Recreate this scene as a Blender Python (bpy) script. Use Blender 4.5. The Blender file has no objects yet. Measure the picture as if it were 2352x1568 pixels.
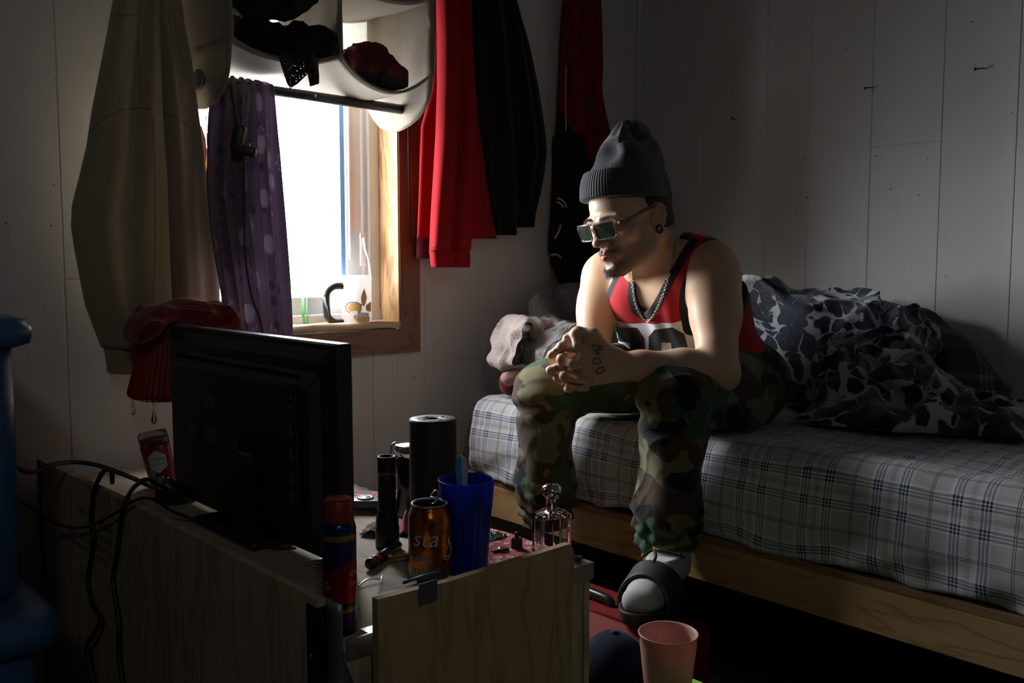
EXPOSURE = 0.85
SKY = 24.0
GLOW = 1.55
SUNDIR = (-.78, .60, .12)
import bpy, bmesh, math, random
import numpy as np
from math import sin, cos, pi, radians, atan2, sqrt
from mathutils import Vector, Matrix, noise as mnoise
from mathutils.bvhtree import BVHTree
from mathutils.geometry import tessellate_polygon

random.seed(7)
SC = bpy.context.scene
COL = SC.collection
V = Vector

# ------------------------------------------------------------ camera
FPX = 2115.0
PIT = radians(4.8)
HEAD = radians(47.6)
CAM = V((0, 0, 1.0))
FW = V((cos(HEAD) * cos(PIT), sin(HEAD) * cos(PIT), -sin(PIT)))
RT = V((sin(HEAD), -cos(HEAD), 0))
UP = RT.cross(FW)
UP.normalize()

def ray(px, py):
    return FW + RT * ((px - 1176) / FPX) + UP * ((784 - py) / FPX)

def at(px, py, X=None, Y=None, Z=None, d=None):
    v = ray(px, py)
    if X is not None: t = X / v.x
    elif Y is not None: t = Y / v.y
    elif Z is not None: t = (Z - CAM.z) / v.z
    else: t = d
    return CAM + v * t

cam_d = bpy.data.cameras.new('camera')
cam_o = bpy.data.objects.new('camera', cam_d)
COL.objects.link(cam_o)
cam_d.sensor_width = 36.0
cam_d.lens = FPX / 2352 * 36.0
cam_d.clip_start = 0.02
m = Matrix((( RT.x, UP.x, -FW.x, CAM.x), (RT.y, UP.y, -FW.y, CAM.y), (RT.z, UP.z, -FW.z, CAM.z), (0, 0, 0, 1)))
cam_o.matrix_world = m
SC.camera = cam_o

# ------------------------------------------------------------ materials
MATS = {}

class NT:
    """small node-tree writer"""
    def __init__(s, name):
        s.m = bpy.data.materials.new(name)
        s.m.use_nodes = True
        s.t = s.m.node_tree
        s.t.nodes.clear()
        s.out = s.t.nodes.new('ShaderNodeOutputMaterial')
        s.b = s.t.nodes.new('ShaderNodeBsdfPrincipled')
        s.t.links.new(s.b.outputs[0], s.out.inputs[0])
        s.tc = s.t.nodes.new('ShaderNodeTexCoord')
    def n(s, typ, ins=None, **kw):
        nd = s.t.nodes.new(typ)
        for k, v in kw.items(): setattr(nd, k, v)
        for k, v in (ins or {}).items(): s.put(nd.inputs[k], v)
        return nd
    def put(s, sock, v):
        if isinstance(v, bpy.types.NodeSocket): s.t.links.new(v, sock)
        elif isinstance(v, (tuple, list)) and sock.type == 'RGBA' and len(v) == 3: sock.default_value = (*v, 1)
        else: sock.default_value = v
    def math(s, op, a, b=0.0, c=None, clamp=False):
        nd = s.n('ShaderNodeMath', operation=op, use_clamp=clamp)
        s.put(nd.inputs[0], a); s.put(nd.inputs[1], b)
        if c is not None: s.put(nd.inputs[2], c)
        return nd.outputs[0]
    def mix(s, f, a, b, mode='MIX'):
        nd = s.n('ShaderNodeMix', data_type='RGBA', blend_type=mode)
        s.put(nd.inputs[0], f); s.put(nd.inputs[6], a); s.put(nd.inputs[7], b)
        return nd.outputs[2]
    def step(s, x, lo, hi):
        nd = s.n('ShaderNodeMapRange', interpolation_type='SMOOTHSTEP')
        s.put(nd.inputs[0], x); s.put(nd.inputs[1], lo); s.put(nd.inputs[2], hi)
        return nd.outputs[0]
    def coord(s, kind='Object', scale=(1, 1, 1), rot=(0, 0, 0), loc=(0, 0, 0)):
        mp = s.n('ShaderNodeMapping', {'Vector': s.tc.outputs[kind], 'Scale': scale, 'Rotation': rot, 'Location': loc})
        return mp.outputs[0]
    def noise(s, vec, scale, detail=3, rough=.5, dist=0, out=0):
        nd = s.n('ShaderNodeTexNoise', {'Vector': vec, 'Scale': scale, 'Detail': detail, 'Roughness': rough, 'Distortion': dist})
        return nd.outputs[out]
    def voro(s, vec, scale, feature='F1', out='Distance', rnd=1.0):
        nd = s.n('ShaderNodeTexVoronoi', feature=feature)
        s.put(nd.inputs['Vector'], vec); s.put(nd.inputs['Scale'], scale); s.put(nd.inputs['Randomness'], rnd)
        return nd.outputs[out]
    def ramp(s, x, stops, interp='LINEAR'):
        nd = s.n('ShaderNodeValToRGB', {'Fac': x})
        cr = nd.color_ramp
        cr.interpolation = interp
        while len(cr.elements) > len(stops): cr.elements.remove(cr.elements[-1])
        while len(cr.elements) < len(stops): cr.elements.new(1.0)
        for e, (p, c) in zip(cr.elements, stops):
            e.position = p
            e.color = (c, c, c, 1) if isinstance(c, (int, float)) else (*c, 1)
        return nd.outputs[0]
    def bump(s, h, strength=.3, dist=.002):
        nd = s.n('ShaderNodeBump', {'Height': h, 'Strength': strength, 'Distance': dist})
        s.t.links.new(nd.outputs[0], s.b.inputs['Normal'])
        return nd
    def set(s, **kw):
        names = {'col': 'Base Color', 'rough': 'Roughness', 'metal': 'Metallic', 'ior': 'IOR', 'trans': 'Transmission Weight',
                 'alpha': 'Alpha', 'spec': 'Specular IOR Level', 'sss': 'Subsurface Weight', 'sssr': 'Subsurface Radius', 'ssss': 'Subsurface Scale',
                 'sheen': 'Sheen Weight', 'coat': 'Coat Weight', 'coatr': 'Coat Roughness', 'aniso': 'Anisotropic'}
        for k, v in kw.items(): s.put(s.b.inputs[names[k]], v)
        return s
    def translucent(s, col, w):
        tr = s.n('ShaderNodeBsdfTranslucent', {'Color': col})
        mx = s.n('ShaderNodeMixShader')
        s.put(mx.inputs[0], w)
        s.t.links.new(s.b.outputs[0], mx.inputs[1]); s.t.links.new(tr.outputs[0], mx.inputs[2])
        s.t.links.new(mx.outputs[0], s.out.inputs[0])

def lin(r, g=None, b=None):
    if g is None: r, g, b = r
    f = lambda c: ((c / 255 + .055) / 1.055) ** 2.4 if c / 255 > .04045 else c / 255 / 12.92
    return (f(r), f(g), f(b))

def plain(name, col, rough=.5, metal=0, var=.15, vscale=30, bump=0, bscale=200, **kw):
    """a plain substance with slight procedural variation"""
    if name in MATS: return MATS[name]
    t = NT(name)
    c = t.coord()
    nz = t.noise(c, vscale, 4, .6)
    d = tuple(x * (1 - var) for x in col)
    e = tuple(min(1, x * (1 + var)) for x in col)
    t.set(col=t.mix(nz, d, e), rough=rough, metal=metal, **kw)
    if bump: t.bump(t.noise(c, bscale, 2), bump, .002)
    MATS[name] = t.m
    return t.m

# ------------------------------------------------------------ objects
BASE = {}

def link(o): COL.objects.link(o); return o

def thing(name, label, cat, loc, group=None):
    o = bpy.data.objects.new(name, None)
    o.empty_display_size = .05
    link(o)
    o.location = loc
    BASE[o] = V(loc)
    tag(o, label, cat, group)
    return o

def tag(o, label=None, cat=None, group=None, kind=None):
    if label: o['label'] = label
    if cat: o['category'] = cat
    if group: o['group'] = group
    if kind: o['kind'] = kind
    return o

def build(name, verts, faces, mat=None, parent=None, smooth=True, uvs=None, label=None, base=None, attrs=None):
    """one mesh object from world-space vertices"""
    if parent is not None: b = BASE[parent]
    elif base is not None: b = V(base)
    else: b = V((0, 0, 0))
    me = bpy.data.meshes.new(name)
    va = np.asarray(verts, dtype=np.float32).reshape(-1, 3) - np.array(b, dtype=np.float32)
    if isinstance(faces, np.ndarray):
        n, k = faces.shape
        me.vertices.add(len(va)); me.vertices.foreach_set('co', va.ravel())
        me.loops.add(n * k); me.loops.foreach_set('vertex_index', faces.astype(np.int32).ravel())
        me.polygons.add(n)
        me.polygons.foreach_set('loop_start', np.arange(0, n * k, k, dtype=np.int32))
        me.update(calc_edges=True); me.validate()
    else:
        me.from_pydata([tuple(v) for v in va.tolist()], [], faces)
        me.update()
    if smooth: me.polygons.foreach_set('use_smooth', np.ones(len(me.polygons), dtype=bool))
    if uvs is not None:
        uv = me.uv_layers.new(name='UVMap')
        li = np.zeros(len(me.loops), dtype=np.int32); me.loops.foreach_get('vertex_index', li)
        uv.data.foreach_set('uv', np.asarray(uvs, dtype=np.float32)[li].ravel())
    for k, a in (attrs or {}).items():
        at_ = me.attributes.new(k, 'FLOAT', 'POINT'); at_.data.foreach_set('value', np.asarray(a, dtype=np.float32))
    if mat is not None:
        for mm in (mat if isinstance(mat, (list, tuple)) else [mat]): me.materials.append(mm)
    o = bpy.data.objects.new(name, me)
    link(o)
    BASE[o] = b
    if parent is not None: o.parent = parent
    elif base is not None: o.location = b
    if label: o['label'] = label
    return o

class MB:
    """collects shapes (world space) for ONE mesh"""
    def __init__(s): s.v = []; s.f = []; s.mi = []; s.sm = []; s.uv = []
    def add(s, vs, fs, mi=0, smooth=False, uv=None):
        o = len(s.v)
        s.v += [V(v) for v in vs]
        s.f += [tuple(i + o for i in f) for f in fs]
        s.mi += [mi] * len(fs); s.sm += [smooth] * len(fs)
        s.uv += list(uv) if uv is not None else [(0, 0)] * len(vs)
        return s
    def bm(s, bm, mi=0, smooth=False, M=None):
        bm.verts.index_update()
        s.add([(M @ v.co if M else v.co.copy()) for v in bm.verts], [[v.index for v in f.verts] for f in bm.faces], mi, smooth)
        bm.free()
        return s
    def box(s, c, size, rot=None, bevel=0, seg=2, mi=0, smooth=False):
        bm = bmesh.new()
        bmesh.ops.create_cube(bm, size=1)
        for v in bm.verts: v.co = V((v.co.x * size[0], v.co.y * size[1], v.co.z * size[2]))
        if bevel: bmesh.ops.bevel(bm, geom=bm.edges[:], offset=min(bevel, min(size) * .49), segments=seg, affect='EDGES', profile=.5)
        M = Matrix.Translation(c)
        if rot is not None: M = M @ (rot if isinstance(rot, Matrix) else Matrix.Rotation(rot, 4, 'Z'))
        return s.bm(bm, mi, smooth, M)
    def span(s, a, b, bevel=0, mi=0, seg=2):
        a = V(a); b = V(b)
        return s.box((a + b) / 2, [abs(x) for x in (b - a)], bevel=bevel, mi=mi, seg=seg)
    def tube(s, pts, r, n=10, mi=0, caps=True, closed=False, flat=None, upv=None):
        pts = [V(p) for p in pts]
        N = len(pts)
        rs = r if isinstance(r, (list, tuple)) else [r] * N
        vs = []; fs = []
        t0 = None
        for i, p in enumerate(pts):
            if closed: d = pts[(i + 1) % N] - pts[i - 1]
            else: d = pts[min(i + 1, N - 1)] - pts[max(i - 1, 0)]
            if d.length < 1e-9: d = V((0, 0, 1))
            d.normalize()
            if t0 is None:
                u = V(upv) if upv else (V((0, 0, 1)) if abs(d.z) < .9 else V((1, 0, 0)))
                a = (u - d * u.dot(d)).normalized()
            else: a = (t0 - d * t0.dot(d)).normalized()
            t0 = a
            b = d.cross(a)
            fx, fy = flat or (1, 1)
            for k in range(n):
                an = 2 * pi * k / n
                vs.append(p + a * (cos(an) * rs[i] * fx) + b * (sin(an) * rs[i] * fy))
        M_ = N if closed else N - 1
        for i in range(M_):
            for k in range(n):
                j = (i + 1) % N
                fs.append((i * n + k, i * n + (k + 1) % n, j * n + (k + 1) % n, j * n + k))
        if caps and not closed:
            fs.append(tuple(range(n - 1, -1, -1))); fs.append(tuple((N - 1) * n + k for k in range(n)))
        return s.add(vs, fs, mi, True)
    def lathe(s, prof, c, n=32, mi=0, axis=None, smooth=True, sq=1, uv=False):
        """prof: list of (r,z) ; axis: direction (default up) ; sq flattens in second axis"""
        c = V(c)
        ax = V(axis).normalized() if axis is not None else V((0, 0, 1))
        a = ax.orthogonal().normalized() if abs(ax.z) < .999 else V((1, 0, 0))
        b = ax.cross(a)
        vs = []; fs = []; uvs = []
        nn = n + (1 if uv else 0)
        for r, z in prof:
            for k in range(nn):
                an = 2 * pi * k / n
                vs.append(c + ax * z + a * (r * cos(an)) + b * (r * sin(an) * sq)); uvs.append((k / n, z))
        for i in range(len(prof) - 1):
            for k in range(n):
                k2 = k + 1 if uv else (k + 1) % n
                fs.append((i * nn + k, i * nn + k2, (i + 1) * nn + k2, (i + 1) * nn + k))
        if prof[0][0] > 1e-5: fs.append(tuple(range(n - 1, -1, -1)))
        if prof[-1][0] > 1e-5: fs.append(tuple((len(prof) - 1) * nn + k for k in range(n)))
        return s.add(vs, fs, mi, smooth, uvs)
    def prism(s, poly, origin, u, v, depth, mi=0, smooth=False):
        """poly 2-D outline extruded by depth along u x v"""
        origin = V(origin); u = V(u).normalized(); v = V(v).normalized(); w = u.cross(v)
        n = len(poly)
        A = [origin + u * x + v * y for x, y in poly]
        B = [p + w * depth for p in A]
        fs = [tuple(reversed(range(n))), tuple(range(n, 2 * n))] + [(i, (i + 1) % n, n + (i + 1) % n, n + i) for i in range(n)]
        return s.add(A + B, fs, mi, smooth)
    def grid(s, fn, nu, nv, mi=0, thick=0, smooth=True, closed_u=False, uvs=None):
        """surface fn(u,v)->Vector, with optional thickness along the normal"""
        P = [[V(fn(i / (nu - (0 if closed_u else 1)), j / (nv - 1))) for i in range(nu)] for j in range(nv)]
        fl = [p for r in P for p in r]
        uvl = [(uvs(i / (nu - 1), j / (nv - 1)) if uvs else (i / max(1, nu - 1), j / (nv - 1))) for j in range(nv) for i in range(nu)]
        ni = nu if closed_u else nu - 1
        F = [(j * nu + i, j * nu + (i + 1) % nu, (j + 1) * nu + (i + 1) % nu, (j + 1) * nu + i) for j in range(nv - 1) for i in range(ni)]
        if not thick: return s.add(fl, F, mi, smooth, uvl)
        nr = []
        for j in range(nv):
            for i in range(nu):
                if closed_u: du = P[j][(i + 1) % nu] - P[j][i - 1]
                else: du = P[j][min(i + 1, nu - 1)] - P[j][max(i - 1, 0)]
                dv = P[min(j + 1, nv - 1)][i] - P[max(j - 1, 0)][i]
                n_ = du.cross(dv)
                nr.append(n_.normalized() if n_.length > 1e-12 else V((0, 0, 1)))
        N = len(fl)
        back = [p - n_ * thick for p, n_ in zip(fl, nr)]
        F2 = [tuple(N + i for i in reversed(f)) for f in F]
        E = []
        for i in range(ni):
            i2 = (i + 1) % nu
            E.append((i2, i, N + i, N + i2))
            a = (nv - 1) * nu
            E.append((a + i, a + i2, N + a + i2, N + a + i))
        if not closed_u:
            for j in range(nv - 1):
                E.append((j * nu, (j + 1) * nu, N + (j + 1) * nu, N + j * nu))
                a = nu - 1
                E.append(((j + 1) * nu + a, j * nu + a, N + j * nu + a, N + (j + 1) * nu + a))
        return s.add(fl + back, F + F2 + E, mi, smooth, uvl + uvl)
    def text(s, txt, size, origin, u, v, lift=.0004, mi=0, align='LEFT', spacing=1.0, shear=0, bend=None, maxw=None):
        """lettering laid on the plane origin,u,v ; bend=(centre, radius) wraps it on an upright cylinder"""
        cu = bpy.data.curves.new('tmp', 'FONT')
        cu.body = txt; cu.size = size; cu.align_x = align; cu.space_line = spacing; cu.shear = shear
        cu.resolution_u = 3
        ob = bpy.data.objects.new('tmp', cu); COL.objects.link(ob)
        dg = bpy.context.evaluated_depsgraph_get(); dg.update()
        me = bpy.data.meshes.new_from_object(ob.evaluated_get(dg))
        vs = [(p.co.x, p.co.y) for p in me.vertices]; fs = [tuple(p.vertices) for p in me.polygons]
        bpy.data.objects.remove(ob); bpy.data.curves.remove(cu); bpy.data.meshes.remove(me)
        if not vs: return s
        if maxw:
            w = max(x for x, _ in vs) - min(x for x, _ in vs)
            k = maxw / w; vs = [(x * k, y) for x, y in vs]
        origin = V(origin); u = V(u).normalized(); v = V(v).normalized(); w = u.cross(v)
        if bend is None: out = [origin + u * x + v * y + w * lift for x, y in vs]
        else:
            c, r = V(bend[0]), bend[1]
            a0 = atan2(origin.y - c.y, origin.x - c.x)
            sg = 1 if u.dot(V((-sin(a0), cos(a0), 0))) > 0 else -1
            out = [V((c.x + (r + lift) * cos(a0 + sg * x / r), c.y + (r + lift) * sin(a0 + sg * x / r), origin.z + y)) for x, y in vs]
        return s.add(out, fs, mi)
    def build(s, name, mat, parent=None, label=None, base=None, weld=False, uv=False):
        o = build(name, s.v, s.f, mat, parent, smooth=False, label=label, base=base, uvs=s.uv if uv else None)
        me = o.data
        me.polygons.foreach_set('use_smooth', np.array(s.sm, dtype=bool))
        me.polygons.foreach_set('material_index', np.array(s.mi, dtype=np.int32))
        me.update()
        return o

def smoothpts(pts, n=8, closed=False):
    """Catmull-Rom through points"""
    P = [V(p) for p in pts]
    N = len(P)
    out = []
    for i in range(N if closed else N - 1):
        if closed: a, b, c, d = P[i - 1], P[i], P[(i + 1) % N], P[(i + 2) % N]
        else: a, b, c, d = P[max(i - 1, 0)], P[i], P[i + 1], P[min(i + 2, N - 1)]
        for k in range(n):
            t = k / n
            out.append(.5 * ((2 * b) + (c - a) * t + (2 * a - 5 * b + 4 * c - d) * t * t + (3 * b - a - 3 * c + d) * t ** 3))
    if not closed: out.append(P[-1])
    return out

def interp(tab, x):
    """piecewise-linear table lookup [(x,y)...] with smoothing"""
    if x <= tab[0][0]: return tab[0][1]
    for (a, b), (c, d) in zip(tab, tab[1:]):
        if x <= c:
            t = (x - a) / (c - a)
            return b + (d - b) * t
    return tab[-1][1]

def tri_up(o, levels=1):
    return o

# ------------------------------------------------------------ numpy noise + implicit surfaces
def _hash(ix, iy, iz, seed):
    h = (ix.astype(np.int64) * 374761393 + iy.astype(np.int64) * 668265263 + iz.astype(np.int64) * 2147483647 + seed * 1274126177) & 0xffffffff
    h = ((h ^ (h >> 13)) * 1274126177) & 0xffffffff
    return ((h ^ (h >> 16)) & 0xffff).astype(np.float32) / 32767.5 - 1

def vnoise(x, y, z, seed=0):
    x, y, z = np.broadcast_arrays(x, y, z)
    ix, iy, iz = np.floor(x), np.floor(y), np.floor(z)
    fx, fy, fz = (x - ix).astype(np.float32), (y - iy).astype(np.float32), (z - iz).astype(np.float32)
    fx, fy, fz = (f * f * (3 - 2 * f) for f in (fx, fy, fz))
    ix, iy, iz = ix.astype(np.int32), iy.astype(np.int32), iz.astype(np.int32)
    r = 0
    for dx in (0, 1):
        for dy in (0, 1):
            for dz in (0, 1):
                w = (fx if dx else 1 - fx) * (fy if dy else 1 - fy) * (fz if dz else 1 - fz)
                r = r + w * _hash(ix + dx, iy + dy, iz + dz, seed)
    return r

class SDF:
    def __init__(s, lo, hi, h):
        s.lo = np.array(lo, dtype=np.float32); s.h = h
        s.n = np.ceil((np.array(hi) - s.lo) / h).astype(int) + 1
        s.D = np.full(tuple(s.n), .5, dtype=np.float32)
    def sub(s, lo, hi):
        a = np.clip(np.floor((np.array(lo) - s.lo) / s.h).astype(int), 0, s.n)
        b = np.clip(np.ceil((np.array(hi) - s.lo) / s.h).astype(int) + 1, 0, s.n)
        sl = tuple(slice(i, j) for i, j in zip(a, b))
        ax = [s.lo[k] + s.h * np.arange(a[k], b[k], dtype=np.float32) for k in range(3)]
        return sl, ax[0][:, None, None], ax[1][None, :, None], ax[2][None, None, :]
    def _op(s, sl, d, k, op):
        A = s.D[sl]
        if op == 'add':
            if k > 0:
                h = np.maximum(k - np.abs(A - d), 0) / k
                s.D[sl] = np.minimum(A, d) - h * h * k * .25
            else: s.D[sl] = np.minimum(A, d)
        elif op == 'sub':
            d = -d
            if k > 0:
                h = np.maximum(k - np.abs(A - d), 0) / k
                s.D[sl] = np.maximum(A, d) + h * h * k * .25
            else: s.D[sl] = np.maximum(A, d)
        else: s.D[sl] = np.maximum(A, d)
        return s
    def cone(s, a, b, ra, rb, k=.01, op='add', sq=None):
        """round cone ; sq=(dir,f): distance scaled so that the section is f times thicker along dir"""
        a = np.array(a, dtype=np.float32); b = np.array(b, dtype=np.float32)
        R = max(ra, rb) * (max(1, sq[1]) if sq else 1) + k + 2 * s.h
        sl, x, y, z = s.sub(np.minimum(a, b) - R, np.maximum(a, b) + R)
        if min(s.D[sl].shape) == 0: return s
        ab = b - a; L2 = float((ab * ab).sum()) + 1e-12
        px, py, pz = x - a[0], y - a[1], z - a[2]
        t = np.clip((px * ab[0] + py * ab[1] + pz * ab[2]) / L2, 0, 1)
        qx, qy, qz = px - t * ab[0], py - t * ab[1], pz - t * ab[2]
        if sq:
            dr = np.array(sq[0], dtype=np.float32); dr /= np.linalg.norm(dr)
            q = qx * dr[0] + qy * dr[1] + qz * dr[2]
            g = (1 / sq[1] - 1)
            qx, qy, qz = qx + q * g * dr[0], qy + q * g * dr[1], qz + q * g * dr[2]
        d = np.sqrt(qx * qx + qy * qy + qz * qz) - (ra + t * (rb - ra))
        return s._op(sl, d, k, op)
    def chain(s, pts, rs, k=.01, op='add', sq=None):
        for i in range(len(pts) - 1): s.cone(pts[i], pts[i + 1], rs[i], rs[i + 1], k, op, sq)
        return s
    def ell(s, c, r, R=None, k=.01, op='add'):
        c = np.array(c, dtype=np.float32); r = np.array(r, dtype=np.float32)
        M = max(r) + k + 2 * s.h
        sl, x, y, z = s.sub(c - M, c + M)
        if min(s.D[sl].shape) == 0: return s
        px, py, pz = x - c[0], y - c[1], z - c[2]
        if R is not None:
            R = np.array(R, dtype=np.float32)   # columns = local axes
            u = px * R[0][0] + py * R[1][0] + pz * R[2][0]
            v = px * R[0][1] + py * R[1][1] + pz * R[2][1]
            w = px * R[0][2] + py * R[1][2] + pz * R[2][2]
        else: u, v, w = px, py, pz
        k0 = np.sqrt((u / r[0]) ** 2 + (v / r[1]) ** 2 + (w / r[2]) ** 2)
        k1 = np.sqrt((u / r[0] ** 2) ** 2 + (v / r[1] ** 2) ** 2 + (w / r[2] ** 2) ** 2) + 1e-9
        d = k0 * (k0 - 1) / k1
        return s._op(sl, d.astype(np.float32), k, op)
    def plane(s, p, n, k=0):
        """keep the side the normal points away from"""
        sl, x, y, z = s.sub(s.lo, s.lo + s.h * s.n)
        n = np.array(n, dtype=np.float32); n /= np.linalg.norm(n)
        d = (x - p[0]) * n[0] + (y - p[1]) * n[1] + (z - p[2]) * n[2]
        return s._op(sl, d, k, 'int')
    def coords(s):
        _, x, y, z = s.sub(s.lo, s.lo + s.h * s.n)
        return x, y, z
    def disp(s, fn, band=.03):
        """add fn(x,y,z) near the surface"""
        idx = np.nonzero(np.abs(s.D) < band)
        P = [s.lo[k] + s.h * idx[k].astype(np.float32) for k in range(3)]
        s.D[idx] += fn(*P)
        return s
    def mesh(s):
        D = s.D
        I = D < 0
        c = I[:-1, :-1, :-1].astype(np.uint8)
        cnt = np.zeros_like(c)
        for dx in (0, 1):
            for dy in (0, 1):
                for dz in (0, 1):
                    cnt += I[dx:D.shape[0] - 1 + dx, dy:D.shape[1] - 1 + dy, dz:D.shape[2] - 1 + dz]
        act = np.nonzero((cnt > 0) & (cnt < 8))
        i, j, k = act
        n = len(i)
        vid = np.full(cnt.shape, -1, dtype=np.int32)
        vid[act] = np.arange(n)
        cr = {}
        for dx in (0, 1):
            for dy in (0, 1):
                for dz in (0, 1): cr[dx, dy, dz] = D[i + dx, j + dy, k + dz]
        S = np.zeros((n, 3), dtype=np.float32); W = np.zeros(n, dtype=np.float32)
        for a in cr:
            for ax in range(3):
                if a[ax] == 0:
                    b = list(a); b[ax] = 1; b = tuple(b)
                    A, B = cr[a], cr[b]
                    m_ = (A < 0) != (B < 0)
                    t = np.where(m_, A / np.where(m_, A - B, 1), 0)
                    p = np.array(a, dtype=np.float32)[None, :].repeat(n, 0)
                    p[:, ax] = t
                    S += p * m_[:, None]; W += m_
        P = S / np.maximum(W, 1)[:, None]
        verts = s.lo + s.h * (np.stack([i, j, k], 1) + P)
        F = []
        for ax in range(3):
            u, v = [(1, 2), (2, 0), (0, 1)][ax]
            sh = [slice(None)] * 3; sh2 = [slice(None)] * 3
            sh[ax] = slice(0, -1); sh2[ax] = slice(1, None)
            A = I[tuple(sh)]; B = I[tuple(sh2)]
            e = np.nonzero(A != B)
            e = [q for q in e]
            ok = (e[u] > 0) & (e[v] > 0) & (e[u] < D.shape[u] - 1) & (e[v] < D.shape[v] - 1)
            e = [q[ok] for q in e]
            s_ = A[tuple(e)]
            def cell(du, dv):
                q = [x for x in e]
                q[u] = q[u] - du; q[v] = q[v] - dv
                return vid[tuple(q)]
            f = np.stack([cell(1, 1), cell(0, 1), cell(0, 0), cell(1, 0)], 1)
            f[~s_] = f[~s_][:, ::-1]
            F.append(f)
        F = np.concatenate(F)
        F = F[(F >= 0).all(1)]
        return verts, F

def sample(field, lo, h, P):
    """trilinear sample of a grid at points"""
    q = (P - lo) / h
    q = np.clip(q, 0, np.array(field.shape) - 1.001)
    i = np.floor(q).astype(int); f = q - i
    r = 0
    for dx in (0, 1):
        for dy in (0, 1):
            for dz in (0, 1):
                w = (f[:, 0] if dx else 1 - f[:, 0]) * (f[:, 1] if dy else 1 - f[:, 1]) * (f[:, 2] if dz else 1 - f[:, 2])
                r = r + w * field[i[:, 0] + dx, i[:, 1] + dy, i[:, 2] + dz]
    return r

def bvh_of(*objs):
    vs = []; ps = []
    for o in objs:
        b = len(vs); off = BASE[o]
        vs += [v.co + off for v in o.data.vertices]
        ps += [tuple(b + i for i in p.vertices) for p in o.data.polygons]
    return BVHTree.FromPolygons(vs, ps)
# ------------------------------------------------------------ light and view
WX, WY, ZC = 2.67, 2.228, 2.42          # right wall, window wall, ceiling
SC.view_settings.view_transform = 'Standard'
SC.view_settings.look = 'None'
SC.view_settings.gamma = 1.0
SC.view_settings.use_curve_mapping = False
SC.view_settings.exposure = EXPOSURE
try:
    SC.cycles.use_denoising = True
    SC.cycles.max_bounces = 8
    SC.cycles.diffuse_bounces = 4
    SC.cycles.transparent_max_bounces = 12
    SC.cycles.sample_clamp_indirect = 6.0
    SC.cycles.caustics_refractive = False
    SC.cycles.caustics_reflective = False
except Exception: pass

wd = bpy.data.worlds.new('world'); SC.world = wd
wd.use_nodes = True
wt = wd.node_tree; wt.nodes.clear()
wo = wt.nodes.new('ShaderNodeOutputWorld'); bg = wt.nodes.new('ShaderNodeBackground')
tcw = wt.nodes.new('ShaderNodeTexCoord'); sx = wt.nodes.new('ShaderNodeSeparateXYZ'); rp = wt.nodes.new('ShaderNodeValToRGB')
mr = wt.nodes.new('ShaderNodeMapRange')
mr.inputs[1].default_value = -1; mr.inputs[2].default_value = 1
wt.links.new(tcw.outputs['Generated'], sx.inputs[0]); wt.links.new(sx.outputs[2], mr.inputs[0]); wt.links.new(mr.outputs[0], rp.inputs[0])
cr = rp.color_ramp     # snow below, overcast sky above
cr.elements[0].position = .44; cr.elements[0].color = (.45, .47, .50, 1)
cr.elements[1].position = .53; cr.elements[1].color = (.95, .98, 1.0, 1)
# brighter patch where the sun sits behind the cloud
sd_ = V(SUNDIR).normalized()
dt = wt.nodes.new('ShaderNodeVectorMath'); dt.operation = 'DOT_PRODUCT'; dt.inputs[1].default_value = sd_
wt.links.new(tcw.outputs['Generated'], dt.inputs[0])
mg = wt.nodes.new('ShaderNodeMapRange'); mg.interpolation_type = 'SMOOTHSTEP'
mg.inputs[1].default_value = cos(radians(34)); mg.inputs[2].default_value = cos(radians(8)); mg.inputs[3].default_value = 1.0; mg.inputs[4].default_value = GLOW
wt.links.new(dt.outputs['Value'], mg.inputs[0])
mu = wt.nodes.new('ShaderNodeMath'); mu.operation = 'MULTIPLY'; mu.inputs[1].default_value = SKY
wt.links.new(mg.outputs[0], mu.inputs[0]); wt.links.new(mu.outputs[0], bg.inputs[1])
wt.links.new(rp.outputs[0], bg.inputs[0])
wt.links.new(bg.outputs[0], wo.inputs[0])

WIN = dict(x0=.90, x1=1.575, z0=.812, z1=1.86)
pl = bpy.data.lights.new('daylight_portal', 'AREA'); pl.shape = 'RECTANGLE'
pl.size = WIN['x1'] - WIN['x0']; pl.size_y = WIN['z1'] - WIN['z0']
pl.cycles.is_portal = True
po = bpy.data.objects.new('daylight_portal', pl); link(po)
po.location = ((WIN['x0'] + WIN['x1']) / 2, WY + .20, (WIN['z0'] + WIN['z1']) / 2)
po.rotation_euler = (radians(-90), 0, 0)      # faces into the room (-Y)

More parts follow.
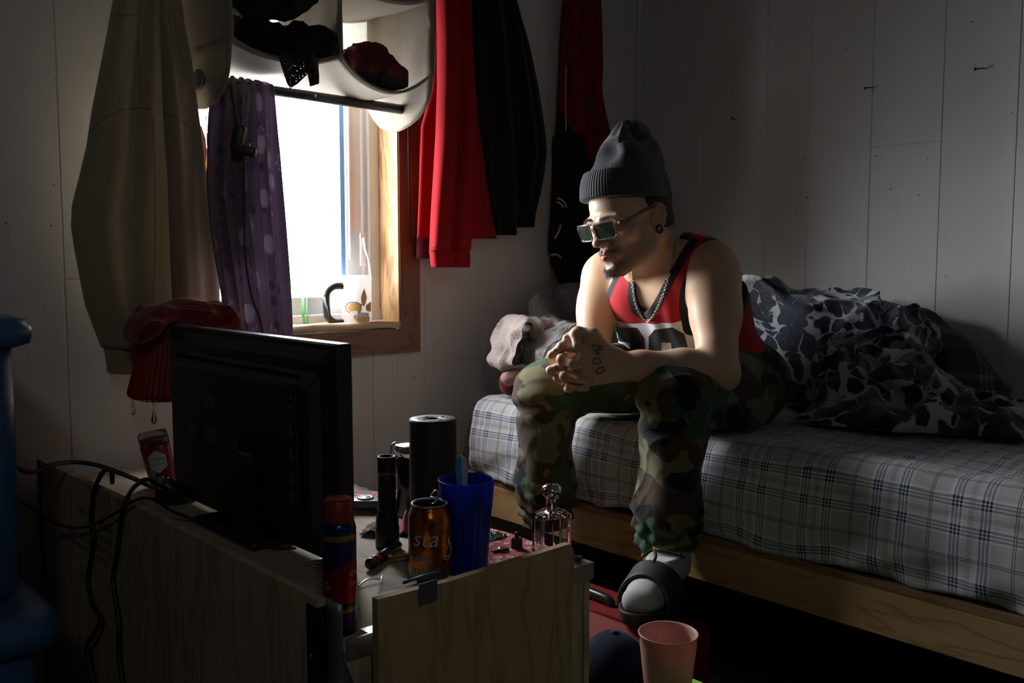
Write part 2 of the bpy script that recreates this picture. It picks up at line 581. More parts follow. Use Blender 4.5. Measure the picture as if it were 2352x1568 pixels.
# ------------------------------------------------------------ shared materials
def mat_wall(name, base, dirt=.5, warm=(.32, .22, .12)):
    t = NT(name)
    c = t.coord()
    big = t.noise(c, 2.2, 5, .6)
    streak = t.noise(t.coord(scale=(14, 14, 1.2)), 3.0, 5, .65)
    fine = t.noise(c, 260, 2)
    col = t.mix(t.step(big, .35, .75), tuple(x * .93 for x in base), base)
    col = t.mix(t.math('MULTIPLY', t.step(streak, .56, .8), .35 * dirt), col, warm)
    s3 = t.n('ShaderNodeSeparateXYZ', {0: t.tc.outputs['Object']})
    cb = t.n('ShaderNodeCombineXYZ', {0: t.math('ADD', s3.outputs[0], s3.outputs[1]), 1: s3.outputs[2]})
    v2d = t.n('ShaderNodeTexVoronoi', {'Vector': cb.outputs[0], 'Scale': 9.0}, voronoi_dimensions='2D')
    k3 = t.n('ShaderNodeSeparateXYZ', {0: v2d.outputs['Color']})
    rad = t.math('MULTIPLY', k3.outputs[1], .026)
    speck = t.math('MULTIPLY', t.math('LESS_THAN', v2d.outputs['Distance'], rad), t.math('GREATER_THAN', k3.outputs[0], .45))
    v2 = t.noise(t.coord(scale=(1, 1, .45)), 70, 2, .5, .6)
    smear = t.math('MULTIPLY', t.step(v2, .755, .80), .7)
    col = t.mix(t.math('MULTIPLY', speck, .85), col, (.05, .04, .03))
    col = t.mix(smear, col, (.10, .07, .045))
    t.set(col=col, rough=.55, spec=.3)
    h = t.math('ADD', t.math('MULTIPLY', fine, .25), t.math('MULTIPLY', streak, .4))
    t.bump(h, .25, .0015)
    return t.m

def mat_wood(name, a, b, scale=1.0, axis='Z', rough=.45, knots=True, grain=9.0, spec=.4):
    t = NT(name)
    sc = {'X': (.12, 1, 1), 'Y': (1, .12, 1), 'Z': (1, 1, .12)}[axis]
    c = t.coord(scale=tuple(x * scale for x in sc))
    n1 = t.noise(c, grain * 1.5, 4, .6, .4)
    rings = t.math('FRACT', t.math('MULTIPLY', n1, 7.0))
    line = t.step(t.math('ABSOLUTE', t.math('SUBTRACT', rings, .5)), .28, .5)
    n2 = t.noise(c, 120, 3, .7)
    col = t.mix(line, a, b)
    col = t.mix(t.math('MULTIPLY', n2, .45), col, tuple(x * .55 for x in b))
    if knots:
        kc = t.coord(scale=tuple({'X': (.5, 1, 1), 'Y': (1, .5, 1), 'Z': (1, 1, .5)}[axis]))
        kv = t.voro(kc, 5.0)
        kk = t.math('MULTIPLY', t.math('SUBTRACT', 1.0, t.step(kv, .05, .11)), t.step(t.voro(kc, 5.0, out='Color'), .6, .61))
        col = t.mix(t.math('MULTIPLY', kk, .8), col, tuple(x * .3 for x in b))
    t.set(col=col, rough=rough, spec=spec)
    t.bump(t.math('ADD', n2, line), .15, .001)
    return t.m

def mat_fabric(name, col, var=.25, rough=.9, weave=900, sheen=.15, bump=.35, scale=25, trans=0, transcol=None):
    t = NT(name)
    c = t.coord()
    n1 = t.noise(c, scale, 4, .6)
    n2 = t.noise(c, weave, 2, .5)
    cc = t.mix(n1, tuple(x * (1 - var) for x in col), tuple(min(1, x * (1 + var)) for x in col))
    cc = t.mix(t.math('MULTIPLY', n2, .35), cc, tuple(x * .5 for x in col))
    t.set(col=cc, rough=rough, spec=.15, sheen=sheen)
    t.bump(t.math('ADD', t.math('MULTIPLY', n1, 1.0), t.math('MULTIPLY', n2, .4)), bump, .0025)
    if trans: t.translucent(transcol or col, trans)
    return t.m

def mat_clear(name, col=(1, 1, 1), tint=.9, rough=.08, gloss=.5):
    """thin clear sheet: mostly see-through with a glossy surface"""
    t = NT(name)
    tr = t.n('ShaderNodeBsdfTransparent', {'Color': (*[x * tint for x in col], 1)})
    gl = t.n('ShaderNodeBsdfGlossy', {'Color': (1, 1, 1, 1), 'Roughness': rough})
    fr = t.n('ShaderNodeFresnel', {'IOR': 1.4})
    nz = t.noise(t.coord(), 40, 2)
    f = t.math('MULTIPLY', fr.outputs[0], t.math('ADD', gloss, t.math('MULTIPLY', nz, .3)))
    mx = t.n('ShaderNodeMixShader')
    t.put(mx.inputs[0], f)
    t.t.links.new(tr.outputs[0], mx.inputs[1]); t.t.links.new(gl.outputs[0], mx.inputs[2])
    t.t.links.new(mx.outputs[0], t.out.inputs[0])
    return t.m

def mat_glass(name, col=(1, 1, 1), rough=.0, ior=1.45):
    t = NT(name)
    nz = t.noise(t.coord(), 60, 2)
    t.set(col=t.mix(nz, col, tuple(x * .97 for x in col)), rough=rough, trans=1.0, ior=ior)
    return t.m

M_WALLB = mat_wall('painted_boards', (.56, .55, .53), .7)
M_WALLR = mat_wall('painted_planks', (.56, .57, .56), .5)
M_PLY = mat_wood('crate_plywood', (.54, .43, .28), (.40, .31, .195), 1.0, 'Z', .8, False, 6, .15)
M_TOPPLY = mat_wood('tabletop_plywood', (.52, .44, .34), (.42, .35, .27), 1.0, 'Y', .75, False, 6, .15)
M_PINE = mat_wood('pine', (.56, .36, .17), (.40, .22, .08), 1.0, 'Y', .5, True, 7)
M_TRIM = mat_wood('stained_trim', (.20, .10, .045), (.13, .062, .026), 1.2, 'Z', .4, False, 8)
M_TRIMH = mat_wood('stained_trim_level', (.20, .10, .045), (.13, .062, .026), 1.2, 'X', .4, False, 8)
M_JAMB = mat_wood('jamb_wood', (.64, .40, .20), (.40, .22, .09), 1.0, 'Z', .45, True, 9)
M_SILL = mat_wood('sill_wood', (.66, .50, .33), (.48, .33, .19), 1.0, 'X', .55, False, 9)
M_VINYL = plain('white_vinyl', (.72, .73, .74), .35, var=.06)
M_BLACKPL = plain('black_plastic', (.014, .014, .015), .42, var=.2)
M_BLACKM = plain('black_metal', (.02, .021, .022), .35, .6)
M_STEEL = plain('galvanised_steel', (.42, .43, .44), .38, .9, var=.25, vscale=18)
M_CHROME = plain('chrome', (.78, .78, .79), .08, 1, var=.05)
M_DARKWOOD = plain('room_side_paint', (.26, .25, .24), .8)
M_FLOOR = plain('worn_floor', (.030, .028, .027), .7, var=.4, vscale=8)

# ------------------------------------------------------------ room shell
def plank_wall(name, plane, seams, lo, hi, hole=None, mat=None, cross=(), depth=.012, thick=.12):
    """boards with narrow V-grooves; plane 'y' faces -Y at WY, plane 'x' faces -X at WX"""
    mb = MB()
    gap = .0025
    def put(a0, a1, z0, z1, d0, d1, bev):
        if a1 - a0 < .002 or z1 - z0 < .002: return
        if plane == 'y': mb.span((a0, WY + d0, z0), (a1, WY + d1, z1), bevel=bev, seg=1)
        else: mb.span((WX + d0, a0, z0), (WX + d1, a1, z1), bevel=bev, seg=1)
    def rects(a0, a1, z0, z1):
        if not hole or a1 <= hole[0] or a0 >= hole[1]: return [(a0, a1, z0, z1)]
        r = []
        if a0 < hole[0]: r.append((a0, hole[0], z0, z1))
        if a1 > hole[1]: r.append((hole[1], a1, z0, z1))
        b0, b1 = max(a0, hole[0]), min(a1, hole[1])
        r += [(b0, b1, z0, hole[2]), (b0, b1, hole[3], z1)]
        return r
    S = [lo] + sorted(seams) + [hi]
    for a0, a1 in zip(S, S[1:]):
        zs = [0.0] + [z for (p, q, z) in cross if p < (a0 + a1) / 2 < q] + [ZC]
        for z0, z1 in zip(zs, zs[1:]):
            for r in rects(a0 + gap / 2, a1 - gap / 2, z0 + (gap / 2 if z0 else 0), z1):
                put(*r, 0, depth, .0016)
    for r in rects(lo, hi, 0, ZC): put(*r, .0022, thick, 0)
    o = mb.build(name, mat)
    tag(o, kind='structure')
    return o

bx = [at(p, 700, Y=WY).x for p in (150, 855, 976, 1107, 1198, 1345, 1440)] + [-.9, -.55, -.2, .12, .40]
bx += [.93, 1.2]
plank_wall('wall_back', 'y', bx, -1.25, WX + .12, (WIN['x0'], WIN['x1'], WIN['z0'], WIN['z1']), M_WALLB,
           cross=((.66, .93, .965), (1.68, 1.9, .70)))
ry = [at(p, 230, X=WX).y for p in (2340, 2167, 2004, 1861, 1761, 1610, 1482)] + [.72, .5, .27, 0, -.3, -.6, -.9, -1.2]
zj = at(2080, 331, X=WX).z
plank_wall('wall_right', 'x', ry, -1.5, WY, None, M_WALLR, cross=((1.13, 1.33, zj),))
# walls out of the frame, with a small pane added behind the camera for fill light
W2 = (-.91, -.67, 2.11, 2.35)     # x range, z range
tag(MB().span((-1.33, -1.5, 0), (-1.25, WY + .12, ZC)).build('wall_left', M_DARKWOOD), kind='structure')
mb = MB().span((-1.33, -1.58, 0), (W2[0], -1.5, ZC)).span((W2[1], -1.58, 0), (WX + .12, -1.5, ZC)).span((W2[0], -1.58, 0), (W2[1], -1.5, W2[2])).span((W2[0], -1.58, W2[3]), (W2[1], -1.5, ZC))
tag(mb.build('wall_front', M_DARKWOOD), kind='structure')
p2 = bpy.data.lights.new('daylight_portal', 'AREA'); p2.shape = 'RECTANGLE'; p2.size = .24; p2.size_y = .24; p2.cycles.is_portal = True
q2o = bpy.data.objects.new('daylight_portal', p2); link(q2o); q2o.location = (-.79, -1.60, 2.23); q2o.rotation_euler = (radians(90), 0, 0)
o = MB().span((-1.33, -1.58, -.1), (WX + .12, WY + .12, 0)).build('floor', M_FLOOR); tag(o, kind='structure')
o = MB().span((-1.33, -1.58, ZC), (WX + .12, WY + .12, ZC + .1)).build('ceiling', M_DARKWOOD); tag(o, kind='structure')
# narrow corner batten between the two walls
o = MB().span((WX - .022, WY - .010, 0), (WX - .001, WY - .001, ZC), bevel=.003).build('trim_1', M_WALLR); tag(o, kind='structure')

# ------------------------------------------------------------ window
w2 = bpy.data.objects.new('fill_light_pane', None); link(w2); w2.location = (-.79, -1.5, 2.12); BASE[w2] = V(w2.location); w2['kind'] = 'structure'  # unseen opening, added to brighten the room's shadow side
mb = MB()
for a_, b_ in (((W2[0] - .03, W2[2] - .03), (W2[1] + .03, W2[2])), ((W2[0] - .03, W2[3]), (W2[1] + .03, W2[3] + .03)), ((W2[0] - .03, W2[2]), (W2[0], W2[3])), ((W2[1], W2[2]), (W2[1] + .03, W2[3]))): mb.span((a_[0], -1.51, a_[1]), (b_[0], -1.485, b_[1]), .002)
mb.build('frame', M_VINYL, w2)
x0, x1, z0, z1 = WIN['x0'], WIN['x1'], WIN['z0'], WIN['z1']
w = bpy.data.objects.new('window_1', None); link(w); w.location = ((x0 + x1) / 2, WY, z0); BASE[w] = V(w.location)
w['label'] = 'bright wood-cased window'; w['kind'] = 'structure'
cw = .072
mb = MB()
mb.prism([(x1, z0), (x1 + cw, z0 - cw), (x1 + cw, z1 + cw), (x1, z1)], (0, WY - .001, 0), (1, 0, 0), (0, 0, 1), .018)
mb.build('side_casing', M_TRIM, w)
mb = MB(); mb.prism([(x0, z0), (x0, z1), (x0 - cw, z1 + cw), (x0 - cw, z0 - cw)], (0, WY - .001, 0), (1, 0, 0), (0, 0, 1), .018); mb.build('side_casing', M_TRIM, w)
mb = MB(); mb.prism([(x0, z0), (x0 - cw, z0 - cw), (x1 + cw, z0 - cw), (x1, z0)], (0, WY - .001, 0), (1, 0, 0), (0, 0, 1), .018); mb.build('bottom_casing', M_TRIMH, w)
mb = MB(); mb.prism([(x0, z1), (x1, z1), (x1 + cw, z1 + cw), (x0 - cw, z1 + cw)], (0, WY - .001, 0), (1, 0, 0), (0, 0, 1), .018); mb.build('top_casing', M_TRIMH, w)
MB().span((x1 - .004, WY - .016, z0), (x1 + .014, WY + .118, z1)).build('jamb', M_JAMB, w)
MB().span((x0 - .014, WY - .016, z0), (x0 + .002, WY + .118, z1)).build('jamb', M_JAMB, w)
MB().span((x0, WY - .016, z1 - .002), (x1, WY + .118, z1 + .014)).build('head_jamb', M_JAMB, w)
# sill board with a chipped, wavy front edge
mb = MB()
def sillf(u, v):
    x = x0 + (x1 - x0) * u
    y = WY - .02 + .14 * v
    if v == 0: y += .004 * sin(u * 41) * sin(u * 17)
    return V((x, y, z0 + .004 + .0015 * sin(u * 23 + v * 5)))
mb.grid(sillf, 60, 8, thick=-.018)
mb.build('window_sill', M_SILL, w)
# vinyl frame and sash
fy0, fy1 = WY + .078, WY + .135
mb = MB()
mb.span((x1 - .040, fy0, z0 + .005), (x1 - .002, fy1, z1), .004)
mb.span((x0, fy0, z0 + .005), (x0 + .04, fy1, z1), .004)
mb.span((x0, fy0, z0 + .005), (x1 - .002, fy1, z0 + .045), .004)
mb.span((x0, fy0, z1 - .04), (x1 - .002, fy1, z1), .004)
mb.span((x1 - .052, fy0 + .012, z0 + .04), (x1 - .038, fy1, z1 - .03), .002)
mb.span((x1 - .07, fy0 - .003, z0 + .003), (x1 - .001, fy1, z0 + .055))
mb.build('frame', M_VINYL, w)
mb = MB()
sx1 = x1 - .056; sy0, sy1 = WY + .095, WY + .130
mb.span((sx1 - .052, sy0, z0 + .045), (sx1, sy1, z1 - .04), .003)
mb.span((sx1 - .046, sy0 - .008, z0 + .20), (sx1 - .038, sy0, z1 - .30), .002)
mb.span((x0 + .04, sy0, z0 + .045), (x0 + .08, sy1, z1 - .04), .003)
mb.span((x0 + .04, sy0, z0 + .03), (sx1 + .01, sy1, z0 + .095), .003)
mb.span((x0 + .04, sy0, z1 - .09), (sx1, sy1, z1 - .04), .003)
mb.build('sash', M_VINYL, w)
MB().span((sx1 - .066, sy0 + .008, z0 + .09), (sx1 - .053, sy0 + .02, z1 - .09)).build('glazing_strip', plain('blue_strip', (.16, .36, .66), .4), w)
MB().span((x0 + .07, WY + .114, z0 + .085), (sx1 - .055, WY + .118, z1 - .085)).build('pane', mat_clear('window_glass', (1, 1, 1), .97, .02, .3), w)
# latch: mounting plate and bent lever
mb = MB()
lx = x1 - .022
lc_ = at(834, 575, Y=fy0 - .003)
mb.span((lc_.x - .011, fy0 - .006, lc_.z - .045), (lc_.x + .011, fy0, lc_.z + .05), .003)
lv = mb.build('latch', M_VINYL, w)
mb = MB()
mb.tube(smoothpts([at(835, 548, Y=fy0 - .010), at(839, 572, Y=fy0 - .024), at(847, 598, Y=fy0 - .026), at(853, 644, Y=fy0 - .022)], 6), [.0062] * 6 + [.0058] * 6 + [.005] * 6 + [.0045], 10, flat=(1, .55))
mb.build('lever', M_VINYL, lv)
# ------------------------------------------------------------ crate table
CR = dict(x0=.600, x1=1.072, y0=.985, y1=2.19, z=.52)
crate = thing('crate_table', 'plywood shipping crate used as a table, its raised side panels stencilled upside down', 'crate', ((CR['x0'] + CR['x1']) / 2, 1.58, 0))
MB().span((CR['x0'] + .004, CR['y0'], CR['z'] - .014), (CR['x1'], CR['y1'], CR['z'])).build('tabletop', M_TOPPLY, crate)
mb = MB()
# front face of upright battens seen beside the flap
xs = CR['x0'] + .012
k = 0
while xs < CR['x1'] - .004:
    wd_ = .011 + .006 * ((k * 37 % 11) / 11)
    mb.span((xs, CR['y0'] + .004 * ((k * 13) % 3) / 3, .02), (min(xs + wd_, CR['x1'] - .002), CR['y0'] + .022, CR['z'] - .014), bevel=.001, seg=1)
    xs += wd_ + .0012; k += 1
mb.build('front_board', M_PLY, crate)
MB().span((CR['x1'] - .016, CR['y0'] + .02, .02), (CR['x1'], CR['y1'], CR['z'] - .014)).build('side_board', M_PLY, crate)
MB().span((CR['x0'] + .02, CR['y1'] - .016, .02), (CR['x1'] - .016, CR['y1'], CR['z'] - .014)).build('back_board', M_PLY, crate)
# steel angle along the front edge and up the near corner
mb = MB()
mb.span((CR['x0'] + .012, CR['y0'] - .004, CR['z'] - .026), (CR['x1'] + .003, CR['y0'] + .0, CR['z'] + .002), .001)
mb.span((CR['x0'] + .045, CR['y0'] - .004, CR['z'] + .0), (CR['x1'] + .003, CR['y0'] + .018, CR['z'] + .002), .0006)
mb.build('edge_angle', M_STEEL, crate)
mb = MB()
def cornerf(u, v):
    z = .02 + .555 * v
    b = .004 * sin(v * 37) * (1 if v < .8 else .3)
    a = u * 2 - 1
    flare = .012 * max(0, .55 - abs(v - .72) * 3)
    if a < 0: return V((CR['x0'] - .003 + b * .5, CR['y0'] - .004 - a * .035 + .012, z))
    wr = .004 if z > .505 else (.030 if z < .455 else .030 - .026 * (z - .455) / .05)
    return V((CR['x0'] - .003 + a * wr + b * (z < .5), CR['y0'] - .012 + .008 * a * wr / .03, z))
mb.grid(cornerf, 9, 40, thick=.0018)
mb.build('corner_post', M_STEEL, crate)
# long left flap (plane X) with chipped top edge
FA = dict(x=.583, t=.013, y0=1.005, y1=2.205, z1=.578)
mb = MB()
N = 150
top = []
random.seed(3)
chips = [(2.10, .014, .020), (1.735, .016, .030), (1.09, .020, .026), (1.065, .012, .034), (1.30, .006, .004), (1.50, .010, .003)]
for i in range(N + 1):
    y = FA['y0'] + (FA['y1'] - FA['y0']) * i / N
    z = FA['z1'] - .0012 * random.random() - .006 * (y - 1.0) + .002 * sin(y * 5)
    top.append((y, z))
mb.prism([(-FA['y0'], .02)] + [(-y, z) for y, z in top] + [(-FA['y1'], .02)], (FA['x'] + FA['t'], 0, 0), (0, -1, 0), (0, 0, 1), FA['t'] * 1)
fl = mb.build('side_flap', M_PLY, crate)
# splintered notches
for y, wdt, dp in chips[:4]:
    mb = MB()
    for q in range(5):
        yy = y + (q - 2) * wdt * .28; zt = FA['z1'] - .006 * (y - 1.0) + .001
        d = dp * (.6 + .4 * sin(q * 2.1 + y * 9))
        mb.prism([(-yy, zt - d), (-(yy - wdt * .14), zt - .001), (-(yy + wdt * .14), zt)], (FA['x'] - .0005 - .0012 * (q % 2), 0, 0), (0, -1, 0), (0, 0, 1), -.004)
    mb.build('splintered_notch', plain('raw_wood', (.50, .36, .20), .8, var=.3, vscale=120), crate)
# dark and bare metal strips on the flap's ends
def strip(y0, y1, m, nm='end_strip'):
    b = MB().span((FA['x'] - .0025, y0, .02), (FA['x'] + FA['t'] + .001, y1, FA['z1'] - .012), .001)
    for k in range(7): b.lathe([(.0035, 0), (.003, .0015), (0, .002)], (FA['x'] - .0026, (y0 + y1) / 2, .5 - .07 * k), 8, axis=(-1, 0, 0), mi=1)
    b.build(nm, [m, M_STEEL], crate)
strip(FA['y0'] - .001, FA['y0'] + .024, M_BLACKM)
strip(FA['y1'] - .022, FA['y1'] + .001, plain('dull_steel', (.13, .135, .14), .5, .6))
# stencil, upside down
INK = plain('stencil_ink', (.028, .026, .022), .8)
for s_, px_, py_, w_ in (('CANS OF BAMP 85-33 FR', 252, 1303, .285), ('POWERSAFE BATTERIES', 257, 1283, .265), ('ENERGY', 257, 1256, .085), ('MADE', 257, 1225, .065), ('CHINA', 205, 1190, .06)):
    b_ = MB()
    o_ = at(px_, py_, X=FA['x'])
    b_.text(s_, .02, (FA['x'], o_.y, o_.z + .012), (0, 1, 0), (0, 0, -1), lift=.0006, maxw=w_)
    b_.build('stencil_lettering', INK, crate)
# short front flap (plane Y), leaning on the crate front
FB = dict(y=.948, t=.012, x0=.636, x1=.990, z1=.579)
pts = [(FB['x0'], .02)]
pts += [(FB['x1'] + .004 * (k % 2) + .003 * sin(k), .02 + .545 * k / 14) for k in range(15)]
pts += [(FB['x1'] - .004, FB['z1'] - .001), (FB['x0'] + .12, FB['z1'] - .004), (FB['x0'], FB['z1'])]
MB().prism(pts, (0, FB['y'], 0), (1, 0, 0), (0, 0, 1), -FB['t']).build('front_flap', mat_wood('flap_plywood', (.52, .36, .20), (.38, .25, .135), 1.0, 'Z', .8, False, 6, .15), crate)
# wire hasp over the flap edge
mb = MB()
c0 = at(988, 1340, Y=.94)
mb.box(c0 + V((-.004, -.001, -.010)), (.03, .002, .028), bevel=.006, seg=3)
mb.tube([c0 + V((-.035, .012, .006)), c0 + V((-.01, .006, .010)), c0 + V((.014, -.002, .013))], .0022, 8)
mb.build('hasp', plain('dull_wire', (.16, .16, .16), .45, .7), crate)

# ------------------------------------------------------------ television (back towards the camera)
TX = .752
ty0, ty1, tz0, tz1 = 1.203, 1.838, .533, .879
tv = thing('television', 'black flat television seen from behind on the crate table', 'television', (TX, (ty0 + ty1) / 2, CR['z']))
def rect(inl, inr, inb, int_, x, r=.008, n=4):
    a, b, c, d = ty0 + inl, ty1 - inr, tz0 + inb, tz1 - int_
    P = []
    for (cy, cz, s) in ((b - r, d - r, 0), (a + r, d - r, 1), (a + r, c + r, 2), (b - r, c + r, 3)):
        for k in range(n + 1):
            an = pi / 2 * s + pi / 2 * k / n
            P.append(V((x, cy + r * cos(an), cz + r * sin(an))))
    return P
def lofted(rings, mb, mi=0, smooth=False):
    n = len(rings[0]); vs = [p for r in rings for p in r]; fs = []
    for i in range(len(rings) - 1):
        for k in range(n): fs.append((i * n + k, i * n + (k + 1) % n, (i + 1) * n + (k + 1) % n, (i + 1) * n + k))
    fs.append(tuple(range(n - 1, -1, -1))); fs.append(tuple((len(rings) - 1) * n + k for k in range(n)))
    return mb.add(vs, fs, mi, smooth)
M_TV = plain('television_shell', (.016, .016, .0165), .38, var=.12, vscale=80, bump=.2, bscale=900)
mb = lofted([rect(.003, .003, .003, .003, TX + .016), rect(0, 0, 0, 0, TX + .013), rect(0, 0, 0, 0, TX - .008), rect(.003, .003, .003, .003, TX - .012)], MB())
mb.build('bezel', M_TV, tv)
mb = lofted([rect(.008, .03, .01, .006, TX - .010, .01), rect(.03, .05, .03, .03, TX - .020, .012)], MB())
mb = lofted([rect(.035, .055, .03, .045, TX - .018, .01), rect(.045, .065, .04, .068, TX - .036, .012), rect(.050, .07, .045, .074, TX - .038, .012)], mb)
for k in range(5): mb.box((TX - .0145, ty0 + .08 + .125 * k, tz1 - .022), (.004, .012, .006), Matrix.Rotation(radians(25), 4, 'X'), .001)
hump = mb.build('back_cover', M_TV, tv)
mb = MB()
for k in range(46): mb.box((TX - .028, ty0 + .09 + .0105 * k, tz1 - .056), (.002, .0045, .014), Matrix.Rotation(radians(-52), 4, 'Y'), 0)
mb.build('vent_grille', plain('vent_dark', (.006, .006, .006), .7), tv)
mb = MB()
for k in range(16): mb.box((TX - .0385, ty0 + .15 + .009 * k, .675), (.002, .003, .055))
mb.build('vent_grille', plain('vent_dark', (.006, .006, .006), .7), tv)
MB().span((TX - .002 + .0165, ty0 + .02, tz0 + .03), (TX + .0165, ty1 - .02, tz1 - .02)).build('screen', plain('dark_screen', (.01, .01, .012), .1), tv)
mb = MB().span((TX - .041, ty0 + .078, .600), (TX - .036, ty0 + .112, .815), .002)
pb = mb.build('port_panel', plain('port_panel', (.022, .022, .023), .45), tv)
M_GREY = plain('grey_print', (.10, .10, .10), .6)
mb = MB()
for k, z in enumerate((.79, .775, .738, .700, .662, .628)):
    if k < 2: mb.lathe([(.004, 0), (.0042, .001), (.0022, .001)], (TX - .0412, ty0 + .093, z), 12, axis=(-1, 0, 0))
    else:
        mb.span((TX - .0418, ty0 + .090, z - .010), (TX - .0405, ty0 + .098, z + .008), .0005)
        mb.span((TX - .0416, ty0 + .084, z + .012), (TX - .0408, ty0 + .098, z + .0135))
mb.build('port', M_GREY, pb)
M_STICK = plain('sticker', (.085, .086, .088), .5)
for (px_, py_, w_, h_, s_) in ((480, 922, .044, .024, '24E3'), (438, 985, .038, .024, 'MODEL'), (482, 998, .044, .026, 'SERIAL')):
    c = at(px_, py_, X=TX - .0385)
    b_ = MB().box(c, (.0008, w_, h_))
    b_.text('|||| ||| || ||||', .007, c + V((-.0004, w_ * .42, .002)), (0, -1, 0), (0, 0, 1), .0003, 1, maxw=w_ * .8)
    b_.text('||| |||| ||| ||', .005, c + V((-.0004, w_ * .42, -.007)), (0, -1, 0), (0, 0, 1), .0003, 1, maxw=w_ * .6)
    b_.build('sticker', [M_STICK, M_BLACKPL], tv)
mb = lofted([rect(.22, .34, -.012, .20, TX - .039, .02), rect(.225, .345, -.012, .205, TX - .044, .02)], MB())
mb.build('neck_cover', M_TV, tv)
mb = MB()
cy = (ty0 + ty1) / 2
mb.span((TX - .02, cy - .05, CR['z'] + .010), (TX + .005, cy + .05, tz0 + .05), .004)
mb.build('stand_neck', M_TV, tv)
mb = MB()
mb.box((TX - .005, cy, CR['z'] + .008), (.11, .24, .014), bevel=.006)
mb.build('stand_base', M_TV, tv)

# ------------------------------------------------------------ bed
bed = thing('bed_frame', 'pine bed frame with plywood deck under the plaid mattress', 'bed', (2.18, 1.12, 0))
BX0, BX1, BY0, BY1 = 1.70, 2.645, .14, 2.095
MB().span((BX0, BY0, .281), (BX0 + .038, BY1, .371), .002).build('side_rail', M_PINE, bed)
MB().span((BX1 - .038, BY0, .281), (BX1, BY1, .371), .002).build('side_rail', M_PINE, bed)
MB().span((BX0 + .038, BY1 - .038, .281), (BX1 - .038, BY1, .371), .002).build('end_rail', M_PINE, bed)
MB().span((BX0 + .038, BY0, .281), (BX1 - .038, BY0 + .038, .371), .002).build('end_rail', M_PINE, bed)
MB().span((BX0, BY0, .3712), (BX1, BY1, .388), .001).build('plywood_deck', mat_wood('deck_plywood', (.33, .2, .10), (.22, .12, .055), 1, 'Y', .7, False, 8, .2), bed)
for x in (BX0 + .05, BX1 - .09):
    for y in (BY0 + .05, BY1 - .08): MB().span((x, y, 0), (x + .038, y + .038, .3705), .002).build('leg', M_PINE, bed)

# plaid fitted sheet material (UV in metres)
def mat_plaid(name, ground, band, line, dark, P=.150, thinc=(.05, .05, .06)):
    t = NT(name)
    sp = t.n('ShaderNodeSeparateXYZ', {0: t.tc.outputs['UV']})
    def axis(x):
        f = t.math('FRACT', t.math('DIVIDE', x, P))
        L = []   # lines
        l = lambda a, b: L.extend([(a, 1), (b, 0)])
        for a in (.05, .095, .14): l(a, a + .026)
        for a in (.39, .435, .48): l(a, a + .026)
        lines = t.ramp(f, [(0, 0)] + L, 'CONSTANT')
        bands = t.ramp(f, [(0, .30), (.02, 1.0), (.20, .65), (.245, .0), (.31, .65), (.36, 1.0), (.54, .30), (1, .30)], 'CONSTANT')
        thin = t.ramp(f, [(0, 0), (.745, 1), (.757, 0), (.772, 1), (.782, 0)], 'CONSTANT')
        return lines, bands, thin
    lu, bu, tu = axis(sp.outputs[0]); lv_, bv, tv_ = axis(sp.outputs[1])
    g = t.mix(t.math('MULTIPLY', t.math('ADD', bu, bv), .5), band, ground)
    col = t.mix(t.math('MULTIPLY', t.math('MAXIMUM', tu, tv_), .75), g, thinc)
    col = t.mix(t.math('MULTIPLY', t.math('ADD', lu, lv_), .62, clamp=True), col, line)
    col = t.mix(t.math('MULTIPLY', lu, lv_), col, dark)
    n2 = t.noise(t.coord(), 700, 2)
    col = t.mix(t.math('MULTIPLY', n2, .3), col, (.1, .1, .11))
    t.set(col=col, rough=.9, spec=.1, sheen=.1)
    t.bump(t.math('ADD', t.noise(t.coord(), 30, 4), t.math('MULTIPLY', n2, .3)), .3, .003)
    return t.m
M_SHEET = mat_plaid('plaid_sheet', (.84, .84, .85), (.40, .395, .39), (.06, .085, .20), (.012, .022, .11))
mt = thing('mattress', 'single mattress in a grey, white and navy plaid sheet', 'mattress', (2.17, 1.12, .389))
mx0, mx1, mz0, mz1 = 1.692, 2.64, .390, .612
def section(n=90):
    P = []
    r = .055
    P += [(mx0 + .05, mz0 - .0)] + [(mx0 + .012 - .012 * sin(pi * k / 10), mz0 + .004 + (mz1 - mz0 - r - .01) * k / 10) for k in range(0, 11)]
    for k in range(1, 9):
        a = pi - pi / 2 * k / 8
        P.append((mx0 + .012 + r + r * cos(a), mz1 - r + r * sin(a)))
    for k in range(1, 24): P.append((mx0 + .012 + r + (mx1 - mx0 - 2 * r - .02) * k / 24, mz1 + .004 * sin(k / 24 * pi)))
    for k in range(0, 9):
        a = pi / 2 - pi / 2 * k / 8
        P.append((mx1 - r + r * cos(a), mz1 - r + r * sin(a)))
    P += [(mx1, mz0 + .08), (mx1 - .02, mz0)]
    return P
sec = section()
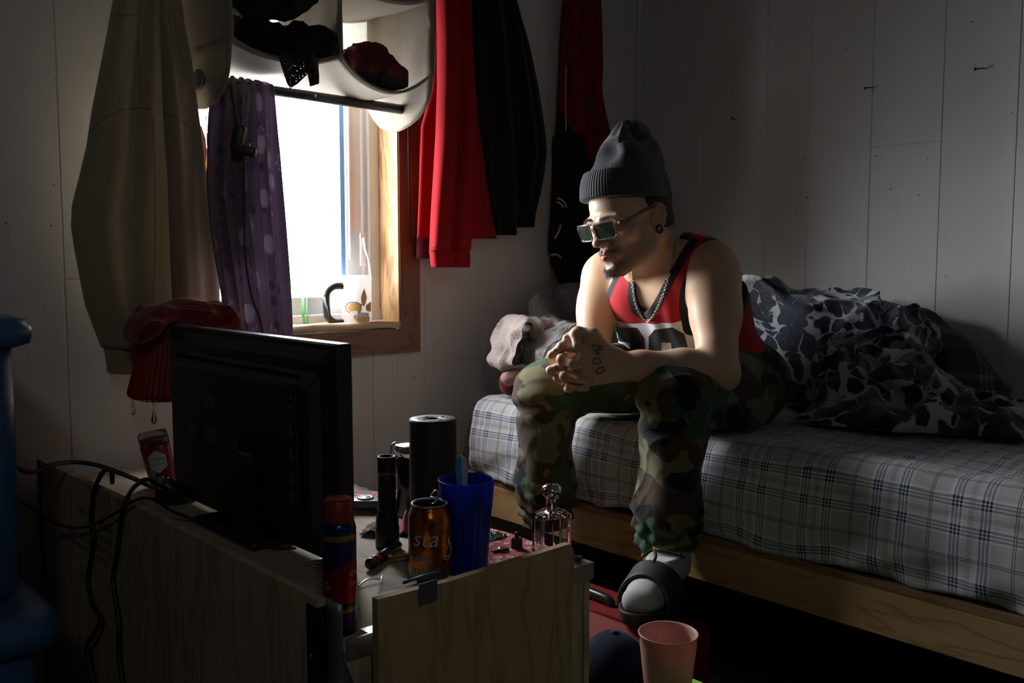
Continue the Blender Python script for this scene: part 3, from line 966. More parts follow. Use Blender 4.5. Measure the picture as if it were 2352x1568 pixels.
# resample evenly
def resample(P, n, closed=False):
    P = [V((*p, 0)) if len(p) == 2 else V(p) for p in P]
    if closed: P = P + [P[0]]
    L = [0]
    for a, b in zip(P, P[1:]): L.append(L[-1] + (b - a).length)
    out = []; j = 0
    for i in range(n):
        s = L[-1] * i / (n if closed else n - 1)
        while j < len(L) - 2 and L[j + 1] < s: j += 1
        t = (s - L[j]) / max(L[j + 1] - L[j], 1e-9)
        out.append(P[j].lerp(P[j + 1], t))
    return out, L[-1]
SN = 150
secr, slen = resample(sec, SN)
NYS = 330
vs = []; uvs = []
cxm, czm = (mx0 + mx1) / 2, mz0 + .08
for j in range(NYS):
    y = BY0 + .01 + (BY1 - BY0 - .012) * j / (NYS - 1)
    e = min(y - BY0 - .009, BY1 - .001 - y)
    q = 1 - max(0, 1 - e / .07) ** 2.4 * .35 if e < .07 else 1
    for i, p in enumerate(secr):
        s = slen * i / (SN - 1)
        x, z = p.x, p.y
        front = max(0, 1 - s / .30)
        wob = mnoise.noise(V((y * 3.2, s * 7, 1.3))) * .010 + mnoise.noise(V((y * 11 + s * 6, s * 9, 4))) * .005 + mnoise.noise(V((y * 24, s * 15, 9))) * .0025 + .0035 * (1 - abs(mnoise.noise(V((y * 7 + s * 14, s * 17 - y * 3, 12)))) * 2) ** 4
        # hem at the bottom of the front: scalloped, loose
        if s < .13:
            k = 1 - s / .13
            z += k * (.012 * sin(y * 9 + 1) + .009 * sin(y * 23) - .006)
            x += k * (-.006 + .010 * sin(y * 31 + s * 60) + .005 * sin(y * 57))
        # dip under the seated man
        dp = math.exp(-((y - 1.36) / .22) ** 2 - ((x - 2.0) / .26) ** 2)
        z -= .022 * dp * (z > mz1 - .05)
        x2 = cxm + (x - cxm) * q
        z2 = czm + (z - czm) * q
        up_ = 1 if z > mz1 - .03 else 0
        x2 -= (0 if up_ else wob * front * 1.2); z2 += (wob if up_ else 0)
        if z2 < .392:
            if s < .045 or x2 > 1.75: z2 = .3922
            else: x2 = min(x2, 1.6935)
        vs.append((x2, y, z2))
        uvs.append((y, s * 1.0 + .01 * mnoise.noise(V((y * 4, s * 4, 7)))))
fs = [(j * SN + i + 1, j * SN + i, (j + 1) * SN + i, (j + 1) * SN + i + 1) for j in range(NYS - 1) for i in range(SN - 1)]
fs.append(tuple(i for i in range(SN))); fs.append(tuple((NYS - 1) * SN + i for i in reversed(range(SN))))
fs += [(j * SN, j * SN + SN - 1, (j + 1) * SN + SN - 1, (j + 1) * SN) for j in range(NYS - 1)]
build('fitted_sheet', vs, fs, M_SHEET, mt, uvs=uvs)
# ------------------------------------------------------------ the seated man
def attr_mix(t, name):
    nd = t.n('ShaderNodeAttribute'); nd.attribute_name = name
    return nd.outputs['Fac']

def mat_skin():
    t = NT('skin')
    c = t.coord()
    n1 = t.noise(c, 22, 4, .6); n2 = t.noise(c, 420, 2)
    base = t.mix(n1, (.55, .345, .225), (.63, .42, .285))
    base = t.mix(t.math('MULTIPLY', attr_mix(t, 'lip'), .85), base, (.36, .13, .11))
    base = t.mix(attr_mix(t, 'stubble'), base, (.20, .125, .09))
    base = t.mix(t.math('MULTIPLY', attr_mix(t, 'flush'), .6), base, (.47, .18, .12))
    t.set(col=base, rough=.48, spec=.35, sss=.10, ssss=.006, sssr=(1.0, .35, .2))
    t.bump(t.math('ADD', n2, t.math('MULTIPLY', n1, .5)), .12, .001)
    return t.m
M_SKIN = mat_skin()

# head frame
TH, PH = radians(55), radians(15)
SXv, SYv, SZv = RT, UP, -FW
HF = (SXv * (-sin(TH) * cos(PH)) - SYv * sin(PH) + SZv * (cos(TH) * cos(PH))).normalized()
HL = (SXv * cos(TH) + SZv * sin(TH)).normalized()
HU = HF.cross(HL).normalized()
HC = at(1447, 494, d=2.12)
HR = [[HF[i], HL[i], HU[i]] for i in range(3)]
def L(x, y, z): return HC + HF * x + HL * y + HU * z

# joints
shL, shR = at(1638, 617, X=1.80), at(1388, 628, X=1.79)
elL, elR = at(1652, 852, X=1.70), at(1362, 806, X=1.69)
wrL = at(1412, 836, X=1.50)
D0 = (wrL - CAM).dot(FW)
def hp(x, y, dd): return at(x, y, d=D0 + dd)
hipL, hipR = V((1.985, 1.29, .705)), V((1.985, 1.51, .705))
knL, knR = at(1545, 922, X=1.58), at(1243, 905, X=1.575)
anL, anR = at(1532, 1262, X=1.63), at(1256, 1196, X=1.63)
midS = (shL + shR) / 2
LAT = (shL - shR).normalized()
P0, P1, P2, P3 = V((1.965, 1.40, .70)), V((1.92, 1.41, .82)), V((1.86, 1.415, .93)), V((midS.x + .012, midS.y, midS.z - .005))
NB = V((midS.x - .012, midS.y + .005, midS.z + .045))

def torso(S, g=0.0, k=.05):
    ax = (P3 - P1).normalized()
    dp = LAT.cross(ax).normalized()
    R3 = [[dp[i], LAT[i], ax[i]] for i in range(3)]
    S.ell(P0, (.125 + g, .165 + g, .11 + g), None, k)
    S.ell(P1, (.105 + g, .148 + g, .12 + g), R3, k)
    S.ell(P2, (.112 + g, .162 + g, .12 + g), R3, k)
    S.ell(P3 + ax * -.01, (.098 + g, .160 + g, .085 + g), R3, k)
    for s in (-1, 1):   # pectorals and trapezius
        S.ell(P3 - ax * .035 + LAT * (.07 * s) - dp * .065 * (1 if dp.x > 0 else -1), (.045 + g, .07 + g, .055 + g), R3, .03)
        S.cone(NB + V((.01, 0, .0)), (midS + LAT * (.145 * s)) + V((.005, 0, .028)), .05 + g, .032 + g, .04)

def neck(S):
    S.cone(L(-.030, 0, -.045), NB + V((.012, 0, -.01)), .056, .063, .02)
    S.cone(L(.012, 0, -.085), NB + V((-.055, 0, -.035)), .036, .030, .03)
    for s in (-1, 1): S.cone(L(-.03, .062 * s, -.055), midS + LAT * (.022 * s) + V((-.060, 0, .018)), .013, .009, .018)

def arms(S):
    S.chain([shL, shL.lerp(elL, .45), elL], [.058, .051, .040], .03)
    S.chain([shR, shR.lerp(elR, .45), elR], [.054, .046, .038], .03)
    for sh, el in ((shL, elL), (shR, elR)):
        S.cone(sh.lerp(el, .12) + V((.006, 0, .0)), sh.lerp(el, .5), .054, .044, .03)       # deltoid to triceps
        S.cone(sh.lerp(el, .35) + V((-.012, 0, 0)), sh.lerp(el, .75) + V((-.012, 0, 0)), .040, .036, .025)
    mL = elL.lerp(wrL, .35)
    S.chain([elL, mL, elL.lerp(wrL, .75), wrL], [.042, .042, .031, .0255], .02)
    S.cone(elL + V((.012, -.004, -.012)), elL + V((.012, -.004, -.012)), .030, .030, .02)
    wrR = hp(1352, 842, .085)
    S.chain([elR, elR.lerp(wrR, .4), wrR], [.042, .040, .027], .02)

FL = [  # left hand: base, middle joint, end joint, tip  (px, px, depth)
    [(1340, 801, -.006), (1290, 796, .003), (1267, 815, .012), (1270, 832, .034)],
    [(1336, 825, -.012), (1292, 838, .004), (1264, 850, .012), (1270, 862, .036)],
    [(1339, 851, -.010), (1302, 868, .006), (1280, 867, .016), (1288, 878, .038)],
    [(1350, 876, -.002), (1327, 886, .006), (1304, 893, .014), (1309, 897, .030)]]
FR = [  # right hand, fingers coming over the back of the left
    [(1312, 786, .044), (1301, 787, .006), (1318, 797, -.003), (1330, 803, -.003)],
    [(1312, 812, .046), (1290, 824, -.006), (1313, 835, -.021), (1334, 843, -.021)],
    [(1314, 848, .046), (1296, 863, -.006), (1327, 871, -.019), (1354, 874, -.014)],
    [(1318, 872, .044), (1308, 884, .004), (1330, 890, -.004), (1347, 892, .002)]]
TLf = [(1392, 812, .0), (1362, 768, .0), (1327, 762, .004), (1301, 776, .008)]
TRf = [(1322, 800, .055), (1330, 766, .034), (1322, 768, -.008), (1325, 792, -.020)]
def hands(S):
    r = [.0112, .0098, .0088, .0072]
    q = lambda f: [hp(*p) for p in f]
    for i, f in enumerate(FL):
        sc = (1, 1.04, 1, .86)[i]
        S.cone(wrL + (hp(*f[0]) - hp(1343, 838, -.008)) * .45, hp(*f[0]), .021, .0135 * sc, .018)
    for i, f in enumerate(FL):
        sc = (1, 1.04, 1, .86)[i]; P = q(f)
        S.chain(P, [x * sc for x in r], .0045)
        S.cone(P[1], P[1], .0106 * sc, .0106 * sc, .004)
    S.ell(hp(1375, 838, .006), (.036, .036, .030), None, .02)
    S.chain(q(TLf), [.020, .0135, .0115, .0085], .008)
    for f in FR:
        S.cone(hp(1352, 842, .085), hp(*f[0]), .024, .0135, .015)
    for i, f in enumerate(FR):
        sc = (.95, 1.06, 1.04, .86)[i]; P = q(f)
        S.chain(P, [x * sc for x in r], .0035)
        S.cone(P[1], P[1], .0108 * sc, .0108 * sc, .004)
    S.cone(hp(1360, 776, .004), hp(1344, 800, .002), .0125, .0125, .012)
    S.cone(hp(1366, 790, .006), hp(1348, 806, .006), .014, .014, .012)
    S.chain(q(TRf), [.017, .0135, .0118, .0092], .005)
    for f in (TLf,): S.cone(hp(*f[1]), hp(*f[1]), .0145, .0145, .006)

def head(S):
    e = lambda x, y, z, r, k=.012, op='add', R=HR: S.ell(L(x, y, z), r, R, k, op)
    e(-.012, 0, .03, (.098, .076, .09), .02)
    e(.030, 0, .028, (.063, .066, .06), .02)
    e(.026, 0, -.045, (.062, .059, .074), .02)
    for s in (-1, 1):
        S.chain([L(-.008, .056 * s, -.045), L(.012, .050 * s, -.084), L(.072, .018 * s, -.113)], [.018, .0175, .015], .02)
        e(.058, .046 * s, -.030, (.024, .021, .020), .018)
        S.cone(L(.083, .046 * s, .004), L(.093, .010 * s, .006), .0105, .0095, .012)
    e(.080, 0, -.110, (.017, .022, .016), .014)
    for s in (-1, 1):
        e(.099, .033 * s, -.013, (.014, .018, .010), .010, 'sub')
        e(.0775, .033 * s, -.014, (.0150, .0165, .0118), .004)
        S.chain([L(.088, .020 * s, -.017), L(.0925, .033 * s, -.0195), L(.086, .046 * s, -.0165)], [.001, .0012, .001], .002, 'sub')
    S.cone(L(.091, 0, -.004), L(.111, 0, -.040), .0085, .0095, .013)
    e(.1135, 0, -.0440, (.0108, .0108, .0095), .008)
    for s in (-1, 1): e(.1015, .0140 * s, -.0465, (.0105, .0080, .0075), .006)
    for s in (-1, 1): e(.1085, .0070 * s, -.0540, (.0060, .0036, .0040), .003, 'sub')
    e(.083, 0, -.074, (.0185, .028, .022), .014)
    S.chain([L(.087, -.023, -.0745), L(.1000, -.006, -.0690), L(.1000, .006, -.0690), L(.087, .023, -.0745)], [.003, .0052, .0052, .003], .005)
    S.chain([L(.086, -.020, -.0775), L(.0985, 0, -.0812), L(.086, .020, -.0775)], [.003, .0068, .003], .005)
    S.chain([L(.089, -.024, -.0757), L(.1035, -.008, -.0745), L(.1035, .008, -.0745), L(.089, .024, -.0757)], [.0012] * 4, .003, 'sub')
    e(.103, 0, -.0945, (.010, .018, .0055), .008, 'sub')
    S.cone(L(.106, 0, -.056), L(.104, 0, -.065), .002, .0025, .004, 'sub')
    for s in (-1, 1):   # ears
        ct, st_ = cos(radians(14)), sin(radians(14))
        fx = HF * ct + HU * st_; ux = HU * ct - HF * st_
        R = [[fx[i], HL[i], ux[i]] for i in range(3)]
        S.ell(L(-.010, .0755 * s, -.013), (.0190, .0075, .0300), R, .008)
        pts = [(.006, .002), (.004, .017), (-.008, .026), (-.021, .020), (-.0245, .004), (-.020, -.014), (-.010, -.025)]
        S.chain([L(-.008, .0815 * s, -.012) + fx * (a + .004) + ux * b for a, b in pts], [.0036, .0040, .0042, .0042, .004, .004, .0045], .004)
        S.ell(L(-.006, .0875 * s, -.012), (.0095, .0060, .0145), R, .004, 'sub')
        S.ell(L(-.001, .0775 * s, -.042), (.0080, .0050, .0090), R, .005)

def all_prims(S):
    torso(S); neck(S); arms(S); head(S); hands(S)
    return S

person = thing('person', 'seated person in grey beanie, sunglasses, red jersey and camouflage trousers, hands clasped', 'person', (1.75, 1.41, .30))

def bbox_pts(ps, m):
    a = np.array([list(p) for p in ps]); return a.min(0) - m, a.max(0) + m
hb_lo, hb_hi = bbox_pts([L(x, y, z) for x in (-.13, .135) for y in (-.1, .1) for z in (-.14, .13)], .0)
hd_pts = [hp(*p) for f in FL + FR + [TLf, TRf] for p in f] + [wrL]
kn_lo, kn_hi = bbox_pts(hd_pts, .03)
SB = all_prims(SDF((1.36, 1.06, .58), (2.20, 1.78, 1.24), .0032))
gx, gy, gz = SB.coords(); SB.D = np.maximum(SB.D, (.645 - gz + 0 * gx + 0 * gy).astype(np.float32))
vB, fB = SB.mesh()
SH = all_prims(SDF(hb_lo, hb_hi, .0016))
vH, fH = SH.mesh()
SN_ = all_prims(SDF(kn_lo, kn_hi, .0014))
vN, fN = SN_.mesh()
def dist_in_head(v):   # + inside the fine head region
    q = v - np.array(HC)
    return np.minimum(np.minimum(q @ np.array(HU) + .118, .102 - np.abs(q @ np.array(HL))), .14 - np.abs(q @ np.array(HF)))
def dist_in_hand(v):
    ax = np.array((wrL - elL).normalized())
    a = (v - (np.array(wrL) - ax * -.002)) @ ax
    # keep right forearm with the body
    b = np.array(hp(1352, 842, .075)); axr = np.array((hp(1330, 842, .02) - hp(1362, 842, .12)).normalized())
    inb = ((v > kn_lo + .004) & (v < kn_hi - .004)).all(1)
    return np.where(inb, np.minimum(a, .05), -1)
ov = .004
def facekeep(v, f, keep): return f[keep[f].all(1)]
kb = (dist_in_head(vB) < ov) & (dist_in_hand(vB) < ov)
inbH = ((vH > hb_lo + .004) & (vH < hb_hi - .004)).all(1)
fB2 = facekeep(vB, fB, kb)
fH2 = facekeep(vH, fH, (dist_in_head(vH) > -ov))
fN2 = facekeep(vN, fN, (dist_in_hand(vN) > -ov))
# a stretch of bare shin above the sock, same skin mesh
SS = SDF((1.52, 1.08, .28), (1.78, 1.32, .50), .004)
SS.chain([anL + V((0, 0, -.06)), anL + V((0, 0, .05))], [.033, .040], .01)
vS, fS = SS.mesh()
vv = np.concatenate([vB, vH, vN, vS]); ff = np.concatenate([fB2, fH2 + len(vB), fN2 + len(vB) + len(vH), fS + len(vB) + len(vH) + len(vN)])
used = np.unique(ff); rm = np.full(len(vv), -1); rm[used] = np.arange(len(used)); vv = vv[used]; ff = rm[ff]
# tints in head space
q = vv - np.array(HC)
hx, hy, hz = q @ np.array(HF), q @ np.array(HL), q @ np.array(HU)
sm = lambda x, a, b: np.clip((x - a) / (b - a), 0, 1) ** 2 * (3 - 2 * np.clip((x - a) / (b - a), 0, 1))
lipz = np.where(hz > -.0752, sm(hz, -.0640, -.0668) , sm(hz, -.0885, -.0860))
lip = lipz * sm(np.abs(hy), .024, .020) * sm(hx, .083, .087)
stub = sm(hz, -.052, -.064) * sm(hx, .0, .05) * .35 * (1 - lip) * (np.abs(hy) < .08) + .0
stub = stub + .35 * sm(np.abs(hy), .03, .02) * sm(hz, -.092, -.100) * sm(hx, .05, .07)
stub[hz < -.14] = 0
ear = sm(np.abs(hy), .072, .08) * (np.abs(hz + .012) < .05)
nose = sm(np.sqrt((hx - .113) ** 2 + hy ** 2 + (hz + .045) ** 2), .022, .010)
kn_ = np.zeros(len(vv))
for f in FL + FR:
    for p in (f[1], f[3]):
        kn_ = np.maximum(kn_, sm(np.linalg.norm(vv - np.array(hp(*p)), axis=1), .018, .007))
flush = np.maximum(np.maximum(ear * .8, nose * .6), kn_ * .7)
body = build('body', vv, ff, M_SKIN, person, attrs={'lip': lip, 'stubble': stub, 'flush': flush})

# nails
mb = MB()
def nail(a, b, r, mi=0):
    a, b = hp(*a), hp(*b)
    d = (b - a).normalized()
    n_ = (-FW - d * (-FW).dot(d)).normalized(); s_ = d.cross(n_)
    c = b - d * .004 + n_ * (r * .78)
    def f(u, v):
        x = (u - .5) * 2; y = (v - .5) * 2
        w_ = .0054 * (1 - .25 * y * y * (y > 0))
        return c + s_ * (x * w_) + d * (y * .0062) + n_ * (r * .24 * (1 - x * x * .9) - .0006 * abs(y) ** 3)
    mb.grid(f, 9, 9, thick=.0008)
for f_, r_ in ((FR[1], .0078), (FR[2], .0076), (TRf, .0095)):
    mb = MB(); nail(f_[2], f_[3], r_); mb.build('fingernail', plain('nail', (.62, .40, .31), .3, var=.05), person)

# ------------------------------------------------------------ decals laid on surfaces along camera rays
def decal_px(name, polys, bv, mat, parent, step=4, lift=.0007, label=None):
    bm = bmesh.new()
    for poly in polys:
        vs = [bm.verts.new((x, y, 0)) for x, y in poly]
        for t3 in tessellate_polygon([[V((x, y, 0)) for x, y in poly]]):
            try: bm.faces.new([vs[i] for i in t3])
            except ValueError: pass
    xs = [p[0] for q in polys for p in q]; ys = [p[1] for q in polys for p in q]
    for ax, (lo, hi) in ((0, (min(xs), max(xs))), (1, (min(ys), max(ys)))):
        c = lo + step
        while c < hi:
            co = [0, 0, 0]; co[ax] = c; no = [0, 0, 0]; no[ax] = 1
            bmesh.ops.bisect_plane(bm, geom=bm.verts[:] + bm.edges[:] + bm.faces[:], plane_co=co, plane_no=no, dist=1e-4)
            c += step
    bad = []; pos = {}
    for v in bm.verts:
        r = ray(v.co.x, v.co.y).normalized()
        h, n_, i, d = bv.ray_cast(CAM, r)
        if h is None: bad.append(v); continue
        if n_.dot(r) > 0: n_ = -n_
        pos[v] = h + n_ * lift - r * lift * .5
    for v, p in pos.items(): v.co = p
    bmesh.ops.delete(bm, geom=bad, context='VERTS')
    for f in list(bm.faces):
        if f.normal.length == 0: f.normal_update()
        f.normal_update()
        if f.normal.dot(f.calc_center_median() - CAM) > 0: f.normal_flip()
    bm.verts.index_update()
    o = build(name, [v.co.copy() for v in bm.verts], [[v.index for v in f.verts] for f in bm.faces], mat, parent, smooth=True, label=label)
    bm.free()
    return o
bv_body = bvh_of(body)
def ring(cx, cy, rx, ry, w, n=14, rot=0):
    P = []
    o = [(cx + cos(rot) * rx * cos(a) - sin(rot) * ry * sin(a), cy + sin(rot) * rx * cos(a) + cos(rot) * ry * sin(a)) for a in [2 * pi * k / n for k in range(n)]]
    i = [(cx + cos(rot) * (rx - w) * cos(a) - sin(rot) * (ry - w) * sin(a), cy + sin(rot) * (rx - w) * cos(a) + cos(rot) * (ry - w) * sin(a)) for a in [2 * pi * k / n for k in range(n)]]
    for k in range(n): P.append([o[k], o[(k + 1) % n], i[(k + 1) % n], i[k]])
    return P
INKT = plain('tattoo_ink', (.19, .125, .09), .6)
tat = ring(1371, 829, 11, 8.5, 4.5) + ring(1379, 850, 12, 8.5, 5, rot=-.45)
tat += [[(1357, 796), (1362, 790), (1368, 792), (1362, 800)], [(1366, 790), (1384, 794), (1383, 799), (1365, 795)], [(1362, 802), (1382, 800), (1383, 805), (1364, 807)], [(1366, 808), (1374, 806), (1378, 813), (1370, 815)], [(1373, 795), (1377, 795), (1375, 807), (1371, 806)]]
decal_px('hand_tattoo', tat, bv_body, INKT, person, 3, .0004)
decal_px('finger_tattoo', [[(1272, 802), (1277, 800), (1279, 806), (1274, 808)]], bv_body, INKT, person, 3, .0004)
decal_px('finger_tattoo', [[(1275, 841), (1280, 839), (1283, 846), (1278, 849)]], bv_body, INKT, person, 3, .0004)

# ------------------------------------------------------------ jersey
ax_ = (P3 - P1).normalized()
NRM = LAT.cross(ax_).normalized()
if NRM.x > 0: NRM = -NRM
VAX = NRM.cross(LAT).normalized()
if VAX.z < 0: VAX = -VAX
SJ = SDF((1.60, 1.12, .56), (2.30, 1.72, 1.18), .0026)
torso(SJ, .007)
for s, e_ in ((1, 0), (-1, 0)):
    SJ.ell(P1 + V((.02, 0, -.10)), (.140, .185, .12), None, .05)
RJ = [[NRM[i], LAT[i], VAX[i]] for i in range(3)]
SJ.ell(P2 + NRM * .012 - VAX * .03 - LAT * .018, (.118, .180, .13), RJ, .05)
SJ.ell(P1 + NRM * .045 - LAT * .015, (.10, .175, .12), RJ, .05)
# loose back hem hanging behind the hip
SJ.chain([at(1652, 720, X=1.96), at(1672, 850, X=2.01), at(1694, 985, X=2.04)], [.045, .048, .05], .05)
SJ.chain([V((1.98, 1.45, .90)), V((2.05, 1.44, .78)), V((2.09, 1.44, .66))], [.06, .05, .05], .05)
# cloth folds
def jfold(x, y, z):
    u = (x - midS.x) * LAT.x + (y - midS.y) * LAT.y; w = z
    a = np.sin(u * 85 + 3 * vnoise(x * 9, y * 9, z * 7, 3) + w * 14)
    return -(.0022 * a * np.clip((1.04 - z) / .2, 0, 1) + .004 * vnoise(x * 14, y * 14, z * 9, 5))
SJ.disp(jfold, .03)
gx, gy, gz = SJ.coords()
def uvn(x, y, z):
    a, b, c = x - midS.x, y - midS.y, z - midS.z
    return (a * LAT.x + b * LAT.y + c * LAT.z, a * VAX.x + b * VAX.y + c * VAX.z, a * NRM.x + b * NRM.y + c * NRM.z)
def px_uv(px, py, off=.085):
    r = ray(px, py); o = midS + NRM * off
    t_ = (o - CAM).dot(NRM) / r.dot(NRM)
    p = CAM + r * t_ - midS
    return (p.dot(LAT), p.dot(VAX))
NECKP = [px_uv(*q) for q in ((1549, 552), (1541, 590), (1530, 630), (1519, 665), (1506, 690), (1492, 703), (1480, 695), (1468, 675), (1457, 645), (1448, 612), (1440, 585))]
NECKP = [(NECKP[0][0], NECKP[0][1] + .20)] + NECKP + [(NECKP[-1][0], NECKP[-1][1] + .18)]
ARML = [px_uv(*q) for q in ((1632, 548), (1602, 575), (1586, 610), (1581, 640), (1580, 672), (1585, 706), (1594, 745))]
ARML = [(ARML[0][0], ARML[0][1] + .2)] + ARML + [(ARML[-1][0] + .02, ARML[-1][1] - .01), (.5, ARML[-1][1] - .01), (.5, .3)]
ARMR = [px_uv(*q) for q in ((1418, 590), (1402, 630), (1390, 685), (1384, 742))]
ARMR = [(ARMR[0][0], ARMR[0][1] + .2)] + ARMR + [(-.5, ARMR[-1][1]), (-.5, .3)]
def polysd(poly, u, v):
    d2 = np.full(u.shape, 1e9, dtype=np.float32); ins = np.zeros(u.shape, dtype=bool)
    n = len(poly)
    for i in range(n):
        (ax, ay), (bx, by) = poly[i], poly[(i + 1) % n]
        ex, ey = bx - ax, by - ay
        t_ = np.clip(((u - ax) * ex + (v - ay) * ey) / (ex * ex + ey * ey + 1e-12), 0, 1)
        d2 = np.minimum(d2, (u - ax - t_ * ex) ** 2 + (v - ay - t_ * ey) ** 2)
        if abs(ey) > 1e-9: ins ^= ((ay > v) != (by > v)) & (u < (v - ay) / ey * ex + ax)
    return np.where(ins, -1, 1) * np.sqrt(d2)
def d_neck(u, v, n): return polysd(NECKP, u, np.where(n < -.02, v - .045, v))
def d_arm(u, v, n): return np.minimum(polysd(ARML, u, v), polysd(ARMR, u, v))
idx = np.nonzero(np.abs(SJ.D) < .025)
Pj = np.stack([SJ.lo[k] + SJ.h * idx[k] for k in range(3)], 1)
Uj, Vj, Nj = uvn(Pj[:, 0], Pj[:, 1], Pj[:, 2])
SJ.D[idx] = np.maximum(SJ.D[idx], np.maximum(-d_neck(Uj, Vj, Nj), -d_arm(Uj, Vj, Nj)).astype(np.float32))
SJ.D = np.maximum(SJ.D, ((.638 + 0 * gx + 0 * gy) - gz).astype(np.float32))
vj, fj = SJ.mesh()
u_, v_, n_ = uvn(vj[:, 0], vj[:, 1], vj[:, 2])
def mat_jersey():
    t = NT('jersey_cloth')
    dn, da, hv, bk, sd = (attr_mix(t, k) for k in ('dneck', 'darm', 'hv', 'depth', 'side'))
    RED, WHT, BLK = (.42, .007, .014), (.74, .72, .74), (.016, .017, .019)
    n2 = t.noise(t.coord(), 900, 2); n1 = t.noise(t.coord(), 30, 3)
    low = t.math('LESS_THAN', hv, 0.0)
    front = t.math('MULTIPLY', t.math('GREATER_THAN', bk, -.02), t.math('LESS_THAN', sd, .128))
    col = t.mix(t.math('MULTIPLY', low, front), RED, WHT)
    trim = t.math('MAXIMUM', t.math('LESS_THAN', dn, .021), t.math('LESS_THAN', da, .019))
    col = t.mix(trim, col, BLK)
    col = t.mix(t.math('MULTIPLY', n2, .22), col, t.mix(.5, col, (.0, .0, .0)))
    t.set(col=col, rough=.75, spec=.2, sheen=.12)
    t.bump(t.math('ADD', n2, n1), .2, .0012)
    return t.m
bvt = BVHTree.FromPolygons([tuple(p) for p in vj.tolist()], [tuple(p) for p in fj.tolist()])
pr = bvt.ray_cast(CAM, ray(1490, 742).normalized())[0] or at(1490, 742, X=1.72)
hv0 = (pr - midS).dot(VAX)
jersey = build('jersey', vj, fj, mat_jersey(), person, attrs={'side': u_, 'dneck': d_neck(u_, v_, n_), 'darm': d_arm(u_, v_, n_), 'hv': (v_ - hv0) + .02 * u_, 'depth': n_})
bv_all = bvh_of(jersey, body)
bv_j = bvh_of(jersey)
M_NUM = plain('number_print', (.022, .024, .026), .55, bump=.2)
decal_px('jersey_number', [[(1397, 846), (1396, 766), (1407, 751), (1463, 752), (1480, 778), (1484, 846), (1449, 846), (1448, 786), (1414, 784), (1414, 846)]], bv_j, M_NUM, person, 4)
decal_px('jersey_number', [[(1491, 846), (1490, 773), (1503, 757), (1543, 751), (1572, 766), (1592, 846), (1549, 846), (1541, 787), (1519, 786), (1517, 846)]], bv_j, M_NUM, person, 4)

# necklace: figaro chain lying on skin and cloth
path = [(1551, 556), (1546, 590), (1540, 618), (1532, 648), (1522, 680), (1510, 708), (1499, 728), (1488, 737), (1477, 731), (1466, 714), (1458, 690), (1454, 662), (1452, 636), (1453, 616)]
pp = smoothpts([V((x, y, 0)) for x, y in path], 10)
chain = []
for p in pp:
    r = ray(p.x, p.y).normalized()
    h, nn, i, d = bv_all.ray_cast(CAM, r)
    if h: chain.append(h - r * .0035)
cl, tot = resample(chain, int(1 + (sum((a - b).length for a, b in zip(chain, chain[1:]))) / .0052))
mb = MB()
for i in range(len(cl) - 1):
    a, b = cl[i], cl[i + 1]
    d = (b - a).normalized(); vw = (CAM - a).normalized(); s_ = d.cross(vw).normalized()
    w_ = s_ if i % 2 == 0 else (s_ * .35 + vw.cross(s_) * 0 + vw * .9).normalized()
    lw = .0025 if i % 4 else .0027
    R_ = [(a + b) / 2 + d * ((b - a).length * .72 * cos(t)) + w_ * (lw * sin(t)) for t in [2 * pi * k / 10 for k in range(10)]]
    mb.tube(R_, .00075, 5, closed=True)
nk = mb.build('necklace', plain('necklace_silver', (.62, .56, .47), .25, 1, var=.1), person)
tag(nk, kind='stuff')

# ------------------------------------------------------------ beanie
def beanie(S):
    S.ell(L(.0, 0, .045), (.106, .088, .082), HR, .02)
    S.chain([L(-.012, 0, .075), L(-.034, 0, .125), L(-.050, 0, .162)], [.084, .066, .042], .03)
    S.ell(L(-.058, 0, .182), (.034, .036, .020), HR, .02)
    S.ell(L(-.004, .030, .178), (.020, .012, .026), HR, .018, 'sub')
    S.ell(L(-.050, .048, .178), (.016, .014, .022), HR, .018, 'sub')
    S.ell(L(.045, .0, .150), (.030, .05, .02), HR, .02, 'sub')
brimN = (HU - HF * .24).normalized()
brimP = L(0, 0, .033)
Bb, Bh = bbox_pts([L(x, y, z) for x in (-.15, .15) for y in (-.12, .12) for z in (-.03, .23)], 0)
S1 = SDF(Bb, Bh, .002); beanie(S1)
def bf(x, y, z):
    a = (x - HC.x) * HF.x + (y - HC.y) * HF.y + (z - HC.z) * HF.z
    c = (x - HC.x) * HU.x + (y - HC.y) * HU.y + (z - HC.z) * HU.z
    b = (x - HC.x) * HL.x + (y - HC.y) * HL.y + (z - HC.z) * HL.z
    w_ = np.clip((c - .085) / .06, 0, 1)
    an = np.arctan2(b, a + .045)
    return -(.0045 * w_ * np.sin(an * 5 + 1.0 + c * 25) + .004 * w_ * vnoise(a * 24, b * 24, c * 24, 8) + .003 * vnoise(a * 11, b * 11, c * 11, 4))
S1.disp(bf, .03)
S1.plane(brimP + brimN * .045, -brimN)
vb, fb_ = S1.mesh()
def mat_knit():
    t = NT('ribbed_knit')
    sp = t.n('ShaderNodeSeparateXYZ', {0: t.tc.outputs['UV']})
    rib = t.math('SINE', t.math('MULTIPLY', sp.outputs[0], 2 * pi * 104))
    n1 = t.noise(t.coord(), 300, 3)
    rr = t.math('MULTIPLY', t.math('ADD', rib, 1.0), .5)
    col = t.mix(rr, (.018, .019, .022), (.058, .061, .067))
    col = t.mix(t.math('MULTIPLY', n1, .4), col, (.10, .10, .105))
    t.set(col=col, rough=.95, spec=.08, sheen=.3)
    t.bump(t.math('ADD', rib, n1), .6, .0018)
    return t.m
M_KNIT = mat_knit()
def ribuv(v):
    q = v - np.array(HC)
    a, b, c = q @ np.array(HF) + .01, q @ np.array(HL), q @ np.array(HU)
    return np.stack([np.arctan2(b, a) / (2 * pi) + .5, c], 1)
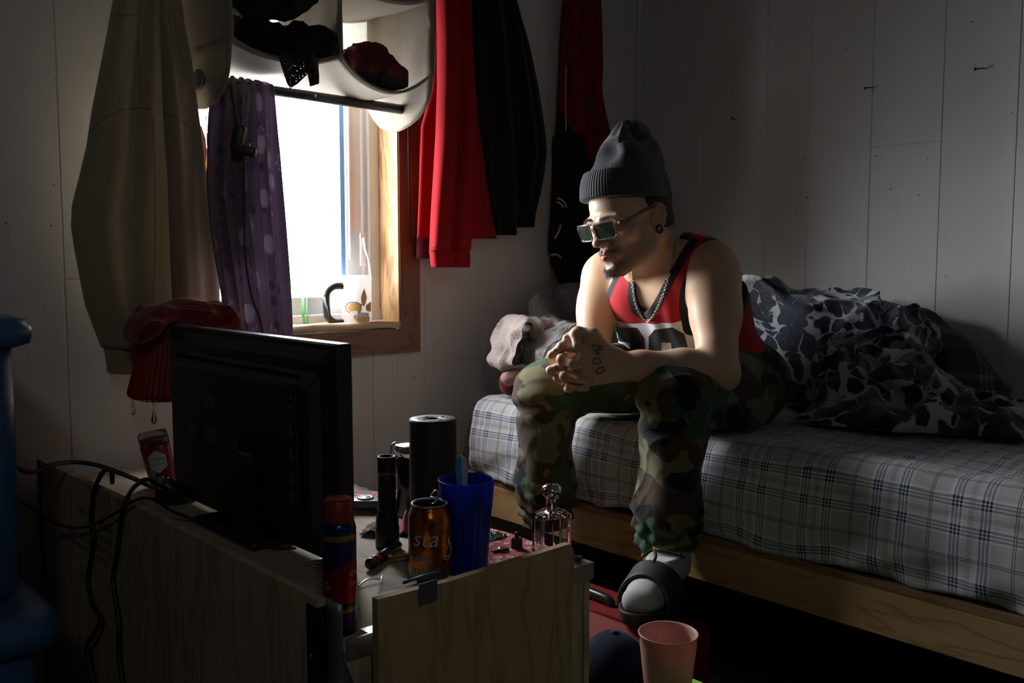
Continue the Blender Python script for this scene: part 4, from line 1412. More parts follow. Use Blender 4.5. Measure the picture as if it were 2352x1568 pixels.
beanie_o = build('beanie', vb, fb_, M_KNIT, person, uvs=ribuv(vb))
S2 = SDF(Bb, Bh, .002)
S2.ell(L(.002, 0, .05), (.112, .0930, .098), HR, 0)
S2.chain([L(.0, 0, .070), L(-.016, 0, .104)], [.092, .083], .02)
S2.plane(brimP, -brimN, .004)
S2.plane(brimP + brimN * .062, brimN, .006)
vb, fb_ = S2.mesh()
build('cuff', vb, fb_, M_KNIT, beanie_o, uvs=ribuv(vb))
tg = L(-.085, .052, .028)
MB().box(tg, (.004, .012, .014), Matrix(((HF.x, HL.x, HU.x, 0), (HF.y, HL.y, HU.y, 0), (HF.z, HL.z, HU.z, 0), (0, 0, 0, 1))) @ Matrix.Rotation(radians(32), 4, 'Z'), .001).build('tag', plain('grey_tag', (.12, .12, .125), .8), beanie_o)

# short dark hair below the cuff
S3 = SDF(Bb - .03, Bh, .002)
S3.ell(L(-.014, 0, .028), (.1005, .0795, .092), HR, 0)
S3.ell(L(-.04, 0, -.03), (.068, .067, .05), HR, .02)
S3.ell(L(.075, 0, -.02), (.085, .12, .12), HR, .004, 'sub')
S3.ell(L(-.010, .078, -.018), (.026, .02, .036), HR, .006, 'sub')
S3.ell(L(-.010, -.078, -.018), (.026, .02, .036), HR, .006, 'sub')
S3.plane(L(0, 0, -.042), -HU, .008)
S3.plane(L(0, 0, .05), HU)
S3.disp(lambda x, y, z: .0014 * vnoise(x * 160, y * 160, z * 60, 2), .01)
vb, fb_ = S3.mesh()
M_HAIR = plain('black_hair', (.012, .010, .009), .6, var=.4, vscale=300, bump=.4, bscale=900)
build('hair', vb, fb_, M_HAIR, person)

# strands: brows, moustache, goatee
def strands(name, spots, mat):
    mb = MB()
    rnd = random.Random(5)
    for (x, y, z, dx, dy, dz, ln, n_, sp_) in spots:
        for k in range(n_):
            o = L(x + .03, y + rnd.gauss(0, sp_[0]), z + rnd.gauss(0, sp_[1]))
            h, nn, i, d = bv_body.ray_cast(o, -HF)
            if h is None or d > .10: continue
            dr = (HF * dx + HL * (dy * (1 if y >= 0 else -1)) + HU * dz + V((rnd.uniform(-.3, .3), rnd.uniform(-.3, .3), rnd.uniform(-.3, .3))) * .7).normalized()
            dr = (dr + nn * .25).normalized()
            l_ = ln * rnd.uniform(.6, 1.2)
            mb.tube([h - nn * .0006, h + dr * l_ * .5 + nn * .0006, h + dr * l_ + nn * .0003], [.00024, .00022, .00008], 3, caps=False)
    o = mb.build(name, mat, person)
    tag(o, kind='stuff')
    return o
br = []
for s in (-1, 1):
    for k in range(9): br.append((.085, s * (.012 + .0045 * k), .004 + .0042 * sin(k / 8 * pi) + .002, 0, .9, .25 - .05 * k, .008, 26, (.002, .0017)))
strands('eyebrows', br, M_HAIR)
fh = []
for s in (-1, 1):
    for k in range(7): fh.append((.10, s * (.003 + .0042 * k), -.0605 - .0008 * k, .1, .5, -1, .0055, 20, (.002, .0020)))
    for k in range(5): fh.append((.09, s * (.002 + .0042 * k), -.110 + .001 * k, .25, .1, -1, .0085, 20, (.003, .0050)))
    for k in range(4): fh.append((.08, s * (.004 + .004 * k), -.120, .3, .1, -1, .011, 22, (.003, .003)))
    fh.append((.09, s * .0245, -.084, .1, .2, -1, .006, 26, (.0025, .005)))
fh.append((.09, 0, -.0955, .1, 0, -1, .005, 10, (.003, .002)))
strands('goatee', fh, M_HAIR)

# ------------------------------------------------------------ sunglasses
def sgx(y): return .1195 - 3.4 * y * y
def lensring(s, w_, h_, r, n=6):
    P = []
    cy, cz = .0345 * s, -.0175
    for (a, b, q_) in ((w_ / 2 - r, h_ / 2 - r, 0), (-(w_ / 2 - r), h_ / 2 - r, 1), (-(w_ / 2 - r), -(h_ / 2 - r), 2), (w_ / 2 - r, -(h_ / 2 - r), 3)):
        for k in range(n + 1):
            an = pi / 2 * (q_ + k / n)
            y = a + r * cos(an); z = b + r * sin(an)
            y = y * (1 + z * 6 * .5)            # narrower at the bottom
            P.append(L(sgx(cy + y) + z * .18, cy + y, cz + z))
    return P
M_FRAME = NT('clear_acetate')
M_FRAME.set(col=M_FRAME.mix(M_FRAME.noise(M_FRAME.coord(), 60), (.52, .46, .40), (.42, .36, .31)), rough=.08, trans=.75, ior=1.35, spec=.6)
M_FRAME = M_FRAME.m
sg = MB()
for s in (-1, 1): sg.tube(lensring(s, .054, .037, .009), .0018, 8, closed=True)
sg.tube([L(sgx(.0) - .001, -.009, -.012), L(sgx(0) + .001, 0, -.0095), L(sgx(.0) - .001, .009, -.012)], .0024, 8)
glasses = sg.build('sunglasses', M_FRAME, person)
mb = MB()
for s in (-1, 1):
    a = [L(.0985, .0655 * s, -.0065), L(.092, .0725 * s, -.004), L(.05, .0765 * s, .004), L(.005, .0795 * s, .0125), L(-.018, .080 * s, .010), L(-.034, .078 * s, -.006)]
    mb2 = MB(); mb2.tube(smoothpts(a, 5), [.0035] * 8 + [.0028] * 18, 8, flat=(1, .5)); mb2.build('temple', M_FRAME, glasses)
    mb2 = MB(); mb2.box(L(.0965, .0675 * s, -.006), (.006, .006, .008), bevel=.0015); mb2.build('hinge', M_CHROME, glasses)
    P = lensring(s, .050, .033, .007)
    c = sum(P, V((0, 0, 0))) / len(P) + HF * .0006
    mb3 = MB()
    front = P; back = [p - HF * .0018 for p in P]
    n = len(P)
    mb3.add([c] + front + [c - HF * .0018] + back, [(0, 1 + k, 1 + (k + 1) % n) for k in range(n)] + [(n + 1, n + 2 + (k + 1) % n, n + 2 + k) for k in range(n)] + [(1 + k, n + 2 + k, n + 2 + (k + 1) % n, 1 + (k + 1) % n) for k in range(n)])
    t = None
    if 'dark_lens' not in MATS:
        t = NT('dark_lens')
        t.set(col=t.mix(t.noise(t.coord(), 20), (.030, .042, .032), (.022, .032, .026)), rough=.06, spec=.6, alpha=.88)
        MATS['dark_lens'] = t.m
    mb3.build('lens', MATS['dark_lens'], glasses)
# ear plug
mb = MB()
ec = L(-.001, .0845, -.041)
mb.tube([ec + HF * (.0085 * cos(a)) + HU * (.0085 * sin(a)) for a in [2 * pi * k / 24 for k in range(24)]], .0024, 8, closed=True)
mb.build('ear_plug', plain('ear_plug', (.008, .008, .008), .2), person)

# ------------------------------------------------------------ camouflage trousers
def mat_camo():
    t = NT('camouflage')
    c0 = t.coord(scale=(1, 1, 1.25))
    wv = t.n('ShaderNodeTexNoise', {'Vector': c0, 'Scale': 14, 'Detail': 2})
    vm = t.n('ShaderNodeVectorMath', operation='MULTIPLY_ADD')
    t.put(vm.inputs[0], wv.outputs['Color']); t.put(vm.inputs[1], (.06, .06, .06)); t.put(vm.inputs[2], c0)
    c = vm.outputs[0]
    def lay(off, sc, th):
        mp = t.n('ShaderNodeVectorMath', operation='ADD'); t.put(mp.inputs[0], c); t.put(mp.inputs[1], off)
        return t.math('GREATER_THAN', t.noise(mp.outputs[0], sc, 1.2, .5), th)
    col = t.mix(lay((3, 1, 7), 10, .50), (.150, .135, .068), (.062, .036, .022))
    col = t.mix(lay((9, 4, 2), 10.5, .545), col, (.036, .078, .042))
    col = t.mix(lay((5, 8, 1), 12, .605), col, (.008, .008, .012))
    n2 = t.noise(t.coord(), 800, 2)
    col = t.mix(t.math('MULTIPLY', n2, .25), col, (.02, .02, .015))
    t.set(col=col, rough=.85, spec=.15, sheen=.1)
    t.bump(t.math('ADD', t.math('MULTIPLY', n2, .5), t.noise(t.coord(), 26, 4)), .3, .003)
    return t.m
M_CAMO = mat_camo()
STt = SDF((1.44, 1.00, .33), (2.24, 1.78, .94), .0034)
STt.ell(P0 + V((.01, 0, .0)), (.145, .195, .105), None, .04)
def leg(S, hip, kn, an, sd):
    S.chain([hip, hip.lerp(kn, .5), kn + V((.02, 0, .006))], [.100, .092, .074], .04)
    S.chain([kn, kn.lerp(an, .25) + V((.008, 0, 0)), kn.lerp(an, .7) + V((.006, 0, 0)), an + V((0, 0, .03))], [.072, .071, .070, .060], .03)
    S.cone(an + V((0, 0, .032)), an + V((-.004, 0, .004)), .062, .044, .02)
leg(STt, hipL, knL, anL, 1); leg(STt, hipR, knR, anR, -1)
# cargo pocket on the outer left thigh
STt.ell(hipL.lerp(knL, .40) + V((.0, -.085, -.02)), (.09, .02, .07), None, .02)
def tf(x, y, z):
    n1 = vnoise(x * 7, y * 7, z * 5, 11)
    f = .010 * vnoise(x * 11, y * 11, z * 7, 12)
    w1 = vnoise(x * 9 + 3, y * 9, z * 9, 17)
    f = f + .0045 * (1 - np.abs(np.sin((z * 1.0 + (x + y) * .8) * 46 + w1 * 3.2))) ** 2 * np.clip(vnoise(x * 6, y * 6, z * 6, 19) + .4, 0, 1)
    f = f + .0035 * np.abs(vnoise(x * 26 + n1 * 2, y * 26, z * 12, 13))
    # bunched above the ankle, pulled folds below the knee
    for an, kn in ((anL, knL), (anR, knR)):
        r_ = np.exp(-((x - an.x) ** 2 + (y - an.y) ** 2) / .02)
        b = np.exp(-((z - an.z - .035) / .055) ** 2) * r_
        ang = np.arctan2(y - an.y, x - an.x)
        f = f + b * (.010 * np.sin((z - an.z) * 150 + 2.2 * np.sin(ang * 2) + n1 * 2) + .004 * np.sin(ang * 13))
        v = np.clip((kn.z - .02 - z) / .25, 0, 1) * np.clip((z - an.z - .05) / .1, 0, 1) * r_
        f = f + v * (.008 * np.sin(ang * 4 + n1 * 2.5 + z * 9))
        kz = np.exp(-((z - kn.z + .03) / .05) ** 2) * np.exp(-((x - kn.x) ** 2 + (y - kn.y) ** 2) / .012)
        f = f + kz * .006 * np.sin((z + .4 * y) * 110 + n1 * 2)
    return -f
STt.disp(tf, .04)
gx, gy, gz = STt.coords()
zt = .6125 - .022 * np.exp(-((gy - 1.36) / .22) ** 2 - ((gx - 2.0) / .26) ** 2)
cut = np.where(gx > 1.661, zt + .022 - gz, -1).astype(np.float32)
STt.D = np.maximum(STt.D, cut)
fr_ = np.where((gx > 1.60) & (gx <= 1.682), gx - 1.677, -1).astype(np.float32) + 0 * gz
vt, ft = STt.mesh()
trousers = build('trousers', vt, ft, M_CAMO, person)
# drawstring at the left ankle, gathered cuff frill at the right
mb = MB()
e0 = anL + V((-.035, -.025, -.012))
mb.tube(smoothpts([at(1500, 1257, d=1.93), at(1512, 1262, d=1.90), at(1538, 1268, d=1.91), at(1556, 1273, d=1.93), at(1572, 1281, d=1.935), at(1560, 1272, d=1.93)], 6), .0022, 6)
mb.tube(smoothpts([at(1503, 1260, d=1.90), at(1488, 1268, d=1.89), at(1470, 1283, d=1.885), at(1484, 1273, d=1.888), at(1500, 1262, d=1.90)], 6), .0022, 6)
mb.tube(smoothpts([at(1503, 1260, d=1.90), at(1506, 1278, d=1.88), at(1500, 1292, d=1.875)], 6), .0035, 6)
mb.build('drawstring', M_CAMO, person)

# ------------------------------------------------------------ sock and slide sandal
heel, toe = V((1.645, 1.246, .315)), V((1.408, 1.172, .312))
fd = (toe - heel).normalized(); fs_ = V((-fd.y, fd.x, 0)).normalized()
if fs_.y > 0: fs_ = -fs_        # towards the camera side
def sock(S, g=0):
    S.chain([anL + V((0, 0, -.0)), heel + V((-.02, -.002, .05))], [.040, .040], .02)
    S.chain([heel + V((-.005, 0, .006)), heel.lerp(toe, .35) + V((0, 0, .028)), heel.lerp(toe, .7) + V((0, 0, .004)), toe - fd * .020], [.032, .036, .031, .023], .03)
    S.cone(heel.lerp(toe, .62) + fs_ * .016, toe - fd * .032 + fs_ * .018, .022, .018, .025)
    S.cone(heel.lerp(toe, .62) - fs_ * .014, toe - fd * .022 - fs_ * .012, .024, .021, .025)
SK = SDF((1.32, 1.06, .26), (1.74, 1.36, .47), .0026)
sock(SK)
gx, gy, gz = SK.coords()
SK.D = np.maximum(SK.D, (.2935 - gz + 0 * gx + 0 * gy).astype(np.float32))
SK.D = np.maximum(SK.D, (gz - (anL.z + .012) + 0 * gx + 0 * gy).astype(np.float32))
def skf(x, y, z):
    w_ = np.clip((z - .372) / .02, 0, 1)
    ang = np.arctan2(y - anL.y, x - anL.x)
    return -(w_ * .0014 * np.sin(ang * 34) + .002 * vnoise(x * 30, y * 30, z * 30, 2) + .0018 * np.sin((z - .3) * 260 + 3 * vnoise(x * 20, y * 20, z * 20, 6)) * np.clip((z - .36) / .03, 0, 1))
SK.disp(skf, .02)
vs_, fs2 = SK.mesh()
build('sock', vs_, fs2, mat_fabric('white_sock', (.42, .42, .43), .12, .95, 700, .2, .4, 40), person)
# slide: footbed and broad strap
slide = None
out = []
for k in range(48):
    a = 2 * pi * k / 48
    lx_ = cos(a); ly_ = sin(a)
    ln = .142
    wd2 = .050 + .008 * lx_ - .006 * (lx_ < -.5)
    out.append((lx_ * ln * (1 - .04 * abs(ly_)), (abs(ly_) ** .8) * wd2 * (1 if ly_ > 0 else -1)))
cs = heel.lerp(toe, .52)
def slab(z0, z1, g):
    return [V((cs.x, cs.y, 0)) + fd * (x * (1 + g)) + fs_ * (y * (1 + g * 2)) for x, y in out], z0, z1
mb = MB()
rings = []
for z, g in ((.2700, -.03), (.273, 0), (.286, .0), (.292, .012), (.298, .02), (.2985, -.005), (.2935, -.05)):
    ps, _, _ = slab(z, z, g)
    rings.append([V((p.x, p.y, z + (.008 * max(0, (p - V((cs.x, cs.y, 0))).dot(fd) / .14 - .55) if True else 0))) for p in ps])
lofted(rings, mb, smooth=True)
M_RUB = plain('black_rubber', (.013, .013, .014), .55, bump=.3, bscale=400)
slide = mb.build('slide_sandal', M_RUB, person)
SM = SDF((1.32, 1.06, .26), (1.74, 1.36, .47), .0022)
a_ = heel.lerp(toe, .45) + V((0, 0, .020)); b_ = heel.lerp(toe, .88) + V((0, 0, -.004))
dab = b_ - a_
def strapbody(S, g, e):
    A, B = a_ - dab * e, b_ + dab * e
    ra, rb = .0500 + .0090 * e - g, .0410 - .0090 * e - g
    S.cone(A, B, ra, rb, .01)
    for sd_ in (.019, -.018): S.cone(A + fs_ * sd_ + V((0, 0, -.014)), B + fs_ * sd_ + V((0, 0, -.008)), ra - .009, rb - .004, .03)
strapbody(SM, 0, 0)
SM.plane(heel.lerp(toe, .50), -fd + V((0, 0, .30)), .002)
SM.plane(heel.lerp(toe, .84), fd + V((0, 0, .28)), .003)
gx, gy, gz = SM.coords()
SM.D = np.maximum(SM.D, (.288 - gz + 0 * gx + 0 * gy).astype(np.float32))
inner = SDF((1.32, 1.06, .26), (1.74, 1.36, .47), .0022)
strapbody(inner, .0055, .5)
SM.D = np.maximum(SM.D, -inner.D)
vs_, fs2 = SM.mesh()
strap = build('strap', vs_, fs2, M_RUB, slide)

def decal_text(name, txt, hpx, ox, oy, ang, bv, mat, parent, lift=.0006, shear=.2):
    b = MB(); b.text(txt, 1.0, (0, 0, 0), (1, 0, 0), (0, 1, 0), 0, shear=shear)
    ca, sa = cos(ang), sin(ang); out = []
    for v in b.v:
        x, y = ox + (v.x * ca + v.y * sa) * hpx, oy + (v.x * sa - v.y * ca) * hpx
        r = ray(x, y).normalized(); h, n_, i, d = bv.ray_cast(CAM, r)
        if h is None: return None
        out.append(h - r * lift)
    b.v = out
    return b.build(name, mat, parent)
bvs = bvh_of(strap)
M_EMB = plain('embossed_black', (.006, .006, .0065), .25)
decal_text('embossed_lettering', 'NIKE', 19, 1483, 1337, .30, bvs, M_EMB, slide)
sw = [(1451, 1346), (1490, 1329), (1462, 1348)]
decal_px('embossed_swoosh', [sw], bvs, M_EMB, slide, 3, .0006)
# ------------------------------------------------------------ hanging clothes, organiser, curtain
def garment(rows, Y, T, folds=(), n=72, m=90, top=None, hem=True, skew=0.0, cap=True, Yf=None):
    """closed hanging cloth: rows (py, left px, right px) traced at depth Y; T = half thickness; folds (waves, amp, phase, drift)"""
    mb = MB()
    pys = [r[0] for r in rows]
    y0_, y1_ = pys[0], pys[-1]
    rings = []
    tl = [(r[0], r[1]) for r in rows]; tr_ = [(r[0], r[2]) for r in rows]
    def ringat(py, shrink=0, dz=0):
        f = (py - y0_) / (y1_ - y0_)
        yo = (Yf(f) if Yf else 0)
        l, r = at(interp(tl, py), py, Y=Y + yo), at(interp(tr_, py), py, Y=Y + yo)
        l.z += dz; r.z += dz
        c = (l + r) / 2; h = (r - l) / 2
        P = []
        for k in range(n):
            a = 2 * pi * k / n
            ca, sa = cos(a), sin(a)
            s = ca
            tt = T * (abs(sa) ** .7) * (1 if sa > 0 else -1)
            d = 0
            for (wv, amp, ph, dr) in folds:
                d += amp * sin(wv * s * pi + ph + dr * f + .6 * sin(f * 4 + wv)) * (.35 + .65 * abs(sa))
            d += .006 * mnoise.noise(V((c.x + h.x * s, py * .004, 3 + (sa > 0)))) 
            if sa < 0: y = tt + d
            else: y = tt * .55 - d * .3
            P.append(c + h * (ca * (1 - shrink)) + V((0, y * (1 - shrink * 2), 0)))
        return P
    tp = top if top is not None else y0_
    for j in range(m + 1):
        rings.append(ringat(y0_ + (y1_ - y0_) * j / m))
    if hem:
        rings.append(ringat(y1_, .04, .004)); rings.append(ringat(y1_, .08, .02))
    vs = [p for r in rings for p in r]; fs = []
    for i in range(len(rings) - 1):
        for k in range(n): fs.append((i * n + (k + 1) % n, i * n + k, (i + 1) * n + k, (i + 1) * n + (k + 1) % n))
    fs.append(tuple(range(n))); fs.append(tuple((len(rings) - 1) * n + k for k in reversed(range(n))))
    return mb.add(vs, fs, 0, True)

def hanger(root, x, y, z, w=.0, mat=None):
    mb = MB()
    mb.tube(smoothpts([(x, y, z - .09), (x, y, z - .02), (x - .012, y, z + .012), (x, y, z + .03), (x + .02, y, z + .02)], 6), .0022, 8)
    if w: mb.tube(smoothpts([(x - w, y, z - .15), (x, y, z - .088), (x + w, y, z - .15)], 6), .008, 8, flat=(1, .7))
    mb.build('hanger', M_BLACKM, root)

# wooden peg rail above the frame carries the clothes
rl = thing('coat_rail', 'dark coat rail on the window wall above the hanging clothes', 'rail', (1.6, WY - .04, 2.02))
MB().span((.45, WY - .022, 1.99), (2.5, WY - .002, 2.06), .003).build('board', M_TRIMH, rl)
pegx = []
def peg(x, z=2.02, l=.10):
    b = MB(); b.tube([(x, WY - .02, z), (x, WY - .02 - l, z + .012)], .006, 8)
    b.build('peg', M_CHROME, rl)

M_BEIGE = mat_fabric('beige_fleece', (.36, .30, .195), .12, .95, 700, .3, .25, 12)
hd = thing('hoodie', 'beige sweatshirt hanging with ribbed cuffs left of the purple curtain', 'sweatshirt', (.82, 2.1, 1.75))
g = garment([(-290, 300, 360), (-60, 272, 372), (60, 250, 362), (150, 232, 365), (250, 212, 368), (330, 200, 372), (400, 184, 378), (470, 166, 381), (520, 164, 384), (580, 173, 387), (650, 186, 390), (700, 196, 392), (760, 218, 396), (798, 234, 398)], 2.02, .050, [(1.6, .016, 1.2, 1.0), (3.1, .006, .5, 2)], Yf=lambda f: .12 * f ** 1.5)
g.build('sleeve', M_BEIGE, hd)
g = garment([(-290, 330, 392), (-60, 335, 398), (60, 340, 412), (150, 352, 430), (250, 362, 444), (330, 366, 455), (400, 370, 464), (500, 376, 478), (580, 380, 490), (650, 385, 497), (700, 388, 497), (745, 390, 490)], 2.03, .045, [(1.3, .014, -.5, 1.6), (2.7, .006, 2.5, 2)], Yf=lambda f: .11 * f ** 1.5)
g.build('sleeve', M_BEIGE, hd)
g = garment([(796, 238, 396), (804, 240, 392), (828, 243, 388), (856, 247, 384)], 2.14, .036, [(1.4, .012, 1.0, .2), (14, .0016, 0, 0)], m=16)
g.build('cuff', M_BEIGE, hd)
g = garment([(742, 396, 490), (750, 398, 486), (775, 400, 480), (800, 402, 478)], 2.13, .035, [(1.3, .010, -.5, .2), (12, .0016, 0, 0)], m=16)
g.build('cuff', M_BEIGE, hd)
# seams: short welts sewn across and down the sleeves
bvh_h = bvh_of(*[o for o in bpy.data.objects if o.parent == hd])
def seam(path, bv, root, mat, r=.0016, nm='seam', lift=0):
    P = []
    for p in smoothpts([V((x, y, 0)) for x, y in path], 10):
        q_ = ray(p.x, p.y).normalized(); h, nn, i, d = bv.ray_cast(CAM, q_)
        if h: P.append(h - q_ * lift)
    if len(P) > 2:
        b = MB(); b.tube(P, r, 6); return b.build(nm, mat, root)
M_SEAMB = plain('beige_seam', (.20, .17, .12), .95)
for pth in ([(206, 305), (240, 272), (280, 253), (318, 248), (346, 251)], [(374, 258), (405, 270), (432, 290), (446, 306)], [(318, 60), (319, 150), (320, 246)], [(262, 36), (290, 36), (316, 34)], [(352, 270), (355, 400), (357, 560), (352, 690)]):
    seam(pth, bvh_h, hd, M_SEAMB, .0012)
hanger(hd, .80, 2.05, 2.05, .07); peg(.80, 2.03, .19)

# a strip of yellow cloth glowing behind the sweatshirt, at the window's left edge
yc = thing('yellow_cloth', 'thin strip of yellow cloth glowing between beige sweatshirt and purple curtain', 'cloth', (.98, 2.17, 1.3))
MB().grid(lambda u, v: V((.955 + .055 * u, 2.18 + .004 * sin(u * 9 + v * 4), 1.28 - .26 * v)), 10, 20, thick=.0015).build('cloth', mat_fabric('yellow_cloth', (.62, .32, .03), .15, .9, 500, .1, .2, 20, .55, (.75, .38, .03)), yc)
mb = MB(); mb.tube([(.985, 2.179, 1.27), (.985, 2.19, 1.9)], .0012, 6); mb.build('hanging_string', M_BEIGE, yc)
mcl = thing('maroon_cloth', 'bit of maroon cloth beside beige sweatshirt above the yellow strip', 'cloth', (.97, 2.16, 1.35))
g = garment([(290, 452, 460), (320, 450, 470), (350, 452, 473), (382, 455, 470)], 2.165, .012, [(1, .004, 0, 1)], n=24, m=16); g.build('cloth', mat_fabric('maroon_cloth', (.16, .035, .045), .2, .9), mcl)
mb = MB(); p_ = at(455, 290, Y=2.165); mb.tube([p_, p_ + V((-.01, .03, .5))], .0012, 6); mb.build('hanging_string', M_BEIGE, mcl)

# red sweatshirt
M_RED = mat_fabric('red_sweatshirt', (.27, .006, .010), .12, .9, 800, .03, .25, 14)
rs = thing('red_sweatshirt', 'red sweatshirt hanging with one sleeve in front, right of the window', 'sweatshirt', (1.68, 2.1, 1.75))
g = garment([(-200, 1022, 1070), (0, 1002, 1082), (100, 1000, 1086), (200, 992, 1092), (290, 968, 1100), (380, 964, 1112), (450, 962, 1122), (500, 960, 1130), (548, 958, 1140)], 2.155, .022, [(2.2, .012, .6, 1.2), (4.3, .005, 2, 2)])
g.build('body', M_RED, rs)
g = garment([(-200, 1030, 1076), (0, 1003, 1078), (100, 1006, 1083), (200, 1006, 1088), (300, 1003, 1088), (400, 997, 1085), (500, 991, 1080), (574, 988, 1078)], 2.085, .026, [(1.5, .014, 2.0, .8), (3.2, .006, .3, 2)])
slv = g.build('sleeve', M_RED, rs)
g = garment([(572, 987, 1078), (580, 988, 1078), (600, 990, 1078), (614, 992, 1077)], 2.10, .023, [(1.5, .010, 2.8, .1), (5, .003, 1, 0)], m=14)
g.build('cuff', M_RED, rs)
bv_r = bvh_of(slv)
seam([(990, 572), (1030, 574), (1076, 572)], bv_r, rs, plain('red_seam', (.22, .006, .01), .9), .0016)
g = garment([(520, 960, 1010), (560, 957, 1010), (594, 957, 1008)], 2.19, .012, [(1.5, .003, 1, 1)], m=16)
dr = thing('dark_red_garment', 'dark red hem of a garment behind the red sweatshirt', 'garment', (1.58, 2.19, 1.1))
g.build('cloth', mat_fabric('dark_red', (.10, .008, .014), .2, .9), dr)
mb = MB(); mb.tube([(1.60, 2.195, 1.06), (1.60, 2.2, 2.0)], .002, 6); mb.build('hanging_loop', M_BLACKM, dr)
hanger(rs, 1.685, 2.13, 2.05, .06); peg(1.685, 2.03)

# black jacket
M_BLKJ = mat_fabric('black_jacket', (.007, .0055, .0055), .5, .85, 700, .1, .4, 22)
bj = thing('black_jacket', 'black jacket hanging between the red sweatshirt and the corner jersey', 'jacket', (1.85, 2.1, 1.75))
g = garment([(-230, 1100, 1150), (0, 1076, 1186), (100, 1080, 1215), (200, 1086, 1236), (300, 1092, 1252), (350, 1096, 1256), (400, 1100, 1250), (440, 1104, 1243), (490, 1110, 1230), (522, 1120, 1226)], 2.195, .020, [(2.6, .009, .2, 1.5), (5.2, .006, 1, 3)])
g.build('body', M_BLKJ, bj)
g = garment([(-100, 1080, 1140), (100, 1082, 1165), (300, 1096, 1178), (450, 1108, 1188), (540, 1132, 1186)], 2.170, .014, [(1.4, .006, 2, 1)])
g.build('sleeve', M_BLKJ, bj)
hanger(bj, 1.83, 2.185, 2.05, .05); peg(1.83, 2.03)

# red and black jersey in the corner
def mat_rb():
    t = NT('red_black_jersey')
    c = t.tc.outputs['Object']
    sp = t.n('ShaderNodeSeparateXYZ', {0: c})
    n1 = t.noise(c, 20, 3)
    e = t.math('ADD', t.math('MULTIPLY', sp.outputs[0], -1.1), t.math('MULTIPLY', n1, .04))
    isred = t.math('GREATER_THAN', sp.outputs[2], t.math('ADD', e, -.335))
    col = t.mix(isred, (.010, .010, .011), (.14, .007, .007))
    wv = t.n('ShaderNodeTexWave', {'Vector': c, 'Scale': 9.0, 'Distortion': 6.0, 'Detail': 1.0})
    col = t.mix(t.math('MULTIPLY', t.step(wv.outputs['Fac'], .93, .97), t.math('MULTIPLY', isred, .7)), col, (.02, .005, .005))
    t.set(col=col, rough=.85, spec=.15)
    t.bump(n1, .3, .003)
    return t.m
jr = thing('jersey', 'red and black jersey hanging in the corner behind the person', 'jersey', (2.25, 2.16, 1.75))
g = garment([(-160, 1318, 1352), (0, 1297, 1376), (80, 1290, 1381), (150, 1287, 1384), (210, 1284, 1382), (260, 1282, 1390), (310, 1278, 1402), (400, 1272, 1410), (480, 1268, 1415), (560, 1262, 1415), (610, 1268, 1412), (660, 1290, 1400)], 2.175, .030, [(2.3, .010, .4, 1.5), (4.4, .006, 1, 3)])
jo = g.build('cloth', mat_rb(), jr)
bv_jr = bvh_of(jo)
M_WHS = plain('white_stripe', (.42, .41, .41), .8)
for pth in ([(1279, 455), (1289, 458), (1297, 466), (1301, 476)], [(1279, 464), (1288, 468), (1294, 476)], [(1273, 548), (1283, 532), (1288, 516)], [(1266, 586), (1278, 584), (1289, 592)]):
    seam(pth, bv_jr, jr, M_WHS, .0035, 'stripe', .001)
seam([(1300, 150), (1299, 220), (1300, 300)], bv_jr, jr, M_WHS, .002, 'white_cord', .002)
hanger(jr, 2.24, 2.17, 2.05, .05); peg(2.24, 2.03, .08)

# bent metal rod hooked on a wall nail
rod = thing('metal_rod', 'thin black metal rod hanging on the wall left of the corner jersey', 'rod', tuple(at(1271, 330, Y=2.21)))
mb = MB()
P = [at(1284, 311, Y=2.20), at(1271, 314, Y=2.205), at(1270, 330, Y=2.21), at(1271, 440, Y=2.215), at(1273, 560, Y=2.215)]
mb.tube(P, .0030, 8); mb.build('hanging_rod', M_BLACKM, rod)
mb = MB(); c = at(1275, 335, Y=2.215); mb.tube([c + V((0, .012, 0)), c + V((0, -.02, 0))], .002, 8); mb.lathe([(.006, 0), (.006, .0015), (0, .002)], c + V((0, -.02, 0)), 10, axis=(0, -1, 0)); mb.build('nail', M_BLACKM, rod)

# ------------------------------------------------------------ felt organiser above the window
def mat_felt(name, col, w):
    t = NT(name)
    c = t.coord(); n1 = t.noise(c, 180, 4, .7); n2 = t.noise(c, 700, 2); n3 = t.noise(t.coord(scale=(1, 1, .15)), 26, 3)
    cc = t.mix(n1, tuple(x * .6 for x in col), tuple(min(1, x * 1.25) for x in col))
    cc = t.mix(t.math('MULTIPLY', n3, .35), cc, tuple(x * .55 for x in col))
    t.set(col=cc, rough=.95, spec=.1, sheen=.3)
    t.bump(t.math('ADD', n1, n2), .4, .002)
    t.translucent(cc, w)
    return t.m
M_FELT = mat_felt('grey_felt', (.43, .37, .29), .30)
M_FELTB = mat_felt('back_felt', (.62, .60, .55), .5)
OX = [.922, 1.197, 1.468]
OY0, OY1, OZ = 1.905, 2.195, 1.487
org = thing('hanging_organizer', 'grey felt hanging shelf organizer stuffed with clothes over the window', 'organizer', (1.195, 2.05, 1.75))
